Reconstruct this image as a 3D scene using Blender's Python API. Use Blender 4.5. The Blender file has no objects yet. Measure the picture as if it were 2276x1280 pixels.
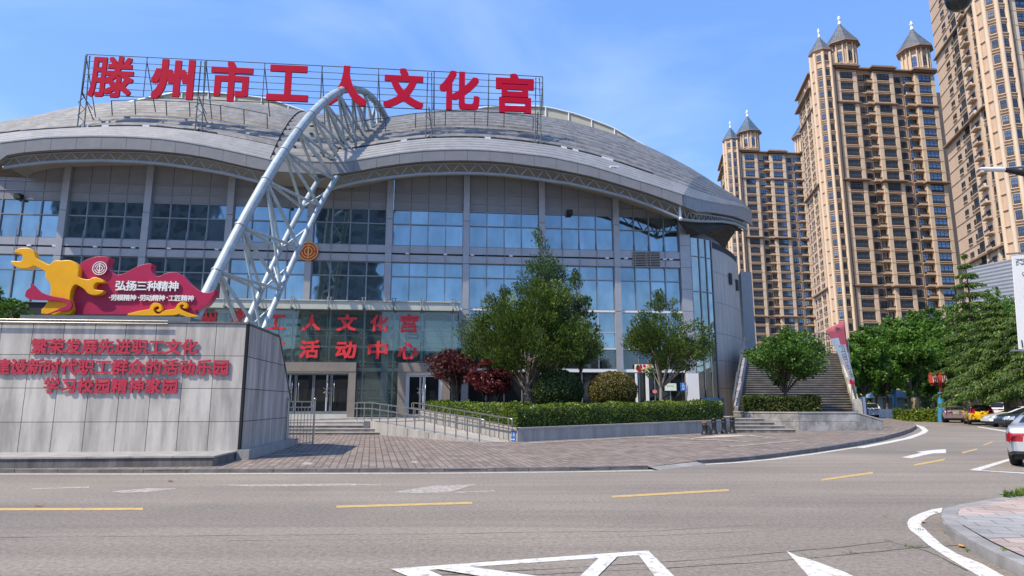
import bpy, bmesh, math, random
import numpy as np
from mathutils import Vector, Matrix
R = math.radians
random.seed(7); RNG = np.random.default_rng(7)
SC = bpy.context.scene
COL = SC.collection

# ------------------------------------------------------------------ camera
F = 1450.0; TH = math.atan(257/1450.0); CT, ST = math.cos(TH), math.sin(TH); EYE = 1.6
cam = bpy.data.cameras.new('camera'); camo = bpy.data.objects.new('camera', cam); COL.objects.link(camo)
camo.location = (0, 0, EYE); camo.rotation_euler = (math.pi/2 + TH, 0, 0)
cam.sensor_width = 36; cam.lens = F/2276*36; cam.clip_start = 0.1; cam.clip_end = 3000
SC.camera = camo
# ------------------------------------------------------------------ world, sun, exposure
SUND = Vector((0.64, 0.44, -1.0)).normalized()            # the way the light travels
sun_el = math.asin(-SUND.z); sun_az = math.atan2(-SUND.x, -SUND.y)   # compass angle from +Y
W = bpy.data.worlds.new('World'); SC.world = W; W.use_nodes = True
wn = W.node_tree.nodes; wl = W.node_tree.links; wn.clear()
sky = wn.new('ShaderNodeTexSky'); sky.sky_type = 'NISHITA'; sky.sun_disc = False
sky.sun_elevation = sun_el; sky.sun_rotation = sun_az; sky.air_density = 1.0; sky.dust_density = 0.6; sky.ozone_density = 3.0
tc = wn.new('ShaderNodeTexCoord'); mp = wn.new('ShaderNodeMapping'); mp.inputs['Scale'].default_value = (1.1, 1.0, 3.2)
mp.inputs['Rotation'].default_value = (0.0, 0.5, 0.35)
cn = wn.new('ShaderNodeTexNoise'); cn.inputs['Scale'].default_value = 1.7; cn.inputs['Detail'].default_value = 7; cn.inputs['Distortion'].default_value = 0.5
cr = wn.new('ShaderNodeValToRGB'); cr.color_ramp.elements[0].position = 0.47; cr.color_ramp.elements[1].position = 0.95
cr.color_ramp.elements[1].color = (0.50, 0.50, 0.50, 1)
mixc = wn.new('ShaderNodeMixRGB'); mixc.inputs['Color2'].default_value = (7.2, 8.0, 9.2, 1)
hs = wn.new('ShaderNodeHueSaturation'); hs.inputs['Saturation'].default_value = 1.12; hs.inputs['Value'].default_value = 1.25; hs.inputs['Hue'].default_value = 0.515
bg = wn.new('ShaderNodeBackground'); bg.inputs['Strength'].default_value = 0.098
wo = wn.new('ShaderNodeOutputWorld')
wl.new(tc.outputs['Generated'], mp.inputs['Vector']); wl.new(mp.outputs['Vector'], cn.inputs['Vector'])
wl.new(cn.outputs['Fac'], cr.inputs['Fac']); wl.new(sky.outputs['Color'], hs.inputs['Color']); wl.new(hs.outputs['Color'], mixc.inputs['Color1']); wl.new(cr.outputs['Color'], mixc.inputs['Fac'])
veil = wn.new('ShaderNodeMixRGB'); veil.blend_type = 'ADD'; veil.inputs['Fac'].default_value = 1.0; veil.inputs['Color2'].default_value = (0.80, 1.85, 4.0, 1)
wl.new(mixc.outputs['Color'], veil.inputs['Color1']); wl.new(veil.outputs['Color'], bg.inputs['Color']); wl.new(bg.outputs['Background'], wo.inputs['Surface'])
sl = bpy.data.lights.new('sun', 'SUN'); sl.energy = 4.4; sl.angle = R(0.53); sl.color = (1.0, 0.90, 0.735)
so = bpy.data.objects.new('sun', sl); COL.objects.link(so); so.location = (-60, -80, 120)
so.rotation_euler = SUND.to_track_quat('-Z', 'Y').to_euler()
SC.view_settings.view_transform = 'Standard'; SC.view_settings.look = 'None'
SC.view_settings.exposure = 0.40; SC.view_settings.gamma = 1.0
SC.cycles.max_bounces = 6; SC.cycles.transparent_max_bounces = 12; SC.cycles.caustics_reflective = False; SC.cycles.caustics_refractive = False

# ------------------------------------------------------------------ survey helpers (pixel of the photo + a known plane -> point)
EX = Vector((.9951, .0986, 0)); NF = Vector((.0986, -.9951, 0)); EYEV = Vector((0, 0, EYE)); UP = Vector((0, 0, 1))
def ray(u, v):
    x = u-1138; y = 640-v
    return Vector((x, F*CT-y*ST, F*ST+y*CT))
def gp(u, v, z=0.0):
    r = ray(u, v); return EYEV + r*((z-EYE)/r.z)
def py(u, v, Y):
    r = ray(u, v); return EYEV + r*(Y/r.y)
def onplane(u, v, p0, n=NF):
    r = ray(u, v); return EYEV + r*((Vector(p0)-EYEV).dot(n)/r.dot(n))
FO = Vector((0, 45.1, 0))
def fac(u, v, off=0.0):
    p = onplane(u, v, FO+NF*off); return (p-FO).dot(EX), p.z
def fp(s, off, z):                                          # facade frame: along, outwards, up
    p = FO + EX*s + NF*off; return Vector((p.x, p.y, z))
def zpl(y):                                                 # height of the brick plaza
    return .055 + min(max(y-15.4, 0), 16)*.008

# ------------------------------------------------------------------ materials
def nt(name):
    m = bpy.data.materials.new(name); m.use_nodes = True
    return m, m.node_tree.nodes, m.node_tree.links
def lnk(L, a, b): L.new(a, b)
def coord(N, L, scale=(1, 1, 1), rot=(0, 0, 0), kind='Object'):
    t = N.new('ShaderNodeTexCoord'); p = N.new('ShaderNodeMapping')
    p.inputs['Scale'].default_value = scale; p.inputs['Rotation'].default_value = rot
    L.new(t.outputs[kind], p.inputs['Vector']); return p.outputs['Vector']
def noise(N, L, vec, scale, detail=4, rough=.6, dist=0):
    n = N.new('ShaderNodeTexNoise'); n.inputs['Scale'].default_value = scale; n.inputs['Detail'].default_value = detail
    n.inputs['Roughness'].default_value = rough; n.inputs['Distortion'].default_value = dist
    L.new(vec, n.inputs['Vector']); return n.outputs['Fac']
def ramp(N, L, fac_, stops):
    r = N.new('ShaderNodeValToRGB'); e = r.color_ramp.elements
    while len(e) < len(stops): e.new(.5)
    for k, (p, c) in enumerate(stops): e[k].position = p; e[k].color = (*c, 1) if len(c) == 3 else c
    L.new(fac_, r.inputs['Fac']); return r.outputs['Color']
def mul(N, L, a, b, f=1.0, mode='MULTIPLY'):
    m = N.new('ShaderNodeMixRGB'); m.blend_type = mode; m.inputs['Fac'].default_value = f
    L.new(a, m.inputs['Color1']); L.new(b, m.inputs['Color2']); return m.outputs['Color']
def bump(N, L, h, b, strength=.3, dist=.02):
    n = N.new('ShaderNodeBump'); n.inputs['Strength'].default_value = strength; n.inputs['Distance'].default_value = dist
    L.new(h, n.inputs['Height']); L.new(n.outputs['Normal'], b.inputs['Normal'])
def scl(c, k): return tuple(min(x*k, 1) for x in c)
def mat(name, c, rough=.6, metal=0, var=.18, nscale=1.5, fine=40, bmp=.15, stain=0, spec=.5, streak=False):
    m, N, L = nt(name); b = N['Principled BSDF']; v = coord(N, L)
    n1 = noise(N, L, v, nscale, 5); n2 = noise(N, L, v, fine, 3)
    col = ramp(N, L, n1, [(.25, scl(c, 1-var)), (.75, scl(c, 1+var))])
    col = mul(N, L, col, ramp(N, L, n2, [(.3, (1-var*.6,)*3), (.7, (1, 1, 1))]))
    if stain:
        sv = coord(N, L, (1.3, 1.3, .22) if streak else (1, 1, 1)); n3 = noise(N, L, sv, 1.7, 6, .65, .3)
        col = mul(N, L, col, ramp(N, L, n3, [(.42, (1-stain,)*3), (.62, (1, 1, 1))]))
    L.new(col, b.inputs['Base Color']); b.inputs['Roughness'].default_value = rough; b.inputs['Metallic'].default_value = metal
    b.inputs['Specular IOR Level'].default_value = spec
    if bmp: bump(N, L, n2, b, bmp, .01)
    return m
def mat_plain(name, c, rough=.4, metal=0, emit=None, coat=0):
    m = mat(name, c, rough, metal, .06, 2, 60, 0)
    b = m.node_tree.nodes['Principled BSDF']
    if coat: b.inputs['Coat Weight'].default_value = coat; b.inputs['Coat Roughness'].default_value = .06
    return m
def mat_tiles(name, c, tw, th, joint=.012, jc=(.06, .055, .05), var=.1, rough=.55, stain=.25, streak=True, rotz=0, axis='XZ', offset=0.0, bmpk=.4, oz=0):
    """stone slabs / pavers: a real joint pattern in object space"""
    m, N, L = nt(name); b = N['Principled BSDF']
    rot = (R(90), 0, 0) if axis == 'XZ' else (0, 0, rotz)
    t = N.new('ShaderNodeTexCoord'); p1 = N.new('ShaderNodeMapping'); p1.vector_type = 'POINT'
    if axis == 'XZ':                                         # along wall, up
        sp = N.new('ShaderNodeSeparateXYZ'); cb = N.new('ShaderNodeCombineXYZ'); L.new(t.outputs['Object'], sp.inputs[0])
        az_ = N.new('ShaderNodeMath'); az_.inputs[1].default_value = oz; L.new(sp.outputs['Z'], az_.inputs[0]); L.new(sp.outputs['X'], cb.inputs['X']); L.new(az_.outputs[0], cb.inputs['Y']); vec = cb.outputs[0]
    elif axis == 'YZ':
        sp = N.new('ShaderNodeSeparateXYZ'); cb = N.new('ShaderNodeCombineXYZ'); L.new(t.outputs['Object'], sp.inputs[0])
        az_ = N.new('ShaderNodeMath'); az_.inputs[1].default_value = oz; L.new(sp.outputs['Z'], az_.inputs[0]); L.new(sp.outputs['Y'], cb.inputs['X']); L.new(az_.outputs[0], cb.inputs['Y']); vec = cb.outputs[0]
    else:
        p1.inputs['Rotation'].default_value = rot; L.new(t.outputs['Object'], p1.inputs['Vector']); vec = p1.outputs['Vector']
    br = N.new('ShaderNodeTexBrick'); br.offset = offset; br.squash = 1; L.new(vec, br.inputs['Vector'])
    br.inputs['Scale'].default_value = 1; br.inputs['Brick Width'].default_value = tw; br.inputs['Row Height'].default_value = th
    br.inputs['Mortar Size'].default_value = joint; br.inputs['Mortar Smooth'].default_value = .1; br.inputs['Bias'].default_value = 0
    br.inputs['Color1'].default_value = (*scl(c, 1-var), 1); br.inputs['Color2'].default_value = (*scl(c, 1+var), 1); br.inputs['Mortar'].default_value = (*jc, 1)
    v = coord(N, L); n2 = noise(N, L, v, 70, 3); n1 = noise(N, L, v, .5, 5)
    col = mul(N, L, br.outputs['Color'], ramp(N, L, n2, [(.3, (.82,)*3), (.7, (1.06,)*3)]))
    col = mul(N, L, col, ramp(N, L, n1, [(.3, (.86,)*3), (.7, (1.05,)*3)]))
    if stain:
        sv = coord(N, L, (1.6, 1.6, .25) if streak else (1, 1, 1)); n3 = noise(N, L, sv, 1.3, 6, .65, .3)
        col = mul(N, L, col, ramp(N, L, n3, [(.38, (1-stain,)*3), (.6, (1, 1, 1))]))
    L.new(col, b.inputs['Base Color']); b.inputs['Roughness'].default_value = rough
    iv = N.new('ShaderNodeMath'); iv.operation = 'SUBTRACT'; iv.inputs[0].default_value = 1; L.new(br.outputs['Fac'], iv.inputs[1])
    bump(N, L, iv.outputs[0], b, bmpk, .01)
    return m
def mat_leaf(name, c1, c2, c3=None, trans=.3, rough=.5):
    m, N, L = nt(name); b = N['Principled BSDF']; g = N.new('ShaderNodeNewGeometry')
    v = coord(N, L); n1 = noise(N, L, v, .8, 3)
    ad = N.new('ShaderNodeMath'); ad.operation = 'MULTIPLY_ADD'; ad.inputs[1].default_value = .6
    L.new(g.outputs['Random Per Island'], ad.inputs[0]); ms = N.new('ShaderNodeMath'); ms.operation = 'MULTIPLY_ADD'; ms.inputs[1].default_value = 1.2; ms.inputs[2].default_value = -.4
    L.new(n1, ms.inputs[0]); L.new(ms.outputs[0], ad.inputs[2])
    st = [(.15, c1), (.75, c2)] + ([(.97, c3)] if c3 else [])
    col = ramp(N, L, ad.outputs[0], st)
    L.new(col, b.inputs['Base Color']); b.inputs['Roughness'].default_value = rough; b.inputs['Specular IOR Level'].default_value = .35
    tr = N.new('ShaderNodeBsdfTranslucent'); tl = mul(N, L, col, ramp(N, L, n1, [(0, (1.0, 1.15, .5)), (1, (1.0, 1.15, .5))])); L.new(tl, tr.inputs['Color'])
    mx = N.new('ShaderNodeMixShader'); mx.inputs['Fac'].default_value = trans
    L.new(b.outputs[0], mx.inputs[1]); L.new(tr.outputs[0], mx.inputs[2]); L.new(mx.outputs[0], N['Material Output'].inputs['Surface'])
    return m
def mat_facade_glass(name, tint, metal=.8, wob=.0035):
    m, N, L = nt(name); b = N['Principled BSDF']; g = N.new('ShaderNodeNewGeometry')
    col = ramp(N, L, g.outputs['Random Per Island'], [(0, scl(tint, .74)), (1, scl(tint, 1.16))])
    v = coord(N, L, (1, 1, .5)); cur = noise(N, L, v, .9, 2)
    col = mul(N, L, col, ramp(N, L, cur, [(.35, (.8,)*3), (.65, (1.05,)*3)]))
    L.new(col, b.inputs['Base Color']); b.inputs['Metallic'].default_value = metal; b.inputs['Roughness'].default_value = .03
    v2 = coord(N, L); h = noise(N, L, v2, .55, 2, .4); bump(N, L, h, b, .35, wob*10)
    return m
def mat_clear_glass(name, tint, refl=.12, op=.12):
    m, N, L = nt(name); out = N['Material Output']; N.remove(N['Principled BSDF'])
    t = N.new('ShaderNodeBsdfTransparent'); t.inputs['Color'].default_value = (*tint, 1)
    g = N.new('ShaderNodeBsdfGlossy'); g.inputs['Roughness'].default_value = .02; g.inputs['Color'].default_value = (.9, 1, .97, 1)
    fr = N.new('ShaderNodeFresnel'); fr.inputs['IOR'].default_value = 1.5
    ad = N.new('ShaderNodeMath'); ad.operation = 'ADD'; ad.inputs[1].default_value = refl; ad.use_clamp = True; L.new(fr.outputs[0], ad.inputs[0])
    mx = N.new('ShaderNodeMixShader'); L.new(ad.outputs[0], mx.inputs[0]); L.new(t.outputs[0], mx.inputs[1]); L.new(g.outputs[0], mx.inputs[2])
    d = N.new('ShaderNodeBsdfDiffuse'); d.inputs['Color'].default_value = (.45, .62, .55, 1)
    m2 = N.new('ShaderNodeMixShader'); m2.inputs[0].default_value = op; L.new(mx.outputs[0], m2.inputs[1]); L.new(d.outputs[0], m2.inputs[2])
    L.new(m2.outputs[0], out.inputs['Surface']); return m
def mat_road(name, c):
    m, N, L = nt(name); b = N['Principled BSDF']; v = coord(N, L)
    f1 = noise(N, L, v, 62, 3, .8); f2 = noise(N, L, v, .16, 6, .6, .4); f4 = noise(N, L, v, 17, 4, .7); f6 = noise(N, L, v, 2.3, 6, .7, .6)
    f3 = noise(N, L, coord(N, L, (.10, 1.5, 1), (0, 0, R(-4))), .9, 6, .65, .5); f5 = noise(N, L, coord(N, L, (.05, .55, 1), (0, 0, R(-3))), 1.0, 3, .5, .3)
    col = ramp(N, L, f1, [(.30, scl(c, .40)), (.47, scl(c, .92)), (.58, c), (.72, scl(c, 1.45))])
    col = mul(N, L, col, ramp(N, L, f2, [(.3, (.80, .80, .82)), (.7, (1.10, 1.09, 1.06))]))
    col = mul(N, L, col, ramp(N, L, f3, [(.30, (.80, .80, .81)), (.52, (1, 1, 1))]))
    col = mul(N, L, col, ramp(N, L, f5, [(.36, (.86, .86, .87)), (.56, (1.04, 1.04, 1.04))]))
    col = mul(N, L, col, ramp(N, L, f4, [(.34, (.66,)*3), (.62, (1.12,)*3)]))
    col = mul(N, L, col, ramp(N, L, f6, [(.24, (.62, .61, .60)), (.36, (1, 1, 1))]))
    L.new(col, b.inputs['Base Color']); b.inputs['Roughness'].default_value = .85; bump(N, L, f1, b, .7, .012)
    return m
def mat_paint(name, c, under, wear=.4):
    m, N, L = nt(name); b = N['Principled BSDF']; v = coord(N, L)
    f = noise(N, L, v, 9, 8, .75, .4); k = ramp(N, L, f, [(wear-.05, (0, 0, 0)), (wear+.10, (.93,)*3)])
    mx = N.new('ShaderNodeMixRGB'); mx.inputs['Color1'].default_value = (*under, 1); mx.inputs['Color2'].default_value = (*c, 1); L.new(k, mx.inputs['Fac'])
    f2 = noise(N, L, v, 60, 3); L.new(mul(N, L, mx.outputs[0], ramp(N, L, f2, [(.3, (.85,)*3), (.6, (1,)*3)])), b.inputs['Base Color']); b.inputs['Roughness'].default_value = .7
    return m

ROADC = (.305, .262, .212)
M = {}
M['road'] = mat_road('asphalt_concrete', ROADC)
M['brick'] = mat_tiles('brick_paving', (.275, .218, .182), .40, .19, .013, (.10, .08, .066), .20, .8, .22, False, R(-102), 'XY', .5, .6)
M['kerb'] = mat('kerb_stone', (.20, .19, .185), .8, 0, .25, 3, 50, .3, .35)
M['kerbl'] = mat('kerb_stone_light', (.33, .315, .30), .8, 0, .18, 2, 50, .3, .25)
M['ground'] = mat('earth', (.12, .115, .09), .95, 0, .3, .3, 20, .3)
M['white_paint'] = mat_paint('white_road_paint', (.70, .685, .65), ROADC, .40)
M['worn_paint'] = mat_paint('worn_white_paint', (.56, .53, .49), ROADC, .52)
M['yellow_paint'] = mat_paint('yellow_road_paint', (.62, .40, .11), ROADC, .42)
M['crack'] = mat('road_joint', (.06, .055, .045), .95, 0, .3, 4, 40, 0)
M['granite'] = mat_tiles('granite_slabs', (.63, .59, .535), .81, .905, .008, (.07, .065, .055), .07, .5, .40, True, oz=.115)
M['granite_side'] = mat_tiles('granite_slabs_side', (.60, .53, .47), .62, .905, .012, (.045, .04, .04), .12, .5, .40, True, axis='YZ', oz=.115)  # copy of the front granite, its colour warmed against the side's blue shade
M['granite_pl'] = mat('granite_plain', (.40, .385, .36), .55, 0, .14, .8, 60, .15, .25, streak=True)
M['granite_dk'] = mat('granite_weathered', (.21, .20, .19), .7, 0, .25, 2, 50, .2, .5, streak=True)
M['step'] = mat('step_stone', (.42, .39, .35), .6, 0, .14, 1, 50, .1, .15)
M['planter'] = mat_tiles('planter_stone', (.40, .37, .355), 1.2, .9, .008, (.12, .11, .10), .06, .6, .35, True)
M['steel'] = mat('brushed_steel', (.40, .39, .36), .32, .9, .12, 3, 80, 0)
M['arch'] = mat('pale_blue_painted_steel', (.42, .49, .525), .42, .1, .12, 1.2, 20, .03, .20)
M['panel'] = mat('alu_panel', (.36, .362, .378), .42, .35, .06, .3, 25, 0, .08)
M['panel_dk'] = mat('alu_panel_dark', (.24, .24, .252), .5, .15, .07, .3, 25, 0, .08)
M['fascia'] = mat('fascia_panel', (.215, .213, .218), .45, .15, .06, .5, 25, 0, .1)
M['soffit'] = mat('soffit_panel', (.30, .285, .265), .6, .1, .08, .4, 25, 0)
M['gap'] = mat('dark_gap', (.02, .021, .024), .8, 0, .2, 1, 20, 0)
M['truss'] = mat('eave_truss_steel', (.27, .30, .32), .5, .2, .12, 1, 20, 0)
M['roof'] = mat('ribbed_roof_metal', (.27, .262, .25), .5, .25, .16, .35, 14, .05, .35)
M['roof_lt'] = mat('ribbed_roof_metal_clean', (.37, .36, .345), .45, .3, .12, .35, 14, .05, .15)
M['roof_pan'] = mat('roof_pan_painted_shade', (.085, .082, .078), .7, .1, .3, .5, 10, .05, .3); M['roof_dk'] = mat('ribbed_roof_valley', (.20, .19, .185), .6, .3, .35, .9, 10, .1, .5)  # roof_pan is near-black to paint the shade in the grooves between ribs
M['screen'] = mat('beige_roof_screen', (.50, .46, .34), .6, .1, .06, .5, 20, 0)
M['whitemetal'] = mat('white_metal', (.70, .71, .72), .4, .1, .06, 1, 30, 0)
M['mull'] = mat('mullion', (.24, .25, .27), .4, .5, .08, 1, 30, 0)
M['mull_lt'] = mat('mullion_light', (.46, .48, .50), .4, .4, .08, 1, 30, 0)
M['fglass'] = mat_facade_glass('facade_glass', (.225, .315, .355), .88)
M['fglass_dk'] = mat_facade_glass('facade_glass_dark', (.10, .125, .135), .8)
M['cglass'] = mat_clear_glass('porch_glass', (.72, .84, .79), .05, .075)
M['dglass'] = mat_facade_glass('door_glass', (.022, .025, .026), .35, .002)
M['room'] = mat('dark_interior', (.02, .022, .022), .9, 0, .2, 1, 10, 0)
M['red'] = mat('red_letter', (.45, .003, .030), .6, 0, .06, 1, 30, 0, 0, .12)
M['redp'] = mat('red_plinth_letter', (.50, .035, .07), .45, 0, .10, 6, 60, 0)
M['redg'] = mat('red_glass_letter', (.66, .03, .035), .5, 0, .06, 2, 30, 0)
M['flame'] = mat('crimson_paint', (.42, .018, .075), .38, 0, .07, 1, 40, 0, .1)
M['gold'] = mat('yellow_paint', (.82, .40, .005), .38, 0, .06, 1, 40, 0, .08)
M['lwhite'] = mat('white_letter', (.80, .80, .78), .4, 0, .05, 3, 40, 0)
M['emb_red'] = mat('emblem_red', (.40, .03, .03), .5); M['emb_gold'] = mat('emblem_gold', (.78, .42, .06), .45, .1)
M['frame_dk'] = mat('sign_frame_steel', (.10, .12, .13), .5, .4, .2, 2, 30, 0)
M['grey_base'] = mat('sculpture_base', (.16, .18, .20), .5, .2)
M['leaf_juniper'] = mat_leaf('juniper_leaf', (.026, .058, .012), (.100, .155, .026), (.215, .275, .045), .18)
M['leaf_conifer'] = mat_leaf('conifer_leaf', (.022, .055, .016), (.075, .13, .035), (.13, .19, .05), .2)
M['leaf_hedge'] = mat_leaf('hedge_leaf', (.04, .085, .010), (.17, .235, .025), (.36, .42, .06), .25, .4)
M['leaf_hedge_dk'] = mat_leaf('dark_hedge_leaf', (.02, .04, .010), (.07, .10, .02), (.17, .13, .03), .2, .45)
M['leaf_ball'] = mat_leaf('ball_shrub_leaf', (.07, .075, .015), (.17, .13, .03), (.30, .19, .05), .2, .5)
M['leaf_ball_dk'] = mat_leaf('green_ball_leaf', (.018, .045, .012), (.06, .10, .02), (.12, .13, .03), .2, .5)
M['leaf_maple'] = mat_leaf('red_maple_leaf', (.045, .006, .010), (.14, .018, .022), (.28, .04, .04), .3)
M['leaf_maple_dk'] = mat_leaf('dark_red_maple_leaf', (.035, .008, .012), (.10, .018, .022), (.19, .04, .04), .3)
M['leaf_broad'] = mat_leaf('broad_leaf', (.035, .095, .014), (.125, .25, .035), (.21, .36, .06), .38)
M['leaf_broad2'] = mat_leaf('broad_leaf_dark', (.028, .075, .012), (.095, .19, .028), (.17, .29, .05), .35)
M['leaf_cedar'] = mat_leaf('cedar_needles', (.028, .075, .014), (.125, .20, .032), (.23, .31, .055), .3)
M['bark'] = mat('bark', (.13, .105, .085), .9, 0, .3, 4, 30, .6); M['bark_pale'] = mat('pale_bark', (.27, .23, .20), .9, 0, .3, 4, 30, .6)
M['soil'] = mat('soil', (.09, .07, .05), .95)
M['black'] = mat('black_rubber', (.015, .015, .016), .7, 0, .2, 3, 40, 0)
M['grass'] = mat_leaf('grass_blade', (.06, .11, .015), (.16, .24, .04), None, .3)
M['blue_sign'] = mat('blue_sign', (.03, .16, .50), .4, 0, .05); M['blue_pole'] = mat('blue_pole', (.04, .22, .42), .45)
def collapse(o): return o

# ------------------------------------------------------------------ object helpers
LOC = {}
def setp(o, label=None, cat=None, group=None, kind=None):
    if label: o['label'] = label
    if cat: o['category'] = cat
    if group: o['group'] = group
    if kind: o['kind'] = kind
    return o
def thing(name, label, cat, loc=(0, 0, 0), rz=0, group=None, kind=None):
    o = bpy.data.objects.new(name, None); COL.objects.link(o); o.empty_display_size = .3
    o.location = loc; o.rotation_euler = (0, 0, rz); LOC[o.name] = Vector(loc)
    return setp(o, label, cat, group, kind)
def copy_tree(o, parent=None):
    c = o.copy(); COL.objects.link(c)
    if parent: c.parent = parent
    for ch in list(o.children): copy_tree(ch, c)
    return c
class MB:
    def __init__(s): s.v = []; s.f = []; s.mi = []; s.sm = []
    def add(s, vs, fs, mi=0, smooth=False):
        b = len(s.v); s.v += [tuple(p) for p in vs]; s.f += [tuple(b+i for i in f) for f in fs]
        s.mi += [mi]*len(fs); s.sm += [smooth]*len(fs); return s
    def quad(s, a, b, c, d, mi=0): return s.add([a, b, c, d], [(0, 1, 2, 3)], mi)
    def obox(s, o, ax, ay, az, mi=0):
        o, ax, ay, az = Vector(o), Vector(ax), Vector(ay), Vector(az)
        vs = [o, o+ax, o+ax+ay, o+ay, o+az, o+ax+az, o+ax+ay+az, o+ay+az]
        fs = [(0, 3, 2, 1), (4, 5, 6, 7), (0, 1, 5, 4), (1, 2, 6, 5), (2, 3, 7, 6), (3, 0, 4, 7)]
        if ax.cross(ay).dot(az) < 0: fs = [f[::-1] for f in fs]
        return s.add(vs, fs, mi)
    def box(s, c, sz, mi=0, rz=0):
        ca, sa = math.cos(rz), math.sin(rz); a = Vector((ca, sa, 0)); b = Vector((-sa, ca, 0)); c = Vector(c)
        return s.obox(c-a*sz[0]/2-b*sz[1]/2-UP*sz[2]/2, a*sz[0], b*sz[1], UP*sz[2], mi)
    def fbox(s, s0, s1, o0, o1, z0, z1, mi=0):               # a box in the facade frame
        return s.obox(fp(s0, o0, z0), EX*(s1-s0), NF*(o1-o0), UP*(z1-z0), mi)
    def prism(s, pts, off, mi=0):                            # polygon extruded by a vector
        n = len(pts); off = Vector(off); vs = [Vector(p) for p in pts]+[Vector(p)+off for p in pts]
        return s.add(vs, [tuple(range(n))[::-1], tuple(range(n, 2*n))]+[(i, (i+1) % n, n+(i+1) % n, n+i) for i in range(n)], mi)
    def tube(s, p, q, r, n=8, mi=0, r2=None, cap=True): return s.path([p, q], [r, r if r2 is None else r2], n, mi, cap)
    def path(s, pts, rs, n=8, mi=0, cap=True):
        pts = [Vector(p) for p in pts]; vs = []; fs = []
        if not hasattr(rs, '__len__'): rs = [rs]*len(pts)
        pr = None
        for i, p in enumerate(pts):
            d = (pts[min(i+1, len(pts)-1)]-pts[max(i-1, 0)]).normalized()
            if pr is None: a = d.cross(UP if abs(d.z) < .9 else Vector((1, 0, 0))).normalized()
            else: a = (pr-d*pr.dot(d)).normalized()
            pr = a; b = d.cross(a)
            for k in range(n):
                t = 2*math.pi*k/n; vs.append(p+a*(rs[i]*math.cos(t))+b*(rs[i]*math.sin(t)))
        for i in range(len(pts)-1):
            for k in range(n):
                k2 = (k+1) % n; fs.append((i*n+k, i*n+k2, (i+1)*n+k2, (i+1)*n+k))
        b0 = len(s.f); s.add(vs, fs, mi, True)
        if cap: s.add([vs[k] for k in range(n)], [tuple(range(n))[::-1]], mi); s.add([vs[-n+k] for k in range(n)], [tuple(range(n))], mi)
        return s
    def lathe(s, c, prof, n=16, mi=0, smooth=True):
        c = Vector(c); vs = []; fs = []
        for r, z in prof:
            for k in range(n):
                t = 2*math.pi*k/n; vs.append(c+Vector((r*math.cos(t), r*math.sin(t), z)))
        for i in range(len(prof)-1):
            for k in range(n): k2 = (k+1) % n; fs.append((i*n+k, i*n+k2, (i+1)*n+k2, (i+1)*n+k))
        s.add(vs, fs, mi, smooth); s.add([vs[k] for k in range(n)], [tuple(range(n))[::-1]], mi); s.add(vs[-n:], [tuple(range(n))], mi)
        return s
    def grid(s, rows, mi=0, smooth=True, flip=False):
        m = len(rows[0]); vs = [p for r in rows for p in r]; fs = []
        for i in range(len(rows)-1):
            for j in range(m-1):
                f = (i*m+j, i*m+j+1, (i+1)*m+j+1, (i+1)*m+j); fs.append(f[::-1] if flip else f)
        return s.add(vs, fs, mi, smooth)
    def mesh(s, name, mats, off=Vector((0, 0, 0))):
        me = bpy.data.meshes.new(name); me.from_pydata([(x-off[0], y-off[1], z-off[2]) for x, y, z in s.v], [], s.f)
        for m in (mats if isinstance(mats, (list, tuple)) else [mats]): me.materials.append(M[m] if isinstance(m, str) else m)
        me.polygons.foreach_set('material_index', s.mi); me.polygons.foreach_set('use_smooth', s.sm); me.update(); return me
    def build(s, name, mats, parent=None, local=False):
        off = Vector((0, 0, 0)) if (parent is None or local) else LOC.get(parent.name, Vector((0, 0, 0)))
        o = bpy.data.objects.new(name, s.mesh(name, mats, off)); COL.objects.link(o)
        if parent is not None: o.parent = parent; LOC[o.name] = off
        return o
def leafmesh(name, P, size, mat_, droop=None, aspect=1.8, seed=0, flat=.0, axis=None):
    """many leaf-sized faces at points P; axis = long direction per leaf"""
    g = np.random.default_rng(seed); n = len(P); P = np.asarray(P, float)
    a = g.normal(size=(n, 3)) if axis is None else np.asarray(axis, float)+g.normal(size=(n, 3))*.25
    if flat: a[:, 2] *= (1-flat)
    a /= np.linalg.norm(a, axis=1)[:, None]+1e-9
    b = g.normal(size=(n, 3)); b -= a*(a*b).sum(1)[:, None]; b /= np.linalg.norm(b, axis=1)[:, None]+1e-9
    sz = size*g.uniform(.6, 1.35, n)[:, None]
    A = a*sz*.5*aspect**.5; B = b*sz*.5/aspect**.5
    V = np.stack([P-A, P-B*1.0+A*.1, P+A, P+B+A*.1], 1).reshape(-1, 3)
    me = bpy.data.meshes.new(name); me.vertices.add(4*n); me.vertices.foreach_set('co', V.ravel())
    me.loops.add(4*n); me.loops.foreach_set('vertex_index', np.arange(4*n, dtype=np.int32))
    me.polygons.add(n); me.polygons.foreach_set('loop_start', np.arange(0, 4*n, 4, dtype=np.int32)); me.polygons.foreach_set('loop_total', np.full(n, 4, np.int32))
    me.materials.append(M[mat_]); me.update(calc_edges=True); me.validate(); return me
def obj_from(me, name, parent=None):
    o = bpy.data.objects.new(name, me); COL.objects.link(o)
    if parent: o.parent = parent
    return o
def clump_points(centers, radii, n, seed=0, shell=.55, squash=.8):
    g = np.random.default_rng(seed); centers = np.asarray(centers, float); radii = np.asarray(radii, float)
    w = radii**2; k = g.choice(len(centers), n, p=w/w.sum())
    d = g.normal(size=(n, 3)); d /= np.linalg.norm(d, axis=1)[:, None]
    r = radii[k]*np.clip(g.normal(shell+.3, .22, n), .05, 1.25)
    d[:, 2] *= squash
    return centers[k]+d*r[:, None]

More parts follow.
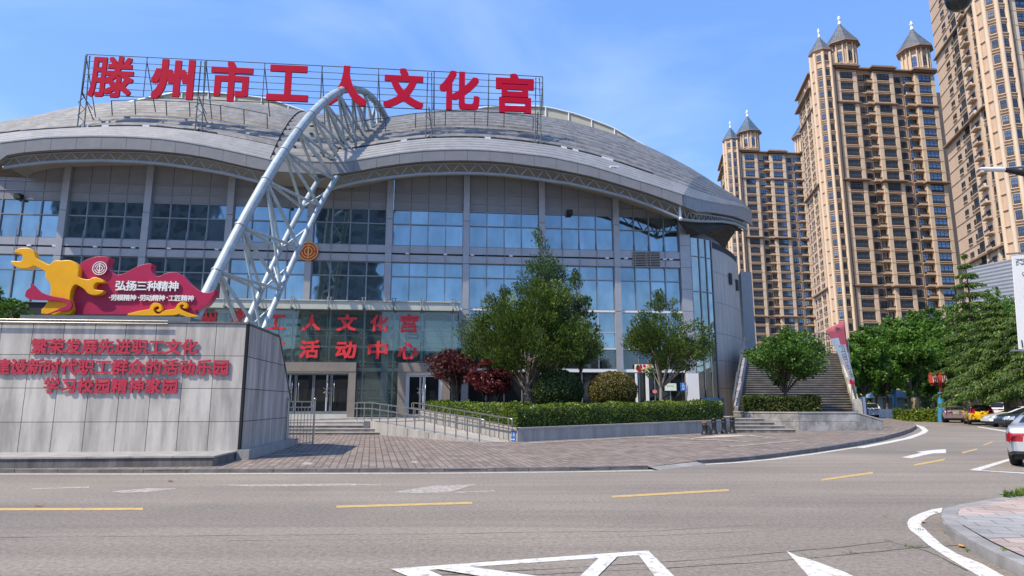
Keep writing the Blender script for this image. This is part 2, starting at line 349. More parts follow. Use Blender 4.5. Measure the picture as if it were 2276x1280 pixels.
# ------------------------------------------------------------------ lettering (the built-in font, one mesh per character)
WORDS = [('州市工人文化宫', .036), ('滕', .022), ('州市工人文化宫活动中心工', .030), ('繁荣发展先进职工文化建设新时代职工群众的活动乐园学习校园精神家园', .026),
         ('弘扬三种精神劳模精神劳动精神工匠精神', .022), ('文化节·国防', .0), ('1', .0), ('中', .0)]
GLY = {}
_tmp = []
for wd, of in WORDS:
    for ch in dict.fromkeys(wd):
        if (ch, of) in GLY: continue
        c = bpy.data.curves.new('glyph', 'FONT'); c.body = ch; c.size = 1; c.extrude = .5; c.resolution_u = 4; c.fill_mode = 'BOTH'
        o = bpy.data.objects.new('glyph', c); COL.objects.link(o); _tmp.append((ch, of, o, c)); GLY[(ch, of)] = None
dg = bpy.context.evaluated_depsgraph_get(); dg.update()
for ch, of, o, c in _tmp:
    me = bpy.data.meshes.new_from_object(o.evaluated_get(dg)); n = len(me.vertices); a = np.zeros(n*3); me.vertices.foreach_get('co', a); a = a.reshape(-1, 3)
    polys = [tuple(p.vertices) for p in me.polygons]
    GLY[(ch, of)] = (a, polys); bpy.data.objects.remove(o); bpy.data.curves.remove(c); bpy.data.meshes.remove(me)
def letter(parent, ch, of, c, wv, hv, thick, n, m, fit=True, em=None, name='letter'):
    """one character as a mesh part: centre c, width and height vectors, thickness along n"""
    a, polys = GLY[(ch, of)]; lo = a.min(0); hi = a.max(0); mid = (lo+hi)/2; c = Vector(c); wv = Vector(wv); hv = Vector(hv); n = Vector(n)
    mb = MB(); D = [(0, 0)]+([(of*i, of*j) for i in (-1, 0, 1) for j in (-1, 0, 1) if i or j] if of else [])
    for k, (dx, dy) in enumerate(D):                          # heavy strokes: the thin glyph stamped round a small circle
        dz = thick*(.5+.004*k)
        if fit: vs = [c+wv*((p[0]-mid[0]+dx)/(hi[0]-lo[0]+2*of))+hv*((p[1]-mid[1]+dy)/(hi[1]-lo[1]+2*of))+n*(p[2]*2*dz) for p in a]
        else: vs = [c+wv*(p[0]-mid[0]+dx)+hv*(p[1]-.38+dy)+n*(p[2]*2*dz) for p in a]
        mb.add(vs, polys)
    return mb.build(name, m, parent)

# ================================================================== SETTING: ground, road, plaza, island
g = MB(); g.quad((-900, -400, -.06), (900, -400, -.06), (900, 1500, -.06), (-900, 1500, -.06)); setp(g.build('ground', 'ground'), kind='structure')
rd = MB(); rd.quad((-160, -60, 0), (160, -60, 0), (160, 88, 0), (-160, 88, 0)); road = setp(rd.build('road', 'road'), kind='structure')
KERB1 = [gp(u, v) for u, v in [(-1400, 1051), (-500, 1051), (0, 1051), (350, 1051), (700, 1050), (1000, 1049), (1300, 1046), (1442, 1043)]]
KERB2 = [gp(u, v) for u, v in [(1548, 1031), (1620, 1027), (1700, 1020), (1800, 1007), (1900, 992), (1960, 980), (2000, 969.5), (2026, 960), (2038, 951), (2030, 944), (2004, 939)]]
KERB2 += [KERB2[-1]+Vector((6, 14, 0)), KERB2[-1]+Vector((12, 34, 0))]
KA = KERB1 + KERB2
pz = MB()
for a, b in zip(KA[:-1], KA[1:]):
    n = max(1, int((b-a).length/3))
    for k in range(n):
        p = a.lerp(b, k/n); q = a.lerp(b, (k+1)/n)
        ys = [0, .25, .5, .75, 1.0]
        P = [Vector((p.x, p.y+(max(32, p.y+.5)-p.y)*t, 0)) for t in ys]+[Vector((p.x, 96, 0))]; Q = [Vector((q.x, q.y+(max(32, q.y+.5)-q.y)*t, 0)) for t in ys]+[Vector((q.x, 96, 0))]
        for r in P+Q: r.z = zpl(r.y)
        for k2 in range(5): pz.add([P[k2], Q[k2], Q[k2+1], P[k2+1]], [(0, 1, 2, 3)])
plaza = setp(pz.build('brick_pavement', 'brick'), kind='structure')
def kerb_run(mb, line, seg, w, zt, inward, mi=0, jit=.006):
    """kerb stones laid along a polyline, one block each"""
    L = [0]
    for a, b in zip(line[:-1], line[1:]): L.append(L[-1]+(b-a).length)
    def at(t):
        for i in range(len(L)-1):
            if t <= L[i+1] or i == len(L)-2: return line[i].lerp(line[i+1], (t-L[i])/(L[i+1]-L[i]))
    n = int(L[-1]/seg)
    for k in range(n):
        a = at(k*L[-1]/n+.006); b = at((k+1)*L[-1]/n-.006); d = (b-a).normalized(); nn = Vector((-d.y, d.x, 0))*inward
        j = random.uniform(-jit, jit); z = zt(a) if callable(zt) else zt
        mb.obox(a+nn*j-UP*.05, b-a, nn*w, UP*(z+.05+random.uniform(-jit, jit)), mi)
kb = MB(); kerb_run(kb, KERB1, 1.0, .16, lambda p: zpl(p.y+.2)+.022, 1); kerb_run(kb, KERB2, .9, .18, lambda p: min(zpl(p.y)+.022, .16), 1)
kb.build('kerb', 'kerb', plaza)
dl = MB(); q0, q1 = KERB1[-1], KERB2[0]; iw = Vector((-(q1-q0).y, (q1-q0).x, 0)).normalized(); ow = -iw*.30; zz_ = zpl(q0.y+.1)
dl.add([q0+iw*.05+UP*(zz_+.003), q1+iw*.05+UP*(zz_+.003), q1+ow+UP*.003, q0+ow+UP*.003], [(3, 2, 1, 0)]); dl.build('driveway_lip', 'kerbl', plaza)
def offs(line, d):
    out = []
    for i, p in enumerate(line):
        t = (line[min(i+1, len(line)-1)]-line[max(i-1, 0)]).normalized(); out.append(p+Vector((t.y, -t.x, 0))*d)
    return out
def strip(a, b, z=.004):
    m = MB()
    for i in range(len(a)-1): m.quad(*[Vector((p.x, p.y, z)) for p in (b[i], b[i+1], a[i+1], a[i])])
    return m
for ln, d0, d1 in ((KERB1[1:], .22, .34), (KERB2[:5], .16, .30)): strip(offs(ln, d0), offs(ln, d1)).build('edge_line', 'white_paint', road)
nose = [gp(u, v) for u, v in [(1900, 995), (1960, 984), (2010, 974), (2042, 963), (2051, 957), (2043, 949), (2022, 942), (1996, 937), (1975, 933)]]
strip(offs(nose, -.02), offs(nose, .30), .005).build('edge_line', 'white_paint', road)
def pxpoly(pts, z, mat_, name, parent):
    m = MB(); P = [gp(u, v, z) for u, v in pts]; m.add(P, [tuple(range(len(P)))]); o = m.build(name, mat_, parent)
    return o
for (u0, v0, u1, v1, h) in [(-150, 1132, 318, 1131, 2.6), (748, 1126, 1050, 1117.5, 2.4), (1360, 1104, 1620, 1089, 2.2), (1826, 1066.5, 1940, 1050.5, 2), (2032, 1033.5, 2100, 1021, 1.8), (2138, 1006.5, 2172, 998, 1.5), (2186, 989, 2206, 982, 1.2)]:
    pxpoly([(u0, v0-h), (u0, v0+h), (u1, v1+h), (u1, v1-h)], .004, 'yellow_paint', 'lane_dash', road)
Z1 = lambda pts: [(1960+x/6.4, 860+y/6.4) for x, y in pts]
pxpoly(Z1([(280, 1000), (420, 1012), (600, 970), (720, 945), (915, 940), (910, 885), (760, 893), (490, 922), (570, 935)]), .004, 'white_paint', 'lane_arrow', road)
for pts in ([(1245, 1180), (1390, 1187), (1860, 1035), (1830, 1012)], [(1300, 1186), (2400, 1256), (2400, 1238), (1395, 1184)]): pxpoly(Z1(pts), .0045 if pts[0][0] == 1245 else .0085, 'white_paint', 'bay_line', road)
pxpoly([(2172, 947.5), (2172, 949), (2262, 964), (2262, 961.5)], .004, 'white_paint', 'bay_line', road)
Z2 = lambda pts: [(800+x/2.115, 1000+y/2.115) for x, y in pts]
for k, pts in enumerate(([(145, 558), (330, 563), (1318, 494), (1355, 472)], [(1356, 473), (1312, 495), (1410, 625), (1510, 625)], [(1125, 506), (1030, 597), (1090, 620), (1212, 499)], [(145, 559), (300, 625), (460, 625), (320, 562)], [(345, 556), (800, 630), (1000, 615), (500, 546)])):
    pxpoly(Z2(pts), .004+.003*k, 'white_paint', 'hatch_marking', road)
pxpoly(Z2([(2005, 474), (2080, 560), (2150, 640), (2420, 640), (2276, 572), (2110, 512), (2060, 500)]), .004, 'white_paint', 'hatch_marking', road)
for pts in ([(70, 1085), (72, 1087.5), (198, 1084), (198, 1081.5)], [(246, 1092), (262, 1095), (330, 1094), (395, 1085), (330, 1085)], [(470, 1077), (560, 1081), (880, 1078), (775, 1074.5), (640, 1076)], [(870, 1094), (930, 1096), (1000, 1094), (1060, 1075.5), (960, 1080)], [(1010, 1093), (1012, 1095.5), (1102, 1091.5), (1100, 1089.5)]):
    pxpoly(pts, .003, 'worn_paint', 'worn_marking', road)
def crackline(pts, w):
    P = [gp(u, v, .003) for u, v in pts]; Q = []
    for a, b in zip(P[:-1], P[1:]):
        n = max(2, int((b-a).length/.25))
        for k in range(n): p = a.lerp(b, k/n); Q.append(p+Vector((random.uniform(-.012, .012), random.uniform(-.012, .012), 0)))
    Q.append(P[-1]); m = MB(); hw = [w*random.uniform(.25, 1) for _ in Q]
    A = []; B = []
    for i, p in enumerate(Q):
        t = (Q[min(i+1, len(Q)-1)]-Q[max(i-1, 0)]).normalized(); nn = Vector((t.y, -t.x, 0)); A.append(p-nn*hw[i]); B.append(p+nn*hw[i])
    for i in range(len(Q)-1): m.quad(B[i], B[i+1], A[i+1], A[i])
    m.build('road_joint', 'crack', road)
for pts, w in (([(-100, 1195), (500, 1190), (900, 1187), (1250, 1182), (1430, 1181), (1600, 1171), (1750, 1163)], .007), ([(500, 1201), (950, 1199), (1400, 1193), (1750, 1177)], .005), ([(980, 1278), (1340, 1257), (1560, 1243), (1750, 1226), (1880, 1215), (1975, 1203), (2060, 1224), (2150, 1268)], .010), ([(1100, 1282), (1500, 1261), (1720, 1247), (1880, 1233), (2030, 1217), (2140, 1211)], .010)): crackline(pts, w)
# the kerbed island at the lower right
Z3 = lambda pts: [(1876+x/4.92, 1020+y/4.92) for x, y in pts]
IS = [gp(u, v, .13) for u, v in Z3([(3600, 170), (2300, 340), (1750, 416), (1420, 470), (1230, 500), (1120, 522), (1070, 560), (1062, 620), (1085, 690), (1200, 780), (1400, 895), (1600, 995), (1850, 1110), (2300, 1300), (3600, 1800)])]
isl = MB(); isl.prism([Vector((p.x, p.y, -.05)) for p in IS][::-1], (0, 0, .165)); island = setp(isl.build('pavement', 'kerbl'), kind='structure')
kk = MB(); kerb_run(kk, [Vector((p.x, p.y, 0)) for p in IS], .75, .17, .13, 1, 0, .004); kk.build('kerb', 'kerbl', island)
OUTP = [(1080, 535), (960, 555), (850, 590), (760, 628), (712, 660), (692, 700), (700, 745), (730, 785), (800, 835), (930, 950), (1100, 1062), (1300, 1182), (1480, 1285), (1900, 1530)]
INP = [(1062, 590), (985, 605), (930, 630), (885, 665), (850, 700), (838, 722), (850, 742), (880, 762), (930, 815), (1080, 948), (1240, 1042), (1500, 1145), (1760, 1290), (2300, 1560)]
strip([gp(u, v) for u, v in Z3(INP)], [gp(u, v) for u, v in Z3(OUTP)], .004).build('edge_line', 'white_paint', road)
INN = offs(IS, -.19)
M['paver'] = mat_tiles('island_pavers', (.47, .37, .32), .5, .25, .008, (.16, .13, .11), .14, .8, .2, False, R(20), 'XY', .5, .3)
M['paver_gray'] = mat_tiles('island_pavers_grey', (.36, .35, .335), .5, .25, .008, (.16, .14, .12), .08, .8, .2, False, R(20), 'XY', .5, .3)
pv = MB(); pv.add([Vector((p.x, p.y, .134)) for p in INN], [tuple(range(len(INN)))]); pv.build('paving', 'paver', island)
gy = MB(); gy.add([gp(u, v, .138) for u, v in Z3([(1225, 610), (1250, 690), (1420, 790), (1560, 865), (2600, 835), (2600, 600)])], [tuple(range(6))]); gy.build('paving_band', 'paver_gray', island)

# grass and weeds
def blades(P, h, seed):
    g = np.random.default_rng(seed); n = len(P); ax = np.tile([0, 0, 1.0], (n, 1))+g.normal(size=(n, 3))*.35
    P = np.asarray(P); P[:, 2] += h*.45; return leafmesh('grass_blades', P, h, 'grass', aspect=9, seed=seed, axis=ax)
gpts = []
for _ in range(420):
    u = random.uniform(1750, 2600); x, y = 1876+u/4.92, 1020+(425-(u-1750)*.10+random.uniform(-16, 4))/4.92
    p = gp(x, y, .13); gpts.append((p.x, p.y, .13))
setp(obj_from(blades(gpts, .065, 3), 'grass'), 'tuft of green grass on the far edge of the paved island', 'grass', kind='stuff')
wp = []
for (u, v, n, s) in [(1966, 1150, 10, 3), (2080, 1140, 16, 4), (2040, 1216, 22, 6), (2020, 1215, 14, 5), (1890, 1230, 18, 8), (1975, 1204, 14, 7), (2100, 1185, 14, 3), (2150, 1225, 30, 5), (2240, 1262, 40, 6), (1800, 1240, 10, 8), (1345, 1257, 8, 5), (2045, 1178, 22, 5), (205, 1048, 20, 4), (363, 1040, 26, 3), (455, 1042, 16, 4), (2235, 1222, 24, 6)]:
    for _ in range(n):
        p = gp(u+random.gauss(0, s), v+random.gauss(0, 1.5), .002 if u < 2200 or v > 1240 else .135); wp.append((p.x, p.y, p.z))
setp(obj_from(blades(wp, .016, 5), 'weeds'), 'small green weeds growing along the road joints and kerb foot', 'weeds', kind='stuff')
M['dryleaf'] = mat('dry_leaf', (.55, .27, .07), .7, 0, .2, 20, 60, 0); M['dryleaf2'] = mat('brown_leaf', (.20, .08, .04), .7, 0, .2, 20, 60, 0)
for u, v, s, m, lb in [(2137, 1214, .07, 'dryleaf', 'curled orange leaf lying by the kerb of the paved island'), (378, 1069.5, .085, 'dryleaf2', 'dark brown leaf on the road before the stone plinth'), (86, 1124, .07, 'dryleaf', 'small tan leaf beside the yellow lane dash in front of the plinth'), (2052, 1160, .06, 'dryleaf', 'small orange leaf on the curved white line')]:
    p = gp(u, v, .012); m_ = MB(); rows = []
    for i in range(5):
        t = i/4-.5; w = (1-(2*t)**2)*.42+.03
        rows.append([Vector((t*2*s, w*s*k, 12e-2*s*abs(k)**1.5+.25*s*t*t)) for k in (-1, -.5, 0, .5, 1)])
    rot = Matrix.Rotation(random.uniform(0, 6), 3, 'Z'); m_.grid([[rot @ q + p for q in r] for r in rows])
    setp(m_.build('fallen_leaf', m), lb, 'leaf', 'fallen leaves on the road')

# ================================================================== PLINTH with sculpture (left foreground)
PR = Vector((-7.55, 18.45, 0)); PL = -EX
def pp(u, v, back=0.0): return onplane(u, v, PR-NF*back)
plinth = thing('stone_plinth', 'grey granite slab plinth beside the road, bearing three rows of red slogan characters', 'plinth', PR)
PT = 3.83; PB = .32; PH = PT-PB; LW = 12.0; DEP = 5.3
# local frame of the wall: x along -> to the right, y backwards
def pw(x, y, z): return PR + EX*x - NF*y + UP*z - UP*PR.z
def wallpiece(name, fn, mats, origin):
    mb = MB(); fn(mb); o = bpy.data.objects.new(name, mb.mesh(name, mats)); COL.objects.link(o); o.parent = plinth
    o.location = Vector(origin)-LOC[plinth.name]; o.rotation_euler = (0, 0, math.atan2(EX.y, EX.x)); return o
wallpiece('front_wall', lambda m: m.obox((-LW, 0, 0), (LW, 0, 0), (0, .25, 0), (0, 0, PH)), 'granite', pw(0, 0, PB))
side = [(0, .0), (5.6, .0), (5.45, 1.45), (3.35, PH), (0, PH)]
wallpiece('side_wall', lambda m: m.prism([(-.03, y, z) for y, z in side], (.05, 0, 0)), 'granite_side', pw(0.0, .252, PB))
wallpiece('infill', lambda m: m.prism([(-LW+.02, y, z-.01) for y, z in side], (LW-.1, 0, 0)), 'granite_pl', pw(0, .26, PB))
wallpiece('coping', lambda m: (m.obox((-LW, -.04, 0), (LW+.05, 0, 0), (0, .34, 0), (0, 0, .05)), m.obox((-.30, .30, 0), (.35, 0, 0), (0, 3.3, 0), (0, 0, .05)), m.obox((-.30, 3.6, 0), (.35, 0, 0), (0, 2.12, -2.06), (0, .05, .05))), 'kerb', pw(0, 0, PT+.002))
wallpiece('base_step', lambda m: (m.obox((-LW, -1.75, -.02), (LW-.05, 0, 0), (0, 1.75, 0), (0, 0, .27)),), 'granite_dk', pw(0, 0, .03))
wallpiece('base_tread', lambda m: [m.obox((-LW+k*1.0, -1.78, 0), (.985, 0, 0), (0, 1.80, 0), (0, 0, .04)) for k in range(12)], 'granite_pl', pw(0, 0, .282))
wallpiece('side_footing', lambda m: m.obox((-.02, -.04, -.05), (.34, 0, 0), (0, 6.1, 0), (0, 0, .34)), 'granite_pl', pw(0, 0, .06))
wallpiece('pipe_rail', lambda m: [m.tube((-LW, -.10, zz), (-2.1, -.10, zz), .014, 8) for zz in (0, .075)], 'steel', pw(0, 0, PT-.03))
rots = [('繁荣发展先进职工文化', 88, 422, 770, 33), ('建设新时代职工群众的活动乐园', 4, 491, 815.5, 34), ('学习校园精神家园', 115, 378, 857, 33)]
for txt, u0, u1, v, hh in rots:
    for k, ch in enumerate(txt):
        u = u0+(u1-u0)*k/(len(txt)-1); vv = v+(u-250)*.004
        c = pp(u, vv, -.042); h = (pp(u, vv-hh/2, -.05)-pp(u, vv+hh/2, -.05)).length*1.06
        letter(plinth, ch, .026, c, EX*h, UP*h, .032, NF, 'redp', fit=False)
        if k == 0: pass
# little steel fence with a gate post at the plinth's back corner
fen = thing('steel_fence', 'short stainless steel picket fence against the shaded side of the plinth', 'fence', (-7.75, 24.2, 0))
fa, fb = Vector((-7.95, 23.55, .05)), Vector((-7.35, 24.7, .05))
m_ = MB()
for k in range(9):
    p = fa.lerp(fb, k/8); m_.tube(p+UP*.12, p+UP*1.42, .012, 6)
m_.build('picket', 'steel', fen); fen_p = MB()
for z in (.14, 1.42, 1.62): MB().tube(fa+UP*z, fb+UP*z, .022, 8).build('rail', 'steel', fen)
for t in (.15, .5, .85): q = fa.lerp(fb, t); fen_p.tube(q+UP*1.42, q+UP*1.62, .012, 6)
fen_p.build('rail_spacer', 'steel', fen)
for p in (fa, fb): q = MB(); q.tube(p, p+UP*1.66, .035, 10); q.lathe(p+UP*1.66, [(.01, 0), (.05, .03), (.055, .06), (.03, .10), (.004, .11)], 12); q.build('post', 'steel', fen)

# the sculpture on the plinth
SCU = thing('slogan_sculpture', 'yellow fist with spanners before a crimson flame panel on the plinth', 'sculpture', pp(250, 705, .9))
Z4 = lambda pts, dx=0: [(x/4.742, 540+y/4.742) for x, y in pts]
def cut(name, pts, back, thick, m, bev=.02):
    P = [pp(u, v, back) for u, v in Z4(pts)]; mb = MB(); mb.prism(P, NF*thick); o = mb.build(name, m, SCU)
    md = o.modifiers.new('edge', 'BEVEL'); md.width = bev; md.segments = 2; md.limit_method = 'ANGLE'; md.angle_limit = R(60); return o
def smooth(pts, n=4):
    out = []; L = len(pts)
    for i in range(L):
        p0, p1, p2, p3 = [np.array(pts[(i+k-1) % L], float) for k in range(4)]
        for k in range(n):
            t = k/n; out.append(tuple(.5*((2*p1)+(-p0+p2)*t+(2*p0-5*p1+4*p2-p3)*t*t+(-p0+3*p1-3*p2+p3)*t**3)))
    return out
flame = [(770, 768), (800, 600), (850, 420), (880, 278), (915, 240), (960, 205), (1050, 174), (1120, 165), (1188, 170), (1212, 184), (1192, 225), (1190, 280), (1222, 322), (1275, 354), (1340, 350), (1420, 312), (1500, 270), (1580, 245), (1642, 240), (1650, 260), (1640, 295), (1660, 345), (1700, 371), (1740, 366), (1790, 342), (1860, 330), (1920, 336), (1960, 360), (2000, 405), (2050, 457), (2110, 503), (2170, 534), (2230, 543), (2285, 525), (2312, 498), (2300, 545), (2276, 592), (2240, 645), (2200, 680), (2100, 730), (1990, 750), (1850, 768)]
cut('flame_panel', smooth(flame[1:-1], 3)[:-3]+[(1850, 768), (770, 768)], .9, .32, 'flame')
fist = [(480, 757), (530, 660), (575, 565), (582, 470), (555, 415), (525, 378), (527, 322), (480, 292), (440, 272), (405, 258), (370, 275), (320, 286), (260, 284), (210, 266), (172, 232), (163, 207), (215, 206), (260, 210), (285, 190), (288, 160), (270, 136), (235, 123), (200, 122), (200, 104), (225, 84), (270, 71), (330, 68), (380, 80), (408, 112), (425, 162), (445, 186), (500, 216), (565, 244), (600, 212), (640, 198), (690, 201), (750, 195), (805, 204), (850, 240), (877, 290), (868, 368), (930, 393), (985, 396), (1005, 381), (1050, 375), (1105, 392), (1137, 424), (1110, 434), (1060, 433), (1036, 455), (1030, 488), (1048, 506), (1132, 514), (1110, 545), (1060, 563), (1000, 560), (960, 538), (930, 502), (880, 470), (832, 455), (795, 510), (782, 600), (796, 655), (780, 764)]
cut('fist_and_spanners', smooth(fist, 2), .62, .22, 'gold')
ribbon = [(335, 428), (372, 450), (440, 520), (560, 563), (680, 583), (740, 603), (768, 642), (762, 690), (728, 714), (620, 722), (540, 745), (488, 760), (560, 730), (650, 690), (712, 664), (722, 640), (700, 622), (600, 611), (420, 606), (330, 596), (280, 570), (282, 530), (300, 495), (338, 470)]
cut('ribbon', smooth(ribbon, 2), .38, .06, 'flame', .012)
wave = [(1365, 770), (1450, 732), (1530, 716), (1592, 704), (1608, 672), (1625, 648), (1665, 636), (1708, 650), (1728, 690), (1716, 724), (1687, 732), (1668, 716), (1690, 704), (1700, 686), (1676, 673), (1645, 692), (1642, 722), (1668, 750), (1705, 752), (1760, 716), (1862, 700), (1888, 652), (1940, 627), (1985, 641), (1997, 670), (1980, 695), (1950, 694), (1945, 680), (1960, 668), (1936, 654), (1914, 672), (1928, 706), (1990, 736), (2050, 757), (2100, 784), (1980, 784), (1900, 752), (1850, 770)]
cut('wave', smooth(wave, 2), .55, .14, 'gold', .012)
b_ = MB(); a0 = pp(86, 712, 1.05); a1 = pp(448, 713, 1.05); b_.obox(Vector((a0.x, a0.y, PT+.05)), a1-a0-UP*(a1.z-a0.z), NF*.85, UP*.16); b_.build('base_plate', 'grey_base', SCU)
def line_text(parent, items, v_of, hh, of, thick, m, planept):
    for ch, u in items:
        v = v_of(u); c = onplane(u, v, planept); h = (onplane(u, v-hh/2, planept)-onplane(u, v+hh/2, planept)).length*1.05
        letter(parent, ch, of, c, EX*h, UP*h, thick, NF, m, fit=False)
FP = PR-NF*(.9-.32-.035)
line_text(SCU, [(c, 269+k*23.4) for k, c in enumerate('弘扬三种精神')], lambda u: 635.5+(u-327)*.012, 22, .022, .05, 'lwhite', FP)
x0 = 254
for grp_, (u0, u1) in (('劳模精神', (254, 296)), ('劳动精神', (318.5, 360)), ('工匠精神', (382, 424))):
    line_text(SCU, [(c, u0+(u1-u0)*k/3) for k, c in enumerate(grp_)], lambda u: 662+(u-327)*.010, 13.5, .022, .035, 'lwhite', FP)
    dd = MB(); dd.lathe((0, 0, 0), [(.018, 0), (.018, .03)], 10); rot = Matrix.Rotation(R(90), 3, 'X'); c = onplane(u0-9.5, 661.5, FP); dd.v = [tuple(rot @ Vector(p)+c) for p in dd.v]; dd.build('letter', 'lwhite', SCU)
def emblem(parent, c, r, mfield, mmark, n=NF, disc=True, ring=(.78, .92), thick=.03):
    """round union badge: double ring, an upright bar and a bowl inside"""
    ex = Vector((-n.y, n.x, 0)).normalized(); c = Vector(c)
    P = lambda x, y, o: c+ex*(x*r)+UP*(y*r)+n*o
    if disc:
        mb = MB(); pts = [P(math.cos(t), math.sin(t), 0) for t in np.linspace(0, 2*math.pi, 41)[:-1]]; mb.prism(pts, n*thick); mb.build('badge_disc', mfield, parent)
    mb = MB()
    def arc(r0, r1, a0, a1, k=28):
        ts = np.linspace(R(a0), R(a1), k)
        for t0, t1 in zip(ts[:-1], ts[1:]):
            mb.prism([P(r0*math.cos(t0), r0*math.sin(t0), thick), P(r1*math.cos(t0), r1*math.sin(t0), thick), P(r1*math.cos(t1), r1*math.sin(t1), thick), P(r0*math.cos(t1), r0*math.sin(t1), thick)], n*.02)
    arc(.90, 1.0, 0, 360); arc(.62, .72, 8, 172); arc(.62, .72, 188, 352)
    arc(.33, .43, 0, 360, 24)
    mb.prism([P(-.065, -.78, thick), P(.065, -.78, thick), P(.065, .78, thick), P(-.065, .78, thick)], n*.025)
    mb.build('badge_mark', mmark, parent)
emblem(SCU, onplane(224, 597, FP+NF*-.03), .20, 'flame', 'lwhite', thick=.05)

# ================================================================== THE HALL
hall = thing('events_hall', 'wide grey hall with blue glass facade under a double arched ribbed metal roof', 'hall', (0, 45.1, 0))
PIL = [-40.9, -35.5, -30.1, -24.8, -19.4, -14.0, -8.62, -3.25, 2.14, 7.55]; SC0, SC1 = 12.22, 12.98
def terp(pts):
    xs = [p[0] for p in pts]; ys = [p[1] for p in pts]
    return lambda x: float(np.interp(x, xs, ys))
# the eave, measured on a plane 3 m out from the facade
UPL = [(0, 318), (43, 313), (98, 307), (151, 305), (203, 303.5), (256, 304), (307, 306), (358, 309.5), (407, 316), (459, 325), (499, 333), (545, 343), (600, 355.5)]
LOL = [(0, 347), (49, 338.5), (102, 334), (154, 331.5), (210, 330.5), (262, 331), (307, 332), (358, 336), (407, 341), (458, 349), (499, 358.5), (556, 371.5), (600, 380)]
UPR = [(735, 361), (760, 361), (795, 356), (844, 348), (892, 340.5), (941, 335.5), (989, 333.5), (1037, 333), (1085, 335), (1132, 339), (1178, 344), (1226, 350), (1271, 359.5), (1317, 370.5), (1362, 384), (1406, 398), (1452, 412), (1497, 426.5), (1520, 434)]
LOR = [(735, 388), (754, 386), (798, 379), (845, 370), (894, 363), (942, 358.5), (990, 356.5), (1037, 356), (1085, 357.5), (1130, 361), (1175, 367), (1222, 373), (1267, 381.5), (1312, 391), (1356, 403), (1402, 416.5), (1447, 431), (1491, 446.5), (1520, 459)]
def szs(pts, off): return [fac(u, v, off) for u, v in pts]
def mirror(L_):                                             # the left arch goes on beyond the frame, symmetric about its crown
    sp = max(L_, key=lambda q: q[1])[0]; ext = [(2*sp-s, z) for s, z in L_[::-1] if 2*sp-s < L_[0][0]]
    return ext+L_
upL = mirror(szs(UPL, 3.0)); loL = mirror(szs(LOL, 3.0)); upR = szs(UPR, 3.0); loR = szs(LOR, 3.0)
zup = terp(upL+upR); zlo = terp(loL+loR)
SL0 = max(upL[0][0], loL[0][0]); SLV = upL[-1][0]; SRV = upR[0][0]
# beyond the corner the eave sweeps back round the building
WRAP = [(1547, 442, 464+6, 1.7), (1575, 448, 471, .3), (1606, 454, 476, -1.9), (1632, 457, 481, -4.4), (1652, 461, 489, -7.0), (1665, 467, 497, -9.6), (1671, 473, 504, -11.8)]
wU = []; wL = []
for u, v0, v1, o in WRAP: s, z = fac(u, v0, o); wU.append(fp(s, o, z)); s2, z2 = fac(u, v1, o); wL.append(fp(s, o, z2))
nl, nr = 46, 60
sL = np.linspace(SL0, SLV, nl); sR = np.linspace(SRV, upR[-1][0], nr)
EU_L = [fp(s, 3.0, zup(s)) for s in sL]; EL_L = [fp(s, 3.0, zlo(s)) for s in sL]
EU_R = [fp(s, 3.0, zup(s)) for s in sR]+wU; EL_R = [fp(s, 3.0, zlo(s)) for s in sR]+wL
sV = np.linspace(SLV, SRV, 8); EU_V = [fp(s, 3.0, zup(s)) for s in sV]; EL_V = [fp(s, 3.0, zlo(s)) for s in sV]
# crest of the roof, 9 m behind the facade
CRL = [(-520, 420), (-330, 372), (-150, 325), (0, 287), (66, 268.5), (138, 250.5), (213, 239), (313, 230), (374, 223), (453, 222), (540, 230), (610, 239), (677, 250)]
CRR = [(850, 268), (911, 258.5), (990, 249.5), (1040, 247.5), (1110, 250), (1188, 259), (1275, 274.5), (1325, 289.5), (1369, 304), (1406, 317), (1447, 333), (1497, 357.5), (1544, 384.5), (1606, 428), (1650, 454), (1671, 473)]
cL, cR = terp(CRL), terp(CRR)
def crest(u0, u1, n, f, off=lambda t: -9.0, e=1.0):
    out = []
    for k in range(n):
        t = (k/(n-1))**e; u = u0+(u1-u0)*t; o = off(t); s, z = fac(u, f(u), o); out.append(fp(s, o, z))
    return out
C_L = crest(-470, 677, len(EU_L), cL); C_R = crest(850, 1671, len(EU_R), cR, lambda t: -9.0-2.8*max(0, (t-.75)/.25)**2); C_V = crest(677, 850, 8, terp([(677, 250), (760, 256), (850, 268)]))
def shell(E_, C_, nrib, bulge, w0, w1, ribh=.10, lift=0):
    rows = []
    for k in range(nrib):
        for j, (t, h) in enumerate(((.0, 0), (.04, 1), (.50, 1), (.54, 0))):
            w = w0+(w1-w0)*(k+t*1.0)/nrib; r = []
            for a, b in zip(E_, C_):
                p = a.lerp(b, w); d = (b-a); L_ = d.length; p = p+UP*(bulge*L_*4*w*(1-w)*.25+h*ribh+lift); r.append(p)
            rows.append(r)
    r = []
    for a, b in zip(E_, C_): p = a.lerp(b, w1); r.append(p+UP*(bulge*(b-a).length*4*w1*(1-w1)*.25+lift))
    rows.append(r); return rows
def back(C_):
    return [[p+Vector((0, o, -dz)) for p in C_] for o, dz in ((0, 0), (4, .35), (10, 1.8), (20, 6), (28, 12))]
GW = .135
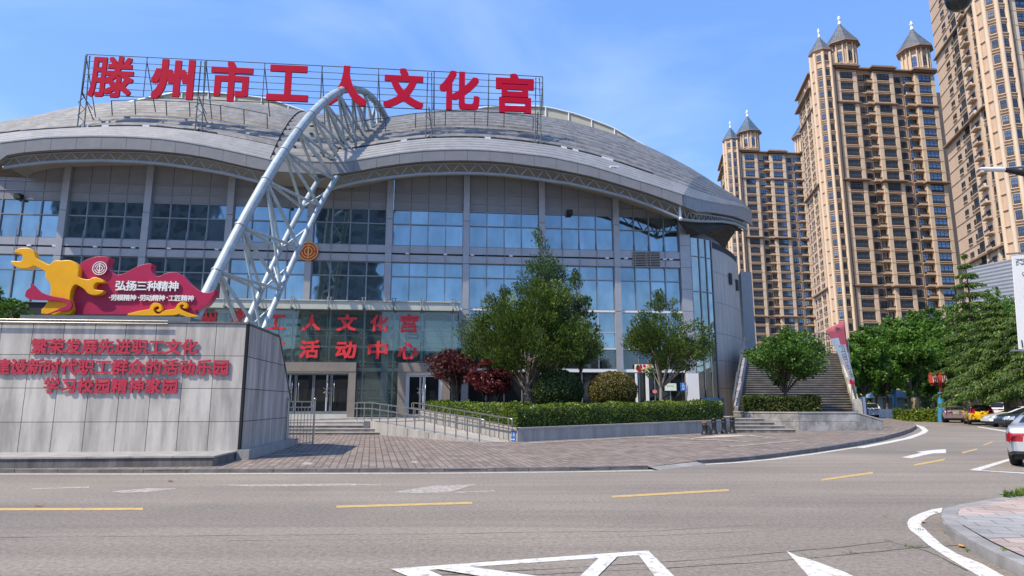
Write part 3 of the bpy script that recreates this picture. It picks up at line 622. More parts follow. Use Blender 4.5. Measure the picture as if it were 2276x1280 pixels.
for E_, C_, nm in ((EU_L, C_L, 'roof'), (EU_R, C_R, 'roof')):
    mb = MB(); mb.grid(shell(E_, C_, 15, .26, GW, 1.0, .13), 0, False, True); mb.grid(back(C_), 0, True, True)
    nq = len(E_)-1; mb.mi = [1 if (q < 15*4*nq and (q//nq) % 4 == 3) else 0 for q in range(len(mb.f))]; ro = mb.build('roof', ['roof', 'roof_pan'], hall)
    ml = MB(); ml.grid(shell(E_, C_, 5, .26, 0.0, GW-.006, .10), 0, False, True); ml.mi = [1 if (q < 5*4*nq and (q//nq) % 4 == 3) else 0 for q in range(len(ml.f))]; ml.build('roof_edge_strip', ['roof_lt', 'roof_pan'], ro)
    # the gutter line with its raised flashing
    n = len(E_); gut = MB()
    for w, hh, dd, mm in ((GW-.008, .16, .012, 1), (GW+.012, .02, .0, 0)):
        pts = []
        for a, b in zip(E_, C_):
            p = a.lerp(b, w)+UP*(.26*(b-a).length*w*(1-w)); pts.append(p)
        rng = range(2, int(n*.80)) if nm else range(n)
        for i in rng:
            if i >= n-1: break
            if mm and random.random() < .02: continue
            h0 = hh*random.uniform(.85, 1.1)
            gut.add([pts[i], pts[i+1], pts[i+1]+UP*h0, pts[i]+UP*h0, pts[i]+UP*h0+Vector((0, .22, .06)), pts[i+1]+UP*h0+Vector((0, .22, .06))], [(0, 1, 2, 3), (3, 2, 5, 4)], 1 if random.random() < .10 else 0)
    gut.build('gutter', ['gap', 'whitemetal'], ro)
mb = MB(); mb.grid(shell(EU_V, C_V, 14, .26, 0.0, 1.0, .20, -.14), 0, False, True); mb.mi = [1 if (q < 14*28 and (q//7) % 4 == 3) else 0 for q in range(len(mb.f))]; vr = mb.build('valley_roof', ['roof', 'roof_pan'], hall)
for _ in range(40):                                         # loose cleats and offcuts lying between the arch feet
    j = random.uniform(.4, 6.6); w = random.uniform(.05, .9); i = int(j); a = EU_V[i].lerp(EU_V[i+1], j-i); b = C_V[i].lerp(C_V[i+1], j-i); p = a.lerp(b, w)+UP*(.26*(b-a).length*w*(1-w)+.06)
    sc_ = MB(); sc_.box(p, (random.uniform(.15, .6), random.uniform(.1, .3), .07), 0, random.uniform(0, 3)); sc_.build('roof_cleat', 'panel', vr)
# upstands along the valley edges
for E_, C_, idx in ((EU_L, C_L, -1), (EU_R, C_R, 0)):
    mb = MB(); a, b = E_[idx], C_[idx]; pr = None
    for k in range(24):
        w = k/23; p = a.lerp(b, w)+UP*(.26*(b-a).length*w*(1-w))
        if pr is not None: mb.add([pr-UP*.28, p-UP*.28, p+UP*.16, pr+UP*.16], [(0, 1, 2, 3)])
        pr = p
    mb.build('valley_flashing', 'gap', hall)
# standing curved seam near the right end of the roof
mb = MB(); pr = None
for t in np.linspace(0, 1, 26):
    u = 1356+(1550-1356)*t; v = float(np.interp(u, [1356, 1394, 1450, 1497, 1550], [371, 372.5, 367, 368, 386])); o = 2.6-9.0*t**1.15; s, z = fac(u, v, o); p = fp(s, o, z)
    if pr is not None: mb.tube(pr, p, .09, 6)
    pr = p
mb.build('roof_seam', 'whitemetal', hall)
# fascia panels, one shade per panel with open joints
def fascia(EU, EL, name):
    L = [0]
    for a, b in zip(EU[:-1], EU[1:]): L.append(L[-1]+(b-a).length)
    def at(A, t):
        for i in range(len(L)-1):
            if t <= L[i+1] or i == len(L)-2: return A[i].lerp(A[i+1], min(1, (t-L[i])/(L[i+1]-L[i])))
    n = max(1, round(L[-1]/1.52)); mb = MB(); dk = MB()
    for k in range(n):
        st = 3; ts = [L[-1]*(k+.006+(1-.012)*j/st)/n for j in range(st+1)]
        for t0, t1 in zip(ts[:-1], ts[1:]):
            a, b, c, d = at(EL, t0), at(EL, t1), at(EU, t1), at(EU, t0)
            nn = (b-a).cross(UP); nn.z = 0; nn.normalize()
            mb.add([a, b, c, d, a-nn*.16, b-nn*.16, c-nn*.16+UP*.0, d-nn*.16], [(0, 1, 2, 3), (0, 4, 5, 1), (3, 2, 6, 7)])
    for i in range(len(EU)-1):
        a, b, c, d = EL[i], EL[i+1], EU[i+1], EU[i]; nn = (b-a).cross(UP); nn.z = 0; nn.normalize()
        dk.add([p-nn*.06 for p in (a, b, c, d)], [(0, 1, 2, 3)])
    o = mb.build(name, 'fascia', hall); dk.build('joint_backing', 'gap', o)
    cap = MB()
    for i in range(len(EU)-1):
        a, b = EU[i], EU[i+1]; nn = (b-a).cross(UP); nn.z = 0; nn.normalize(); cap.add([a+nn*.03, b+nn*.03, b+nn*.03+UP*.09, a+nn*.03+UP*.09, a-nn*.25+UP*.10, b-nn*.25+UP*.10], [(0, 1, 2, 3), (3, 2, 5, 4)])
    cap.build('edge_trim', 'roof_lt', o); return o
fascia(EU_L, EL_L, 'fascia'); fascia(EU_V, EL_V, 'fascia'); fascia(EU_R, EL_R, 'fascia')
# side wall plan (round the right corner)
SIDE = [Vector((12.95+.05, 46.42, 0)), Vector((13.7, 46.72, 0)), Vector((14.3, 47.02, 0)), Vector((14.85, 47.45, 0)), Vector((15.9, 48.6, 0)), Vector((16.9, 49.9, 0)), Vector((17.8, 51.3, 0)), Vector((18.6, 52.8, 0)), Vector((19.25, 54.4, 0)), Vector((19.6, 55.6, 0))]
def side_at(t):
    n = len(SIDE)-1; i = min(int(t*n), n-1); return SIDE[i].lerp(SIDE[i+1], t*n-i)
# soffit
INNER_R = []
for k, p in enumerate(EL_R):
    if k < len(sR): s = min(sR[k], 12.98); q = fp(s, 0.0, p.z)
    else: t = (k-len(sR)+1)/len(wL); q = side_at(t*.95); q = Vector((q.x, q.y, p.z))
    INNER_R.append(q)
mb = MB()
for A, B in ((EL_L, [fp(s, 0, zlo(s)) for s in sL]), (EL_V, [fp(s, 0, zlo(s)) for s in sV]), (EL_R, INNER_R)):
    mb.grid([[p-Vector(NF)*.14+UP*.05 for p in A], B], 0, False)
mb.build('soffit', 'soffit', hall)
# eave truss: bottom chord and lacing
CHL = [(0, 374), (49, 367), (102, 361), (154, 358), (226, 357), (295, 359), (361, 364), (427, 373), (499, 385), (572, 403), (612, 413)]
CHR = [(735, 420), (760, 413), (805, 403), (871, 393.5), (937, 387), (1003, 385), (1069, 385.5), (1122, 389), (1175, 395), (1227, 403), (1262, 407.5), (1325, 421.5), (1387, 437), (1450, 459), (1512, 486)]
chL = mirror(szs(CHL, 2.55)); chR = szs(CHR, 2.55); ztL, ztR = terp(chL), terp(chR)
def truss(pts_b, pts_t, step, nm):
    L = [0]
    for a, b in zip(pts_b[:-1], pts_b[1:]): L.append(L[-1]+(b-a).length)
    def at(A, t):
        for i in range(len(L)-1):
            if t <= L[i+1] or i == len(L)-2: return A[i].lerp(A[i+1], min(1, (t-L[i])/(L[i+1]-L[i])))
    o = MB().path(pts_b, .115, 10).build(nm, 'truss', hall); lac = MB(); n = int(L[-1]/step)
    for k in range(n):
        t = L[-1]*k/n; t1 = L[-1]*(k+.5)/n; t2 = L[-1]*(k+1)/n
        lac.tube(at(pts_b, t), at(pts_t, t1), .045, 6, cap=False); lac.tube(at(pts_t, t1), at(pts_b, t2), .045, 6, cap=False)
    lac.path([p-UP*.03 for p in pts_t], .07, 6); lac.build('lacing', 'truss', o); return o
sa = np.linspace(max(chL[0][0], SL0)+.1, chL[-1][0], 50); truss([fp(s, 2.55, ztL(s)) for s in sa], [fp(s, 2.55, zlo(min(s, SLV))) for s in sa], 1.12, 'eave_truss')
sb = np.linspace(chR[0][0], chR[-1][0], 50); truss([fp(s, 2.55, ztR(s)) for s in sb], [fp(s, 2.55, zlo(max(s, SRV))) for s in sb], 1.12, 'eave_truss')
WCH = [(1512, 487, 2.55), (1545, 491, 1.2), (1575, 492, -.4), (1606, 492.5, -2.6), (1632, 497, -5.2), (1650, 505, -7.6), (1660, 513, -9.8)]
wb = []; wt = []
for u, v, o in WCH:
    s, z = fac(u, v, o); wb.append(fp(s, o, z)); zt = float(np.interp(u, [1512]+[w[0] for w in WRAP], [fac(1512, 456, 2.55)[1]]+[q.z for q in wL])); wt.append(fp(s, o, zt))
truss(wb, wt, .85, 'eave_truss')
# dark underside behind the side truss
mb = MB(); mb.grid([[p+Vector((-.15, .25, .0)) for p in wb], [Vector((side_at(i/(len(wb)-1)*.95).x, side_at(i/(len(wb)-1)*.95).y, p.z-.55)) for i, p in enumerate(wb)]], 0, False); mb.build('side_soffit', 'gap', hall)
mb = MB(); a = fp(chR[-1][0], 2.55, chR[-1][1]); mb.tube(a, a+UP*1.0, .09, 8); mb.lathe(a-UP*.14, [(.05, 0), (.15, .05), (.16, .2), (.05, .28)], 12); mb.build('corner_bracket', 'whitemetal', hall)

# --- facade: panels above, windows in bays, bands, pillars
def fz(s): return zlo(s)+.03
ZA, ZB, ZC, ZD, ZE = 15.03, 14.0, 12.45, 11.25, 8.10
cells = list(zip(PIL, PIL[1:]+[SC0+.02]))
pn = MB(); pj = MB()
pj.fbox(-60, 13.0, -.40, -.06, .3, 12.4)
for s0, s1 in [(-46.3, -40.9)]+cells:
    for k in range(4):
        a = s0+.24+(s1-s0-.48)*k/4; b = s0+.24+(s1-s0-.48)*(k+1)/4
        zs = [ZA, 15.66, 16.34, 18.5]
        for z0, z1 in zip(zs[:-1], zs[1:]):
            za, zb = min(z1, fz(a)), min(z1, fz(b))
            if za < z0+.05 and zb < z0+.05: continue
            za = max(za, z0+.01); zb = max(zb, z0+.01); g_ = .014
            pn.add([fp(a+g_, 0, z0+g_), fp(b-g_, 0, z0+g_), fp(b-g_, 0, zb-g_), fp(a+g_, 0, za-g_), fp(a+g_, -.05, z0+g_), fp(b-g_, -.05, z0+g_)], [(0, 1, 2, 3), (0, 4, 5, 1)])
        pj.add([fp(a, -.045, 12.4), fp(b, -.045, 12.4), fp(b, -.045, fz(b)), fp(a, -.045, fz(a))], [(0, 1, 2, 3)])
    for z in (15.66, 16.34):
        if fz((s0+s1)/2) > z+.2:
            lo, hi = s0+.24, s1-.24
            while fz(lo) < z+.04 and lo < hi: lo += .1
            while fz(hi) < z+.04 and hi > lo: hi -= .1
            pn.fbox(lo, hi, .002, .06, z-.035, z+.035, 1)
fw = pn.build('wall_panel', ['panel_dk', 'mull'], hall); pj.build('wall_backing', 'gap', fw)
for s in PIL:
    pl_ = MB()
    h = fz(s)-.02
    for z0, z1 in ((.75, 3.7), (3.72, 8.0), (8.02, 11.2), (11.22, 14.3), (14.32, h)):
        if z1 > z0: pl_.fbox(s-.22, s+.22, -.05, .26, z0, min(z1, h)-.012)
    pl_.build('pillar', 'panel', hall)
cc = MB()
for z0, z1 in zip([.75, 3.7, 6.0, 8.1, 9.7, 11.3, 12.9, 14.4], [3.69, 5.99, 8.09, 9.69, 11.29, 12.89, 14.39, fz(12.9)-.05]):
    cc.fbox(SC0, SC1, -.3, .24, z0, z1-.012)
cc.build('corner_column', 'panel', hall)
for s0, s1 in [(-46.3, -40.9)]+cells:
    bd = MB()
    a, b = s0+.23, s1-.23 if s1 < 12 else s1-.02
    bd.fbox(a, b, -.05, .16, 11.90, 12.42); bd.fbox(a, b, -.05, .16, 11.27, 11.78); bd.fbox(a, b, -.05, .02, 11.785, 11.895, 1)
    for k in range(1, 4): s = a+(b-a)*k/4; bd.tube(fp(s, .22, 11.15), fp(s, .22, 12.95), .022, 6, 2); bd.fbox(s-.03, s+.03, .0, .22, 12.5, 12.56, 2)
    bd.build('spandrel_band', ['panel', 'gap', 'mull'], hall)
def window(s0, s1, rows, glass, n=4, wide=.035, mm='mull', tilt=.0022):
    """one bay window: frame of mullions and transoms, its panes a sub-part (each pane sits a hair out of true)"""
    fr = MB(); z0, z1 = rows[0], rows[-1]
    for k in range(n+1): s = s0+(s1-s0)*k/n; fr.fbox(s-wide, s+wide, -.06, .075, z0, z1)
    for z in rows: fr.fbox(s0+wide, s1-wide, -.06, .07, max(z0, z-wide), min(z1, z+wide))
    f = fr.build('window', mm, hall); pa = MB()
    for k in range(n):
        a = s0+(s1-s0)*k/n; b = s0+(s1-s0)*(k+1)/n
        for q0, q1 in zip(rows[:-1], rows[1:]):
            t = [random.gauss(0, tilt) for _ in range(2)]; w_ = b-a; h_ = q1-q0
            pa.quad(fp(a, -.03-t[0]*w_-t[1]*h_, q0), fp(b, -.03+t[0]*w_-t[1]*h_, q0), fp(b, -.03+t[0]*w_+t[1]*h_, q1), fp(a, -.03-t[0]*w_+t[1]*h_, q1))
    pa.build('pane', glass, f)
for i, (s0, s1) in enumerate([(-46.3, -40.9)]+cells):
    a, b = s0+.23, (s1-.23 if s1 < 12 else s1-.02)
    window(a, b, [ZC, ZB, ZA], 'fglass'); window(a, b, [ZE, 10.26, ZD], 'fglass')
    if s0 > -26:
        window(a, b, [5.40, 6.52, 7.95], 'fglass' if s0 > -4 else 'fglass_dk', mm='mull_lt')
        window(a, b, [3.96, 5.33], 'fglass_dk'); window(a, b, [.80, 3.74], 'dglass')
for s0, s1 in cells:
    if s0 > -26:
        tr = MB()
        a, b = s0+.23, (s1-.23 if s1 < 12 else s1-.02)
        for z0, z1, o in ((7.96, 8.09, .10), (5.33, 5.40, .09), (3.75, 3.95, .14)): tr.fbox(a, b, -.05, o, z0, z1)
        tr.build('transom_beam', 'whitemetal', hall)
M['louvre'] = mat('louvre_slat', (.34, .30, .27), .5)
for (ua, ub) in ((1406, 1436), (1437, 1467)):
    lv = MB(); sa_, sb_ = fac(ua, 575, .2)[0], fac(ub, 575, .2)[0]; lv.fbox(sa_, sb_, .17, .20, 11.33, 12.36, 1)
    for k in range(8): z = 11.40+k*.122; lv.obox(fp(sa_+.02, .21, z), EX*(sb_-sa_-.04), NF*.03, UP*.05, 0)
    for sx in (sa_, sb_-.04): lv.fbox(sx, sx+.04, .20, .26, 11.33, 12.36, 0)
    lv.build('louvre', ['louvre', 'gap'], hall)
for u in (60, 117, 208, 293, 373, 480, 905, 990, 1050, 1136, 1350, 1392, 1478, 1492):
    s = fac(u, 563, .3)[0]; fl = MB(); fl.fbox(s-.12, s+.12, .05, .26, 11.80, 11.90); fl.build('band_floodlight', 'whitemetal', hall)
for u, v in ((38, 434), (1267, 470)): s, z = fac(u, v, .4); sp_ = MB(); sp_.fbox(s-.2, s+.2, .08, .42, z-.2, z+.14); sp_.build('wall_speaker', 'black', hall)
# --- right flank: curved glass, then curved stone slabs
def wallband(pts, z0, z1, mb, mi=0, gap=.012):
    for a, b in zip(pts[:-1], pts[1:]):
        mb.add([Vector((a.x, a.y, z0+gap)), Vector((b.x, b.y, z0+gap)), Vector((b.x, b.y, z1-gap)), Vector((a.x, a.y, z1-gap))], [(0, 1, 2, 3)], mi)
M['flank_glass'] = mat_facade_glass('flank_glass', (.36, .42, .40), .8, .02)
gw = MB(); wallband(SIDE[:4], .3, 13.6, gw); o = gw.build('flank_glass', 'flank_glass', hall)
fr = MB()
for p in SIDE[:4]: fr.tube((p.x+.02, p.y-.04, .3), (p.x+.02, p.y-.04, 13.6), .05, 6)
for z in (3.8, 6.5, 9.6, 12.2): fr.path([Vector((p.x+.02, p.y-.04, z)) for p in SIDE[:4]], .03, 6)
fr.build('glazing_bar', 'mull', o)
M['flank_stone'] = mat('flank_slab', (.42, .39, .365), .5, .1, .07, .4, 25, 0, .14, streak=True)
st = MB(); bk = MB(); zz = [.3, 2.7, 4.7, 6.7, 9.0, 11.3, 13.05]
fine = [side_at(3/9+t*(6/9)) for t in np.linspace(0, 1, 15)]
for z0, z1 in zip(zz[:-1], zz[1:]):
    for a, b in zip(fine[:-1], fine[1:]): d = (b-a)*.012; wallband([a+d, b-d], z0, z1, st)
wallband([p+Vector((-.05, .03, 0)) for p in fine], .2, 13.6, bk)
o = st.build('flank_wall', 'flank_stone', hall); bk.build('joint_backing', 'gap', o)
up_ = MB(); up_.grid([[Vector((p.x, p.y, 13.05)) for p in [side_at(t) for t in np.linspace(0, 1, 16)]], [Vector((p.x, p.y, 14.6))+Vector((-.8, .9, 0)) for p in [side_at(t) for t in np.linspace(0, 1, 16)]]], 0, True); up_.build('flank_cornice', 'panel_dk', hall)
for u, v in ((1626, 620), (1640, 634)):
    p = min(fine, key=lambda q: abs(1138+F*q.x/(q.y*CT+(8-EYE)*ST)-u)); q = Vector((p.x+.05, p.y-.06, 0)); zc = py(u, v, p.y).z; d = (fine[5]-fine[4]).normalized(); vt = MB(); vt.obox(q-d*.3+UP*(zc-.45), d*.6, Vector((.03, -.03, 0)), UP*.9); vt.build('vent', 'gap', hall)
an = MB(); a = py(1652, 700, 56.5); b = py(1676, 700, 57.5); an.obox((a.x, a.y, 0), Vector((b.x-a.x, b.y-a.y, 0)), (1.5, 6, 0), UP*(py(1664, 604, 57).z)); an.build('annex', 'panel_dk', hall)
# --- beige monitor behind the crest
for PT_, CF in (([(205, 240), (279, 229), (328, 218), (387, 206.5), (453, 205), (530, 211), (598, 220), (638, 234), (677, 247)], cL), ([(1040, 246.5), (1077, 238.5), (1140, 235.5), (1201, 237), (1227, 241), (1275, 252.5), (1319, 267.5), (1362, 284), (1406, 309), (1447, 332)], cR)):
    tf = terp(PT_); u0, u1 = PT_[0][0], PT_[-1][0]; mb = MB(); ps = []; pb = []
    for k in range(41):
        u = u0+(u1-u0)*k/40; s, z = fac(u, tf(u)+1, -9.6); ps.append(fp(s, -9.6, z)); s2, z2 = fac(u, CF(u)+6, -9.6); pb.append(fp(s, -9.6, min(z2, z-.02)-.6))
    mb.grid([pb, ps], 0, True); mb.grid([ps, [p-NF*3.0-UP*.2 for p in ps]], 0, True); o = mb.build('roof_monitor', 'screen', hall)
    tb = MB().path([p+NF*.04+UP*.03 for p in ps], .09, 6)
    for k in range(2, 40, 5): tb.tube(pb[k]+NF*.05, ps[k]+NF*.05, .07, 6)
    tb.build('monitor_trim', 'whitemetal', o)

# round badge on the facade
EMB = thing('union_emblem', 'round gold and dark red badge on the facade pillar beside the steel arch', 'emblem', fp(fac(686, 559, .3)[0], .3, fac(686, 559, .3)[1]))
emblem(EMB, fp(fac(686, 559, .3)[0], .28, fac(686, 559, .3)[1]), .66, 'emb_red', 'emb_gold', thick=.14)

# ================================================================== STEEL ARCH
arch = thing('steel_arch', 'pale blue tubular steel arch truss rising from behind the plinth over the roof valley', 'truss', (-14.5, 27.5, 0))
phi = R(14); AX0 = -12.5; AD = Vector((math.sin(phi), math.cos(phi), 0)); AN = Vector((math.cos(phi), -math.sin(phi), 0)); AP = Vector((AX0, 40, 0))
APX = [(465.6, 639), (505, 565), (544, 486), (588, 399), (627.5, 342), (667, 289), (715, 232.5), (750, 206), (785, 197.5), (820, 208), (842, 232), (856, 263)]
AT = []
for u, v in APX: q = onplane(u, v, AP, AN); AT.append(((q-AP).dot(AD), q.z))
cf = np.polyfit([t[0] for t in AT], [t[1] for t in AT], 3); dcf = np.polyder(cf)
def apt(l, a=0, h=0):
    if l < AT[0][0]-1: l0 = AT[0][0]-1; z = np.polyval(cf, l0)+np.polyval(dcf, l0)*(l-l0); d = np.polyval(dcf, l0)
    else: z = np.polyval(cf, l); d = np.polyval(dcf, l)
    n = math.sqrt(1+d*d); return AP+AD*(l+h*d/n)+AN*a+UP*(z-h/n)
l_lo = AT[0][0]-4.2; l_hi = AT[-1][0]; AHH, AAA = 4.0, .62
ls = list(np.linspace(l_lo, l_hi+.5, 44))
ct = MB().path([apt(l) for l in ls], .27, 16).build('top_chord', 'arch', arch)
lsb = [l for l in np.linspace(l_lo-1.2, l_hi-1.0, 40)]
for a in (AAA, -AAA): MB().path([apt(l, a, AHH) for l in lsb], .165, 12).build('bottom_chord', 'arch', arch)
nd = [(onplane(u, v, AP, AN)-AP).dot(AD) for u, v in [(430, 704), (483, 609), (535, 503), (592, 393), (632, 336), (662, 296), (692, 258), (721, 226), (752, 204.5), (783, 197.5), (812, 203), (836, 222)]]
class _W:
    def tube(self, *a, **k): MB().tube(*a, **k).build('web_member', 'arch', arch)
web = _W()
def on_b(a, z):
    q = min(np.linspace(l_lo-1, l_hi-1, 400), key=lambda l: abs(apt(l, a, AHH).z-z)); return q
bl = [on_b(0, max(.4, apt(l).z-.15)) if k < 5 else None for k, l in enumerate(nd)]
for k in range(5, len(nd)): bl[k] = bl[k-1]+(nd[k]-nd[k-1])
for i, l in enumerate(nd):
    top = apt(l)
    for a in (AAA, -AAA):
        if bl[i] < l_hi and (apt(bl[i], a, AHH)-top).length < 8: web.tube(top, apt(bl[i], a, AHH), .090, 8, cap=False)
        if i > 0: web.tube(top, apt(bl[i-1], a, AHH), .098, 8, cap=False)
        if 1 < i < 4 and a > 0: web.tube(top, apt(bl[i-2], a, AHH), .08, 8, cap=False)
    if i < 7: web.tube(apt(bl[i], AAA, AHH), apt(bl[i]+1.0, -AAA, AHH), .06, 8, cap=False); web.tube(apt(bl[i], -AAA, AHH), apt(bl[i]+1.0, AAA, AHH), .06, 8, cap=False)
    d = (apt(l+.05)-apt(l-.05)).normalized(); MB().tube(top-d*.05, top+d*.05, .31, 16).build('flange', 'arch', arch)
# strings of lamp cable clipped along the chords
for a, h, r in ((.0, 0, .275), (AAA, AHH, .17)):
    prev = None; cb = MB()
    for k, l in enumerate(np.linspace(l_lo, l_hi-2, 120)):
        d = (apt(l+.05, a, h)-apt(l-.05, a, h)).normalized(); sd = AN; nn = d.cross(sd)
        if nn.z < 0: nn = -nn
        p = apt(l, a, h)+(sd*.75-nn*.0+Vector((0, -.66, 0))).normalized()*(r+.012)
        if prev is not None: cb.tube(prev, p, .010, 4, cap=False)
        if k % 2 == 0: cb.tube(p-sd*.05, p+sd*.09+UP*.03, .012, 4, cap=False)
        prev = p
    cb.build('lamp_cable', 'frame_dk', arch)
ft = MB(); b0 = apt(l_lo); b1 = apt(lsb[0], 0, AHH); c = (b0+b1)/2; ft.box((c.x, c.y, b1.z/2-.2 if b1.z > 1 else .6), (3.0, 4.5, max(1.4, b1.z+.4))); ft.build('footing', 'granite_dk', arch)

# ================================================================== ROOF SIGN
SGO = 1.35
def sg(u, v, o=SGO): s, z = fac(u, v, o); return fp(s, o, z)
sign = thing('roof_sign', 'eight large red characters on an open steel frame above the hall roof', 'sign', sg(440, 290))
TLu, TRu = sg(192, 125), sg(1206, 166); BLu, BRu = sg(183, 212), sg(1200, 252)
zt_, zb_ = (TLu.z+TRu.z)/2, (BLu.z+BRu.z)/2; sA = (TLu-FO).dot(EX); sB = (TRu-FO).dot(EX)
fr = MB()
for k in range(7): z = zb_+(zt_-zb_)*k/6; fr.tube(fp(sA, SGO, z), fp(sB, SGO, z), .030 if k in (0, 6) else .022, 6)
for k in range(9):
    s = sA+(sB-sA)*k/8; fr.tube(fp(s, SGO-.03, zb_), fp(s, SGO-.03, zt_), .045 if k % 2 == 0 else .03, 6)
    fr.tube(fp(s, SGO-.05, zt_-.3), fp(s+.05, SGO-1.9, zb_-.2 if k % 2 else zb_-.9), .035, 6)
fr.build('frame', 'frame_dk', sign)
def roofz(s, w):                                            # height of the shell under the sign
    E_, C_ = (EU_L, C_L) if s < (SLV+SRV)/2 else (EU_R, C_R)
    ps_ = [a.lerp(b, w)+UP*(.26*(b-a).length*w*(1-w)) for a, b in zip(E_, C_)]
    return min(ps_, key=lambda q: abs((q-FO).dot(EX)-s))
for u, vb in ((182, 280), (442, 290), (953, 314), (1196, 321)):
    pm = MB(); top = sg(u, 206+u*.04); bot = sg(u, vb, SGO+.1); r_ = roofz((top-FO).dot(EX), GW-.01); bot = Vector((bot.x, r_.y, r_.z))
    for dx in (-.22, .22): pm.tube(bot+EX*dx, Vector((top.x, top.y, zt_-.05))+EX*dx*.6-NF*.1, .04, 6)
    n = 5
    for k in range(n):
        a = bot.lerp(top, k/n)+EX*(.22 if k % 2 else -.22); b = bot.lerp(top, (k+1)/n)+EX*(-.22 if k % 2 else .22); pm.tube(a, b, .025, 6)
    q = roofz((top-FO).dot(EX), GW+.12); pm.tube(Vector((top.x, top.y, zb_+.2)), q, .035, 6); pm.tube(Vector((top.x, top.y, zb_)), Vector((top.x, top.y+1.2, zb_-.5)), .03, 6); pm.build('support_post', 'frame_dk', sign)
for (s0, s1) in ((sA+1.0, SLV-1.2), (SRV+.9, sB-.4)):
    pr = None; gr = MB()
    for k in range(7):
        s = s0+(s1-s0)*k/6; q = roofz(s, GW+.16)+UP*.02; tq = q+UP*1.0+NF*.35; gr.tube(q, tq, .035, 6)
        if pr is not None: gr.tube(pr, tq, .03, 6)
        pr = tq
    gr.build('stay_rail', 'frame_dk', sign)
BX = [('滕', 200, 125, 298, 217), ('州', 336, 132, 432, 221.5), ('市', 468, 136.5, 562, 225.5), ('工', 594, 145.5, 687, 225), ('人', 724, 146.5, 816, 235), ('文', 853, 152, 942, 241), ('化', 977, 158, 1066.5, 245), ('宫', 1102, 164, 1187, 251)]
for ch, u0, v0, u1, v1 in BX:
    p = onplane((u0+u1)/2, (v0+v1)/2, fp(0, SGO+.16, 0)); w = (onplane(u1, (v0+v1)/2, p)-onplane(u0, (v0+v1)/2, p)).dot(EX); h = onplane((u0+u1)/2, v0, p).z-onplane((u0+u1)/2, v1, p).z
    letter(sign, ch, .036 if ch != '滕' else .022, p, EX*w, UP*h, .12, NF, 'red')

# ================================================================== ENTRANCE: platform, steps, ramp, porch
GF = 2.4                                                      # porch glass plane in front of the facade
PZ = .75
def op(u, v, off): return onplane(u, v, fp(0, off, 0))
def os_(u, v, off): return fac(u, v, off)
plat = thing('entrance_steps', 'wide stone landing with four steps before the glass porch', 'steps', (-9.5, 31, 0))
m_ = MB(); m_.prism([Vector((-30, 32.0, 0)), Vector((-6.2, 32.0, 0)), Vector((-4.2, 35.6, 0)), Vector((10.5, 36.0, 0)), Vector((14.0, 44.0, 0)), Vector((14.0, 47.5, 0)), Vector((-30, 43.5, 0))], (0, 0, PZ)); m_.build('landing', 'step', plat)
for k in range(4):
    sm = MB(); z1 = PZ-.15*k; y0 = 32.0-.36*k; xr = -6.35+.42*k-.0
    if k: sm.obox((-16, y0, 0), (16+xr, 0, 0), (0, .36+.02, 0), UP*(z1-.15*0-.0-.035))
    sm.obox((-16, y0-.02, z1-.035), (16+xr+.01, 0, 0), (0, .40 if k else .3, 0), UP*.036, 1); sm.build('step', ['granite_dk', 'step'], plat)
# ramp
accramp = thing('access_ramp', 'pale stone wheelchair ramp with two handrails rising to the entrance landing', 'ramp', (-3, 30, 0))
RA, RB = Vector((-6.75, 31.65, 0)), Vector((-1.30, 25.35, 0))     # front wall foot: top end, low end
RC, RD = Vector((-5.0, 35.4, 0)), Vector((.10, 26.1, 0))          # along the planter
def rz_(t): return PZ*(1-t)+.13*t
m_ = MB(); rows = []
for t in np.linspace(0, 1, 13):
    a, c = RA.lerp(RB, t), RC.lerp(RD, t); rows.append([Vector((a.x, a.y, rz_(t))), Vector((c.x, c.y, rz_(t)))])
m_.grid(rows, 0, False); e0 = [Vector((-8.0, 33.2, PZ)), Vector((-5.6, 36.0, PZ))]; m_.build('ramp_deck', 'step', accramp)
lw = MB()
for t0, t1 in zip(np.linspace(0, 1, 6)[:-1], np.linspace(0, 1, 6)[1:]):
    a, b = RA.lerp(RB, t0+.002), RA.lerp(RB, t1-.002); n = Vector((.10, .09, 0)); z0, z1 = rz_(t0)+.03, rz_(t1)+.03
    lw.add([a-UP*.1, b-UP*.1, b+UP*z1, a+UP*z0, a+n-UP*.1, b+n-UP*.1, b+n+UP*z1, a+n+UP*z0], [(0, 1, 2, 3), (3, 2, 6, 7), (5, 4, 7, 6), (1, 5, 6, 2), (4, 0, 3, 7)])
lw.build('ramp_wall', 'granite_pl', accramp)
cr_ = MB(); cr_.prism([Vector((-6.4, 32.0, .1)), Vector((-6.75, 31.65, .1)), Vector((-7.0, 31.4, .1)), Vector((-6.9, 32.0, .1))][::-1], (0, 0, .68)); cr_.build('return_wall', 'granite_pl', accramp)
def handrail(label, A, B, t0, t1, n, dn, loop=True):
    h = thing('handrail', label, 'handrail', A.lerp(B, t0)+UP*rz_(t0), 0, 'steel handrails along the ramp'); rl = MB()
    P = [A.lerp(B, t)+dn+UP*(rz_(t) if t >= 0 else PZ) for t in np.linspace(t0, t1, n)]
    for p in P: pm = MB(); pm.tube(p, p+UP*.90, .026, 8); pm.lathe(p, [(.06, 0), (.06, .015), (.03, .03)], 10); pm.build('post', 'steel', h)
    d = (P[1]-P[0]).normalized(); d0 = P[0]-d*.3; d1 = P[-1]+(P[-1]-P[-2]).normalized()*.3
    rl.path([d0+UP*.62, d0+UP*.86]+[P[0]+UP*.90] + [p+UP*.90 for p in P[1:]] + [d1+UP*.88, d1+UP*.66]+[p+UP*.62 for p in P[::-1]]+[d0+UP*.62], .030, 8)
    rl.build('rail', 'steel', h); return h
handrail('steel tube handrail on the open front side of the ramp', RA, RB, -.18, 1.0, 14, Vector((.06, .05, 0)))
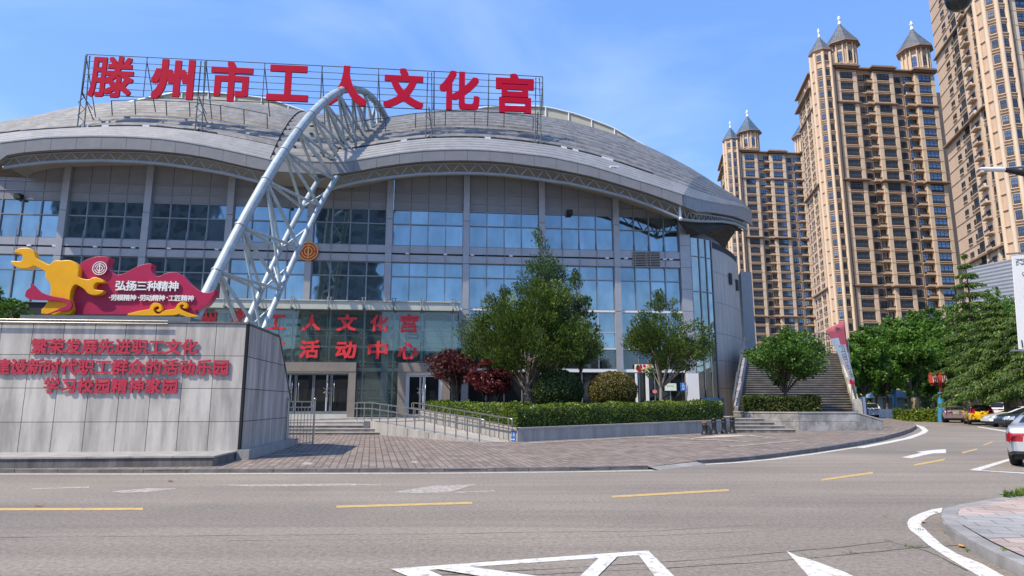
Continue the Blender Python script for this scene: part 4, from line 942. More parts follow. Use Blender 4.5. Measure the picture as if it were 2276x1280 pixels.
handrail('steel tube handrail on the hedge side of the ramp', RC, RD, -.02, .985, 14, Vector((-.16, -.10, 0)))

# planter with its hedges
PA, PB_, PC_ = Vector((.22, 25.95, 0)), Vector((11.1, 33.8, 0)), Vector((-4.9, 35.5, 0))
planter = thing('planter_bed', 'long low stone planter with a box hedge between the ramp and the bollards', 'planter', PA)
def wallrun(mb, A, B, zb0, zt0, zb1, zt1, th, side, seg=1.25, cap=None):
    L_ = (B-A).length; n = max(1, round(L_/seg)); d = (B-A)/n; nn = Vector((-d.y, d.x, 0)).normalized()*side*th
    for k in range(n):
        a, b = A+d*(k+.003), A+d*(k+.997); t0, t1 = k/n, (k+1)/n; za, zb = zb0+(zb1-zb0)*t0, zb0+(zb1-zb0)*t1; ya, yb = zt0+(zt1-zt0)*t0, zt0+(zt1-zt0)*t1
        mb.add([a+UP*za, b+UP*zb, b+UP*yb, a+UP*ya, a+nn+UP*za, b+nn+UP*zb, b+nn+UP*yb, a+nn+UP*ya], [(0, 1, 2, 3), (3, 2, 6, 7), (5, 4, 7, 6), (1, 5, 6, 2), (4, 0, 3, 7)])
        if cap is not None:
            o = -nn.normalized()*.03; cap.add([p+UP*z for p, z in ((a+o, ya), (b+o, yb), (b+o, yb+.07), (a+o, ya+.07), (b+nn, yb+.07), (a+nn, ya+.07), (a+o*0, ya), (b+o*0, yb))], [(0, 1, 2, 3), (3, 2, 4, 5), (6, 7, 1, 0)])
wm, cm = MB(), MB()
wallrun(wm, PA, PB_, -.1, .60, -.1, .74, .25, 1, 1.3, cm); wallrun(wm, PA, PC_, -.1, .60, .3, 1.15, .25, -1, 1.2, cm)
wm.build('planter_wall', 'granite_pl', planter); cm.build('planter_coping', 'step', planter)
so_ = MB(); so_.add([PA+UP*.55+Vector((0, .2, 0)), PB_+UP*.65, Vector((11.3, 38, .95)), Vector((-4.5, 38, 1.0)), PC_+UP*.95], [(0, 1, 2, 3, 4)]); so_.build('soil', 'soil', planter)
def hedge(name, label, A, B, th, z0a, z1a, z0b, z1b, n, leaf, side=1, seed=1, lsz=.085, group=None, amp=.05):
    g = np.random.default_rng(seed); d = B-A; L_ = d.length; d = d/L_; nn = Vector((-d.y, d.x, 0))*side
    root = thing(name, label, 'hedge', A+UP*z0a, 0, group)
    core = MB(); rows = []; k_ = max(6, int(L_/.35))
    prof = [(.07, 0), (.05, .6), (.08, .90), (.22, .965), (th-.22, .965), (th-.08, .90), (th-.05, .6), (th-.07, 0)]
    for i in range(k_+1):
        t = .004+.992*i/k_; p = A+d*L_*t; za, zb = z0a+(z0b-z0a)*t, z1a+(z1b-z1a)*t
        rows.append([p+nn*o+UP*(za+(zb-za-.06)*h) for o, h in prof])
    core.grid(rows, 0, True); core.add(rows[0], [tuple(range(8))]); core.add(rows[-1], [tuple(range(8))[::-1]]); core.build('twigs', leaf+'_core', root)
    P = []
    per = 2*(z1a-z0a)+th
    for _ in range(n):
        t = g.uniform(-.004, 1.004); q = g.uniform(0, per+.5); H = (z1a-z0a)+((z1b-z0b)-(z1a-z0a))*t; z0 = z0a+(z0b-z0a)*t
        w = amp*math.sin(t*L_*2.1+seed)+amp*.7*math.sin(t*L_*5.3+2)
        if q < H: o, z = -.02, q
        elif q < H+th: o, z = q-H, H+w*.8
        elif q < 2*H+th: o, z = th+.02, q-H-th
        else: t = 0.0 if g.random() < .5 else 1.0; o, z = g.uniform(0, th), g.uniform(0, H)
        if z > H*.93: z -= max(0, .12-min(o, th-o))*.5
        p = A+d*L_*t+nn*(o+g.normal()*.035)+UP*(z0+max(.02, z+g.normal()*.03)); P.append(tuple(p-LOC[root.name]))
    obj_from(leafmesh('hedge_leaves', P, lsz, leaf, seed=seed), 'foliage', root); return root
for k in ('leaf_hedge', 'leaf_hedge_dk', 'leaf_ball', 'leaf_ball_dk'): M[k+'_core'] = mat(k+'_twigs', {'leaf_hedge': (.022, .045, .010), 'leaf_hedge_dk': (.015, .028, .008), 'leaf_ball': (.045, .04, .012), 'leaf_ball_dk': (.014, .030, .008)}[k], .9, 0, .3, 3, 25, .4)
fdir = (PB_-PA).normalized(); fn = Vector((-fdir.y, fdir.x, 0)); ldir = (PC_-PA).normalized(); ln_ = Vector((ldir.y, -ldir.x, 0))
hedge('hedge', 'bright clipped box hedge along the front of the planter', PA+fn*.30+fdir*.15, PB_+fn*.30-fdir*.2, .85, .62, 1.50, .78, 1.72, 15000, 'leaf_hedge', 1, 2, .075, 'clipped hedges')
hedge('hedge', 'bright clipped box hedge beside the ramp handrail', PA+ln_*.32+ldir*.95, PC_+ln_*.32-ldir*.1, .80, .62, 1.50, 1.12, 1.72, 10000, 'leaf_hedge', -1, 3, .075, 'clipped hedges')
hedge('hedge', 'low green hedge at the back of the planter behind the shrubs', Vector((-4.2, 36.9, 0)), Vector((11.2, 37.6, 0)), .7, .9, 1.55, .9, 1.55, 7000, 'leaf_hedge', 1, 4, .09, 'clipped hedges')
# inclined signs
def sign_plate(label, c, ex, n, w, h, icons, rows=1):
    t = thing('accessible_sign', label, 'sign', c, 0, 'blue wheelchair signs'); b = MB(); ex = Vector(ex).normalized(); n = Vector(n).normalized(); c = Vector(c)
    b.obox(c-ex*w/2-UP*h/2, ex*w, n*.012, UP*h); b.build('board', 'blue_sign', t); k = MB()
    def q(pts, o=.016): k.prism([c+ex*(x*w)+UP*(y*h)+n*o for x, y in pts], n*.003)
    a = w/h
    for ix, iy, s in icons:                                    # seated figure with a wheel
        q([(ix+s*.10*math.cos(t_)-.06*s, iy+s*a*(.42+.10*math.sin(t_))) for t_ in np.linspace(0, 6.283, 13)[:-1]])
        q([(ix-.14*s, iy+.30*s*a), (ix+.02*s, iy+.30*s*a), (ix+.04*s, iy+.02*s*a), (ix-.10*s, iy+.0*s*a)])
        q([(ix-.06*s, iy+.0*s*a), (ix+.26*s, iy+.0*s*a), (ix+.40*s, iy-.32*s*a), (ix+.28*s, iy-.34*s*a), (ix+.18*s, iy-.10*s*a), (ix-.06*s, iy-.10*s*a)])
        for t0, t1 in zip(np.linspace(R(130), R(400), 15)[:-1], np.linspace(R(130), R(400), 15)[1:]):
            q([(ix-.02*s+r*s*math.cos(tt), iy-.12*s*a+r*s*a*math.sin(tt)) for r, tt in ((.26, t0), (.34, t0), (.34, t1), (.26, t1))])
    k.build('pictogram', 'lwhite', t); return t, c, ex, n
rd_ = (RD-RC).normalized(); sc0 = RC.lerp(RD, .955)
sg1 = sign_plate('small blue ramp sign on the planter wall by the low end of the ramp', PA+ldir*.30+UP*.36-ln_*.03, -ldir, -ln_, .34, .42, [(-.22, .12, .42), (.24, .12, .42)])
t_, c_, e_, n_ = sg1; tb = MB()
for k in range(5): tb.obox(c_+e_*(-.135+k*.056)-UP*.165+n_*.013, e_*.040, n_*.004, UP*.045)
tb.build('caption', 'lwhite', t_)

# glass porch
porch = thing('entrance_porch', 'green tinted glass entrance porch with red characters and spider fittings', 'porch', fp(-9, GF, PZ))
sP0 = -22.5; sP1 = os_(1017, 760, GF)[0]; zC0 = os_(900, 691, GF)[1]; zC1 = os_(900, 671, GF+.5)[1]
M['canopy'] = mat('cream_canopy', (.50, .52, .46), .5, .1, .06, .5, 20, 0, .1)
cb_ = MB(); cb_.fbox(sP0, sP1+.1, .1, GF+.42, zC0, zC1); cb_.fbox(sP0, sP1+.14, .05, GF+.50, zC1, zC1+.06); cb_.build('canopy', 'canopy', porch)
posts_u = [649, 731, 808, 874, 936, 1005]; ps = [os_(u, 780, GF-.16)[0] for u in posts_u]; st_ = np.mean(np.diff(ps)); allp = [ps[0]-st_*2, ps[0]-st_]+ps
for s in allp: MB().tube(fp(s, GF-.16, PZ), fp(s, GF-.16, zC0), .07, 10).build('post', 'mull_lt', porch)
zr = [os_(808, v, GF)[1] for v in (746, 808, 868)]
for s in allp:
    for z in zr:
        sd = MB(); c = fp(s, GF-.10, z)
        for dx in (-.16, .16):
            for dz in (-.15, .15): q = fp(s+dx, GF-.02, z+dz); sd.tube(c, q, .016, 6); sd.lathe(q-NF*.0, [(.035, -.02), (.04, 0), (.035, .02)], 8)
        sd.tube(fp(s, GF-.16, z), fp(s, GF-.05, z), .03, 6); sd.build('spider_fitting', 'steel', porch)
for s in allp: ar = MB(); ar.obox(fp(s-.05, GF+.3, zC0-.02), EX*.1, NF*.55, UP*.1); ar.tube(fp(s, GF+.8, zC0+.05), fp(s-.12, GF+.55, zC1+.22), .03, 6); ar.tube(fp(s, GF+.8, zC0+.05), fp(s+.12, GF+.55, zC1+.22), .03, 6); ar.tube(fp(s-.16, GF+.55, zC1+.22), fp(s+.16, GF+.55, zC1+.22), .025, 6); ar.build('canopy_arm', 'grey_base', porch)
# portals
def sz(u, v, o=GF): return os_(u, v, o)
D1L, D1R = sz(600, 860)[0], sz(791, 860)[0]; D2L, D2R = sz(884, 860)[0], sz(1000, 860)[0]; zL1 = sz(780, 806)[1]; zL0 = sz(780, 826)[1]
M['portal'] = mat('portal_stone', (.25, .215, .18), .45, .1, .08, .6, 25, 0, .1)
for (a, b, wl, jw, lab) in ((D1L, D1R, 0, .45, ''), (D2L, D2R, 0, .50, '')):
    pb = MB(); pb.fbox(a, b, GF-.35, GF+.30, zL0, zL1); pb.fbox(b-jw, b, GF-.35, GF+.27, PZ+.002, zL0-.003); pb.fbox(a, a+jw, GF-.35, GF+.27, PZ+.002, zL0-.003); pb.build('portal', 'portal', porch)
def gpane(s0, s1, z0, z1, o=GF):
    return (fp(s0, o, z0), fp(s1, o, z0), fp(s1, o, z1), fp(s0, o, z1))
gl = MB(); edges = sorted(allp+[sP0, sP1])
for a, b in zip(edges[:-1], edges[1:]):
    for z0, z1 in zip([zL1, zr[0]], [zr[0], zC0]):
        if z1-z0 > .1: gl.quad(*gpane(a+.008, b-.008, z0+.006, z1-.006))
for a, b in ((D1R+.02, D2L-.02), (D2R+.02, sP1)):
    for z0, z1 in zip([PZ+.03, zr[2], zr[1]], [zr[2], zr[1], zL1]):
        if z1-z0 > .05: gl.quad(*gpane(a, b, z0+.006, z1-.006))
gl.add([fp(sP1, GF, PZ), fp(sP1, .05, PZ), fp(sP1, .05, zC0), fp(sP1, GF, zC0)], [(0, 1, 2, 3)])
gl.build('glass_wall', 'cglass', porch)
rl = MB()
for z in zr[:1]+[zL1+.02]: rl.fbox(sP0, sP1, GF-.12, GF-.09, z-.012, z+.012)
rl.build('tension_rod', 'steel', porch)
# doors in the two portals
def door(s0, s1, z0, z1, o, hs, frame='grey_base'):
    f = MB(); w = .07
    f.fbox(s0, s0+w, o-.05, o+.02, z0, z1); f.fbox(s1-w, s1, o-.05, o+.02, z0, z1); f.fbox(s0+w, s1-w, o-.05, o+.02, z1-.09, z1); f.fbox(s0+w, s1-w, o-.05, o+.02, z0, z0+.16)
    d = f.build('door', frame, porch); p = MB(); p.quad(*gpane(s0+w, s1-w, z0+.16, z1-.09, o-.02)); p.build('pane', 'dglass', d)
    h = MB(); h.path([fp(hs, o+.03, z0+.75), fp(hs, o+.10, z0+.75), fp(hs, o+.10, z0+2.05), fp(hs, o+.03, z0+2.05)], .022, 8); h.build('handle', 'steel', d)
z1 = zL0-.12; n = 4; a0, b0 = D1L+.45, D1R-.45
for k in range(n): s0 = a0+(b0-a0)*k/n; s1 = a0+(b0-a0)*(k+1)/n; door(s0+.01, s1-.01, PZ+.22, z1, GF-.1, s1-.2 if k % 2 == 0 else s0+.2)
hb = MB(); hb.fbox(a0, b0, GF-.2, GF+.05, z1+.003, zL0-.004); hb.build('door_head', 'canopy', porch); hb = MB(); hb.fbox(a0, b0, GF-.2, GF+.10, PZ+.003, PZ+.21); hb.build('door_sill', 'canopy', porch)
a0, b0 = D2L+.5, D2R-.5
fw_ = MB(); fw_.fbox(a0, a0+.14, GF-.25, GF+.05, PZ+.01, zL0-.01); fw_.fbox(b0-.14, b0, GF-.25, GF+.05, PZ+.01, zL0-.01); fw_.fbox(a0+.14, b0-.14, GF-.25, GF+.05, zL0-.2, zL0-.01); fw_.build('door_surround', 'whitemetal', porch)
mid = (a0+b0)/2
door(a0+.15, mid-.01, PZ+.03, zL0-.21, GF-.12, mid-.1, 'whitemetal'); door(mid+.01, b0-.15, PZ+.03, zL0-.21, GF-.12, mid+.1, 'whitemetal')
inn = MB(); inn.fbox(a0, b0, GF-1.3, GF-1.25, PZ, zL0); inn.build('lobby_back', 'room', porch)
for ch, u, v, w, h in [('州', 463, 712, 34, 38), ('市', 533, 705, 44, 42), ('工', 613, 716, 42, 33), ('人', 693, 717, 42, 36), ('文', 771, 717, 44, 37), ('化', 843, 718, 40, 37), ('宫', 909, 718, 41, 42), ('工', 612, 776, 42, 33), ('活', 688, 776, 44, 40), ('动', 769, 777, 46, 39), ('中', 840, 778, 44, 41), ('心', 907, 779, 46, 39)]:
    p = op(u, v, GF+.05); wv = (op(u+w/2, v, GF+.05)-op(u-w/2, v, GF+.05)).dot(EX); hv = op(u, v-h/2, GF+.05).z-op(u, v+h/2, GF+.05).z
    letter(porch, ch, .030, p, EX*wv+UP*wv*.02, UP*hv+EX*hv*.05, .05, NF, 'redg')
# low steel barrier inside between the portals, and a red rope line behind the doors
br_ = MB(); s0, s1 = sz(806, 880, .9)[0], sz(872, 880, .9)[0]
for z in (1.75, 1.95): br_.tube(fp(s0, .9, z), fp(s1, .9, z), .03, 6)
for k in range(9): s = s0+(s1-s0)*k/8; br_.tube(fp(s, .9, PZ), fp(s, .9, 1.75), .015, 6)
br_.build('barrier', 'steel', porch)

# right part of the ground floor: doors, notices, signs
for q0, q1, o0, o1 in ((SC0-.02, SC1+.05, .245, .50), (fac(1434, 860)[0], fac(1434, 860)[0]+.16, .1, .35), (fac(1411, 860)[0], fac(1411, 860)[0]+.10, .1, .35)): wl_ = MB(); wl_.fbox(q0, q1, o0, o1, .75, 3.68); wl_.build('door_post', 'whitemetal', hall)
def board(name, label, cat, u0, v0, u1, v1, off, mats):
    a = op(u0, v1, off); b = op(u1, v0, off); t = thing(name, label, cat, (a+b)/2); s0, s1 = (a-FO).dot(EX), (b-FO).dot(EX)
    m = MB(); m.fbox(s0, s1, off-.03, off, a.z, b.z); m.build('board', mats, t); return t, s0, s1, a.z, b.z
cs, cz = fac(1519, 857, .55); a_, sa1, b_1, za1, zb1 = board('wheelchair_sign', 'blue wheelchair sign on the white column beside the green poster', 'sign', 1513, 850.5, 1525.5, 868.5, .56, 'blue_sign')
k = MB(); c = fp((sa1+b_1)/2, .56, za1+(zb1-za1)*.62); hh = zb1-za1
def qd(pts): k.prism([c+EX*(x*hh)+UP*(y*hh)+NF*.004 for x, y in pts], NF*.006)
qd([(-.05+.05*math.cos(t), .24+.05*math.sin(t)) for t in np.linspace(0, 6.28, 11)[:-1]]); qd([(-.09, .17), (-.02, .17), (0, .03), (-.07, .0)]); qd([(-.05, .04), (.12, .04), (.18, -.14), (.13, -.15), (.08, -.01), (-.05, -.01)])
for t0, t1 in zip(np.linspace(2.2, 6.6, 13)[:-1], np.linspace(2.2, 6.6, 13)[1:]): qd([(-.02+r*math.cos(t), -.05+r*math.sin(t)) for r, t in ((.12, t0), (.155, t0), (.155, t1), (.12, t1))])
for y, n_ in ((-.36, 4), (-.48, 3)):
    for i in range(n_): qd([(-.17+i*.09, y), (-.11+i*.09, y), (-.11+i*.09, y+.075), (-.17+i*.09, y+.075)])
k.build('pictogram', 'lwhite', a_)
M['poster'] = mat('poster_paper', (.62, .74, .66), .5, 0, .2, 3, 9, 0); M['poster_p'] = mat('pink_notice', (.70, .22, .22), .5); M['bluebox'] = mat('blue_hoarding', (.05, .20, .42), .5, 0, .3, 2, 8, 0)
t_p, p0, p1, q0, q1 = board('notice_poster', 'pale green and white poster on the glass beside the slim juniper trunk', 'poster', 1478, 852, 1503, 868, .22, 'poster')
k = MB()
for i in range(4): k.fbox(p0+.15+i*.13, p0+.24+i*.13, .221, .226, q0+.27, q0+.36)
k.build('poster_print', 'gold', t_p)
t_q = thing('door_notice', 'small round pink notice on the dark glass door', 'notice', op(1455, 870, .2)); k = MB(); c = op(1455, 870, .16); k.prism([c+EX*(.17*math.cos(t))+UP*(.125*math.sin(t)) for t in np.linspace(0, 6.28, 21)[:-1]], NF*.02); k.build('paper', 'poster_p', t_q)
t_b, *_ = board('banner_strip', 'white banner printed with coloured flowers above the dark doors behind the slim juniper', 'banner', 1411, 810, 1452, 827, .24, 'lwhite')
k = MB()
for i in range(26):
    p = op(random.uniform(1413, 1450), random.uniform(812, 825), .25); r = random.uniform(.05, .14); k.prism([p+EX*(r*math.cos(t))+UP*(r*math.sin(t)) for t in np.linspace(0, 6.28, 7)[:-1]], NF*(.004+.001*i), i % 3)
k.build('flower_print', ['red', 'leaf_hedge_core', 'emb_gold'], t_b)
hb_ = MB(); q = [Vector((p.x+.25, p.y-.35, 0)) for p in SIDE[:4]]; wallband(q, .75, 2.0, hb_)
setp(hb_.build('blue_hoarding', 'bluebox'), 'low blue panel standing before the curved glass of the hall flank', 'panel')

# ================================================================== RIGHT STEPS, GRAND STAIRCASE, RIGHT PLANTER
LZ = .85
rst = thing('side_steps', 'four low stone steps beside the bollards leading to the grand staircase', 'steps', (12, 33.5, 0))
for k in range(4):
    m_ = MB(); z1 = LZ-.167*k; y0 = 34.2-.36*k; x1 = 12.95+.37*k
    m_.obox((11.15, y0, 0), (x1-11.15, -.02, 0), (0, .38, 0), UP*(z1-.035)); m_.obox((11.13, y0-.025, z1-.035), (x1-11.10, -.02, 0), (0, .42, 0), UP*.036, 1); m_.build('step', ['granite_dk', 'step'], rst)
ld_ = MB(); ld_.obox((11.2, 34.58, 0), (1.4, 0, 0), (0, 5.6, 0), UP*(LZ-.03)); ld_.obox((11.2, 34.6, LZ-.03), (1.42, 0, 0), (0, 4.4, 0), UP*.03); ld_.obox((11.2, 39.0, LZ-.03), (9.6, 0, 0), (0, 1.8, 0), UP*.03); ld_.build('landing', 'step', rst)
gst = thing('grand_staircase', 'wide dark stone outdoor staircase rising beside the hall', 'staircase', (16.5, 40, 0))
SD_ = Vector((.40, .917, 0)).normalized(); SAc = Vector((.997, .03, 0)); S0 = Vector((13.35, 39.2, 0)); SWD = 7.0; NST = 29; RUN = .425; RIS = .158
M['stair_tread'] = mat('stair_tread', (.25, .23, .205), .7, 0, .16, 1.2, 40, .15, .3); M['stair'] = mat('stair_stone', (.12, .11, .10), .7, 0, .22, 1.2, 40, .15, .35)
for k in range(NST):
    rm = MB(); a = S0+SD_*(RUN*k); z = LZ+RIS*k
    rm.obox(a, SAc*SWD, SD_*.05, UP*(z+RIS-.04) if k < 1 else UP*0+UP*(z+RIS-.04))
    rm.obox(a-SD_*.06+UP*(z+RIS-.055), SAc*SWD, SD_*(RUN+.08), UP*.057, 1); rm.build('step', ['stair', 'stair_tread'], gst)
TOPZ = LZ+RIS*NST; E0 = S0+SD_*(RUN*NST); m_ = MB(); m_.obox(E0+UP*(TOPZ-.3), SAc*(SWD+1), SD_*7, UP*.3); m_.obox(S0+SD_*.4, SAc*.02, SD_*(RUN*NST), UP*.2); m_.build('upper_landing', 'stair', gst)
M['cream'] = mat('cream_stone', (.55, .50, .40), .6, 0, .08, 1, 30, .1, .15)
# right parapet, stepped in three, with iron rails on it
pm = MB()
for (k0, k1) in ((-1, 9), (9, 18), (18, NST)):
    for j in range(k0, k1):
        a = S0+SAc*SWD+SD_*(RUN*j); z0 = LZ+RIS*max(j, 0)-.3; zt = LZ+RIS*j+.62
        b = S0+SAc*SWD+SD_*(RUN*(j+1)); pm.add([a+UP*z0, b+UP*z0, b+UP*(zt+RIS), a+UP*zt, a+SAc*.4+UP*0, b+SAc*.4+UP*0, b+SAc*.4+UP*(zt+RIS), a+SAc*.4+UP*zt], [(3, 2, 1, 0), (7, 6, 2, 3), (4, 5, 6, 7)])
    a = S0+SAc*SWD+SD_*(RUN*k0)-SD_*.12; z = LZ+RIS*max(k0, 0); pm.obox(a-SAc*.04, SAc*.5, SD_*.42, UP*(z+1.02))
pm.build('parapet', 'cream', gst)
irn = MB(); q0 = S0+SAc*(SWD+.2)
for k in range(NST*2):
    p = q0+SD_*(RUN*k/2)+UP*(LZ+RIS*k/2+.62); irn.tube(p, p+UP*.75, .018, 5)
irn.tube(q0+UP*(LZ+1.37), q0+SD_*(RUN*NST)+UP*(TOPZ+1.37), .035, 6); irn.build('iron_rail', 'frame_dk', gst)
# left wall and its steel handrail
lm = MB(); a = S0-SAc*.25; b = a+SD_*(RUN*NST); lm.add([a, b, b+UP*(TOPZ+.55), a+UP*(LZ+.55), a+SAc*.25, b+SAc*.25, b+SAc*.25+UP*(TOPZ+.55), a+SAc*.25+UP*(LZ+.55)], [(0, 1, 2, 3), (3, 2, 6, 7), (7, 6, 5, 4), (0, 3, 7, 4)]); lm.build('side_wall', 'planter', gst)
hr = MB(); hr.path([a+UP*(LZ+.95), a+SD_*(RUN*9)+UP*(LZ+RIS*9+1.3), a+SD_*(RUN*10.5)+UP*(LZ+RIS*9+1.35), b+UP*(TOPZ+1.2)], .06, 8)
for k in range(0, NST, 3): p = a+SD_*(RUN*k)+UP*(LZ+RIS*k+.5); hr.tube(p, p+UP*.6, .03, 6)
hr.build('handrail', 'steel', gst)
gate = thing('iron_gate', 'arched dark iron gate at the head of the grand staircase', 'gate', E0+SAc*(SWD-2.0)+UP*TOPZ); gm = MB(); ga = E0+SAc*(SWD-2.4)+UP*TOPZ
for k in range(13):
    t = k/12; p = ga+SAc*(2.4*t); gm.tube(p, p+UP*(1.1+.5*math.sin(math.pi*t)), .022, 5)
for z in (.15, .6, 1.1): gm.tube(ga+UP*z, ga+SAc*2.4+UP*z, .022, 5)
gm.path([ga+SAc*(2.4*t)+UP*(1.1+.5*math.sin(math.pi*t)) for t in np.linspace(0, 1, 15)], .035, 6); gm.build('gate_leaf', 'frame_dk', gate)
for q in (ga-SAc*.1, ga+SAc*2.5): MB().tube(q, q+UP*1.4, .07, 8).build('gate_post', 'frame_dk', gate)

rp = thing('corner_planter', 'pale stone planter wall carrying a dark hedge and a round crowned tree', 'planter', (15.2, 35.3, 0))
QA, QB, QC, QD = Vector((12.75, 36.5, 0)), Vector((15.2, 35.3, 0)), Vector((18.45, 35.55, 0)), Vector((19.95, 35.75, 0))
M['pl_wet'] = mat('weathered_granite', (.40, .385, .365), .55, 0, .12, .7, 30, .12, .45)
wm, cm = MB(), MB()
for A, B, n_ in ((QA, QB, 2), (QB, QC, 3)):
    wallrun(wm, A, B, .0, .66, .0, .66, .25, 1, 1.3); wallrun(wm, A, B, .672, 1.10, .672, 1.10, .25, 1, 1.3, cm)
wallrun(wm, Vector((13.0, 39.0, 0)), QA, .0, 1.10, .0, 1.10, .25, 1, 1.3, cm); wallrun(wm, QC, QD, .0, 1.10, .0, .68, .25, 1, 3, cm); wm.build('planter_wall', 'pl_wet', rp); cm.build('coping', 'step', rp)
m_ = MB(); m_.add([QA+UP*1.02+Vector((0, .1, 0)), QB+UP*1.02+Vector((0, .1, 0)), QC+UP*1.02, Vector((18.5, 38.6, 1.02)), Vector((13.2, 39.0, 1.02))], [(0, 1, 2, 3, 4)]); m_.build('soil', 'soil', rp)
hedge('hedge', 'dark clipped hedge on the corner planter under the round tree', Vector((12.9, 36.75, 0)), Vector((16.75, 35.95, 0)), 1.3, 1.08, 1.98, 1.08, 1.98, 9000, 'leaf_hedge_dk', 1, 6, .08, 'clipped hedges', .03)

# ================================================================== TREES AND SHRUBS
def limb(mb, p, d, L_, r, depth, ends, g, up=.25, spread=.7, seg=4, mids=None):
    pts = [p]; rs = [r]; q = p.copy(); d = d.normalized()
    for k in range(seg):
        d = (d+Vector(g.normal(size=3))*.13+UP*up*.12).normalized(); q = q+d*(L_/seg); pts.append(q.copy()); rs.append(r*(1-.45*(k+1)/seg))
        if mids is not None: mids.append(q.copy())
    mb.path(pts, rs, 7 if depth > 1 else 5, 0, False)
    if depth <= 0: ends.append(q); return
    for k in range(3 if depth > 1 else 2):
        nd = (d+Vector(g.normal(size=3))*spread).normalized(); limb(mb, pts[-1] if k < 2 else pts[-2], nd, L_*.68, rs[-1]*.8, depth-1, ends, g, up, spread, 3, mids)
def crown_clumps(prof, g, n, cr=.22):
    """clump centres filling a crown given as (z, cx, cy, radius) slices"""
    zs = [p[0] for p in prof]; C = []; Rr = []
    rr = np.array([p[3] for p in prof]); w = np.interp(np.linspace(zs[0], zs[-1], 60), zs, rr)**1.3; w /= w.sum()
    for _ in range(n):
        z = g.choice(np.linspace(zs[0], zs[-1], 60), p=w)+g.normal()*.1; R_ = float(np.interp(z, zs, rr)); cx = float(np.interp(z, zs, [p[1] for p in prof])); cy = float(np.interp(z, zs, [p[2] for p in prof]))
        t = g.uniform(0, 2*math.pi); r = R_*math.sqrt(g.uniform(.12, 1.0)); k = max(.22, cr*(.55+.9*g.random())*max(R_, .8)); r = max(0, r-k*.35)
        C.append((cx+r*math.cos(t), cy+r*math.sin(t), z)); Rr.append(k)
    return C, Rr
def tree(label, base, prof, trunk_r, leaf, n, lsz, nc, name='tree', cat='tree', bark='bark', seed=1, group=None, tufts=None, cr=.22, aspect=1.7, squash=.75, stems=1, fork=.4, shell=.55, limbs=True):
    g = np.random.default_rng(seed); root = thing(name, label, cat, base, 0, group); base = Vector(base); mb = MB()
    C, Rr = crown_clumps(prof, g, nc, cr)
    tz_ = prof[-1]; C += [(tz_[1], tz_[2], tz_[0]-q*.22) for q in range(4)]; Rr += [.16, .22, .3, .38]
    zmid = prof[0][0]+(prof[-1][0]-prof[0][0])*.35
    for s in range(stems):
        fk = base+UP*((prof[0][0]-base.z)*fork*g.uniform(.8, 1.2))+Vector(g.normal(size=3))*trunk_r*(1.2 if stems > 1 else .4); b0 = base+Vector((math.cos(s*2.4), math.sin(s*2.4), 0))*trunk_r*(.8 if stems > 1 else 0)-UP*.1
        mb.path([b0, b0.lerp(fk, .12)+Vector(g.normal(size=3))*.02, b0.lerp(fk, .55)+Vector(g.normal(size=3))*trunk_r*.3, fk], [trunk_r*1.25, trunk_r, trunk_r*.86, trunk_r*.75], 10, 0, False)
        if limbs:
            idx = g.choice(len(C), min(len(C), 16 if stems == 1 else 9), False)
            for i in idx:
                e = Vector(C[i]); m1 = fk.lerp(e, .4)+UP*(.10*(e-fk).length)+Vector(g.normal(size=3))*.06*(e-fk).length; m2 = fk.lerp(e, .75)+UP*(.06*(e-fk).length)
                r0 = trunk_r*g.uniform(.28, .5); mb.path([fk, m1, m2, e], [r0, r0*.75, r0*.45, r0*.12], 6, 0, False)
        top = Vector((prof[-1][1], prof[-1][2], prof[-1][0])); mb.path([fk, fk.lerp(top, .4)+Vector(g.normal(size=3))*.1, fk.lerp(top, .92)], [trunk_r*.72, trunk_r*.42, .02], 8, 0, False)
    mb.build('trunk', bark, root)
    P = clump_points(C, Rr, n, seed+1, shell, squash); ax = None
    if tufts:
        k = P-np.array([[prof[len(prof)//2][1], prof[len(prof)//2][2], 0]])*1.0; k[:, 2] = 0; k /= np.linalg.norm(k, axis=1)[:, None]+.01; ax = k*.6+np.array([0, 0, tufts])
    me = leafmesh('leaves', P-np.array(base), lsz, leaf, aspect=aspect, seed=seed+2, axis=ax); obj_from(me, 'crown', root); return root
def slices(base, Y, rows):
    """crown slices from the photo's outline: (v, left, right) at depth Y"""
    out = []
    for v, a, b in sorted(rows, reverse=True):
        p = py((a+b)/2, v, Y); q = py(b, v, Y); out.append((p.z, p.x, Y, max(.12, q.x-p.x)))
    return out
tb_ = py(1183, 905, 33.5); tb_.z = .8
tree('large broad juniper with olive foliage and pale forked trunk in the planter', tb_, slices(tb_, 33.5, [(625, 1140, 1268), (660, 1085, 1295), (700, 1050, 1302), (740, 1026, 1326), (775, 1030, 1330), (800, 1060, 1310), (820, 1110, 1255)]), .19, 'leaf_juniper', 78000, .080, 200, name='juniper_tree', bark='bark_pale', seed=11, tufts=.75, cr=.150, aspect=2.4, squash=1.0, stems=3, fork=.5)
tb2 = py(1214, 900, 35.2); tb2.z = .8
tree('tall slender dark conifer whose spire rises behind the big juniper', tb2, slices(tb2, 35.2, [(508, 1193, 1200), (530, 1188, 1212), (560, 1178, 1232), (590, 1166, 1246), (625, 1150, 1262), (680, 1145, 1275), (760, 1150, 1280), (820, 1170, 1270)]), .13, 'leaf_conifer', 20000, .085, 120, name='conifer_tree', seed=12, tufts=1.0, cr=.34, aspect=2.6, squash=1.1, fork=.8)
tb5 = py(1290, 900, 34.8); tb5.z = .8
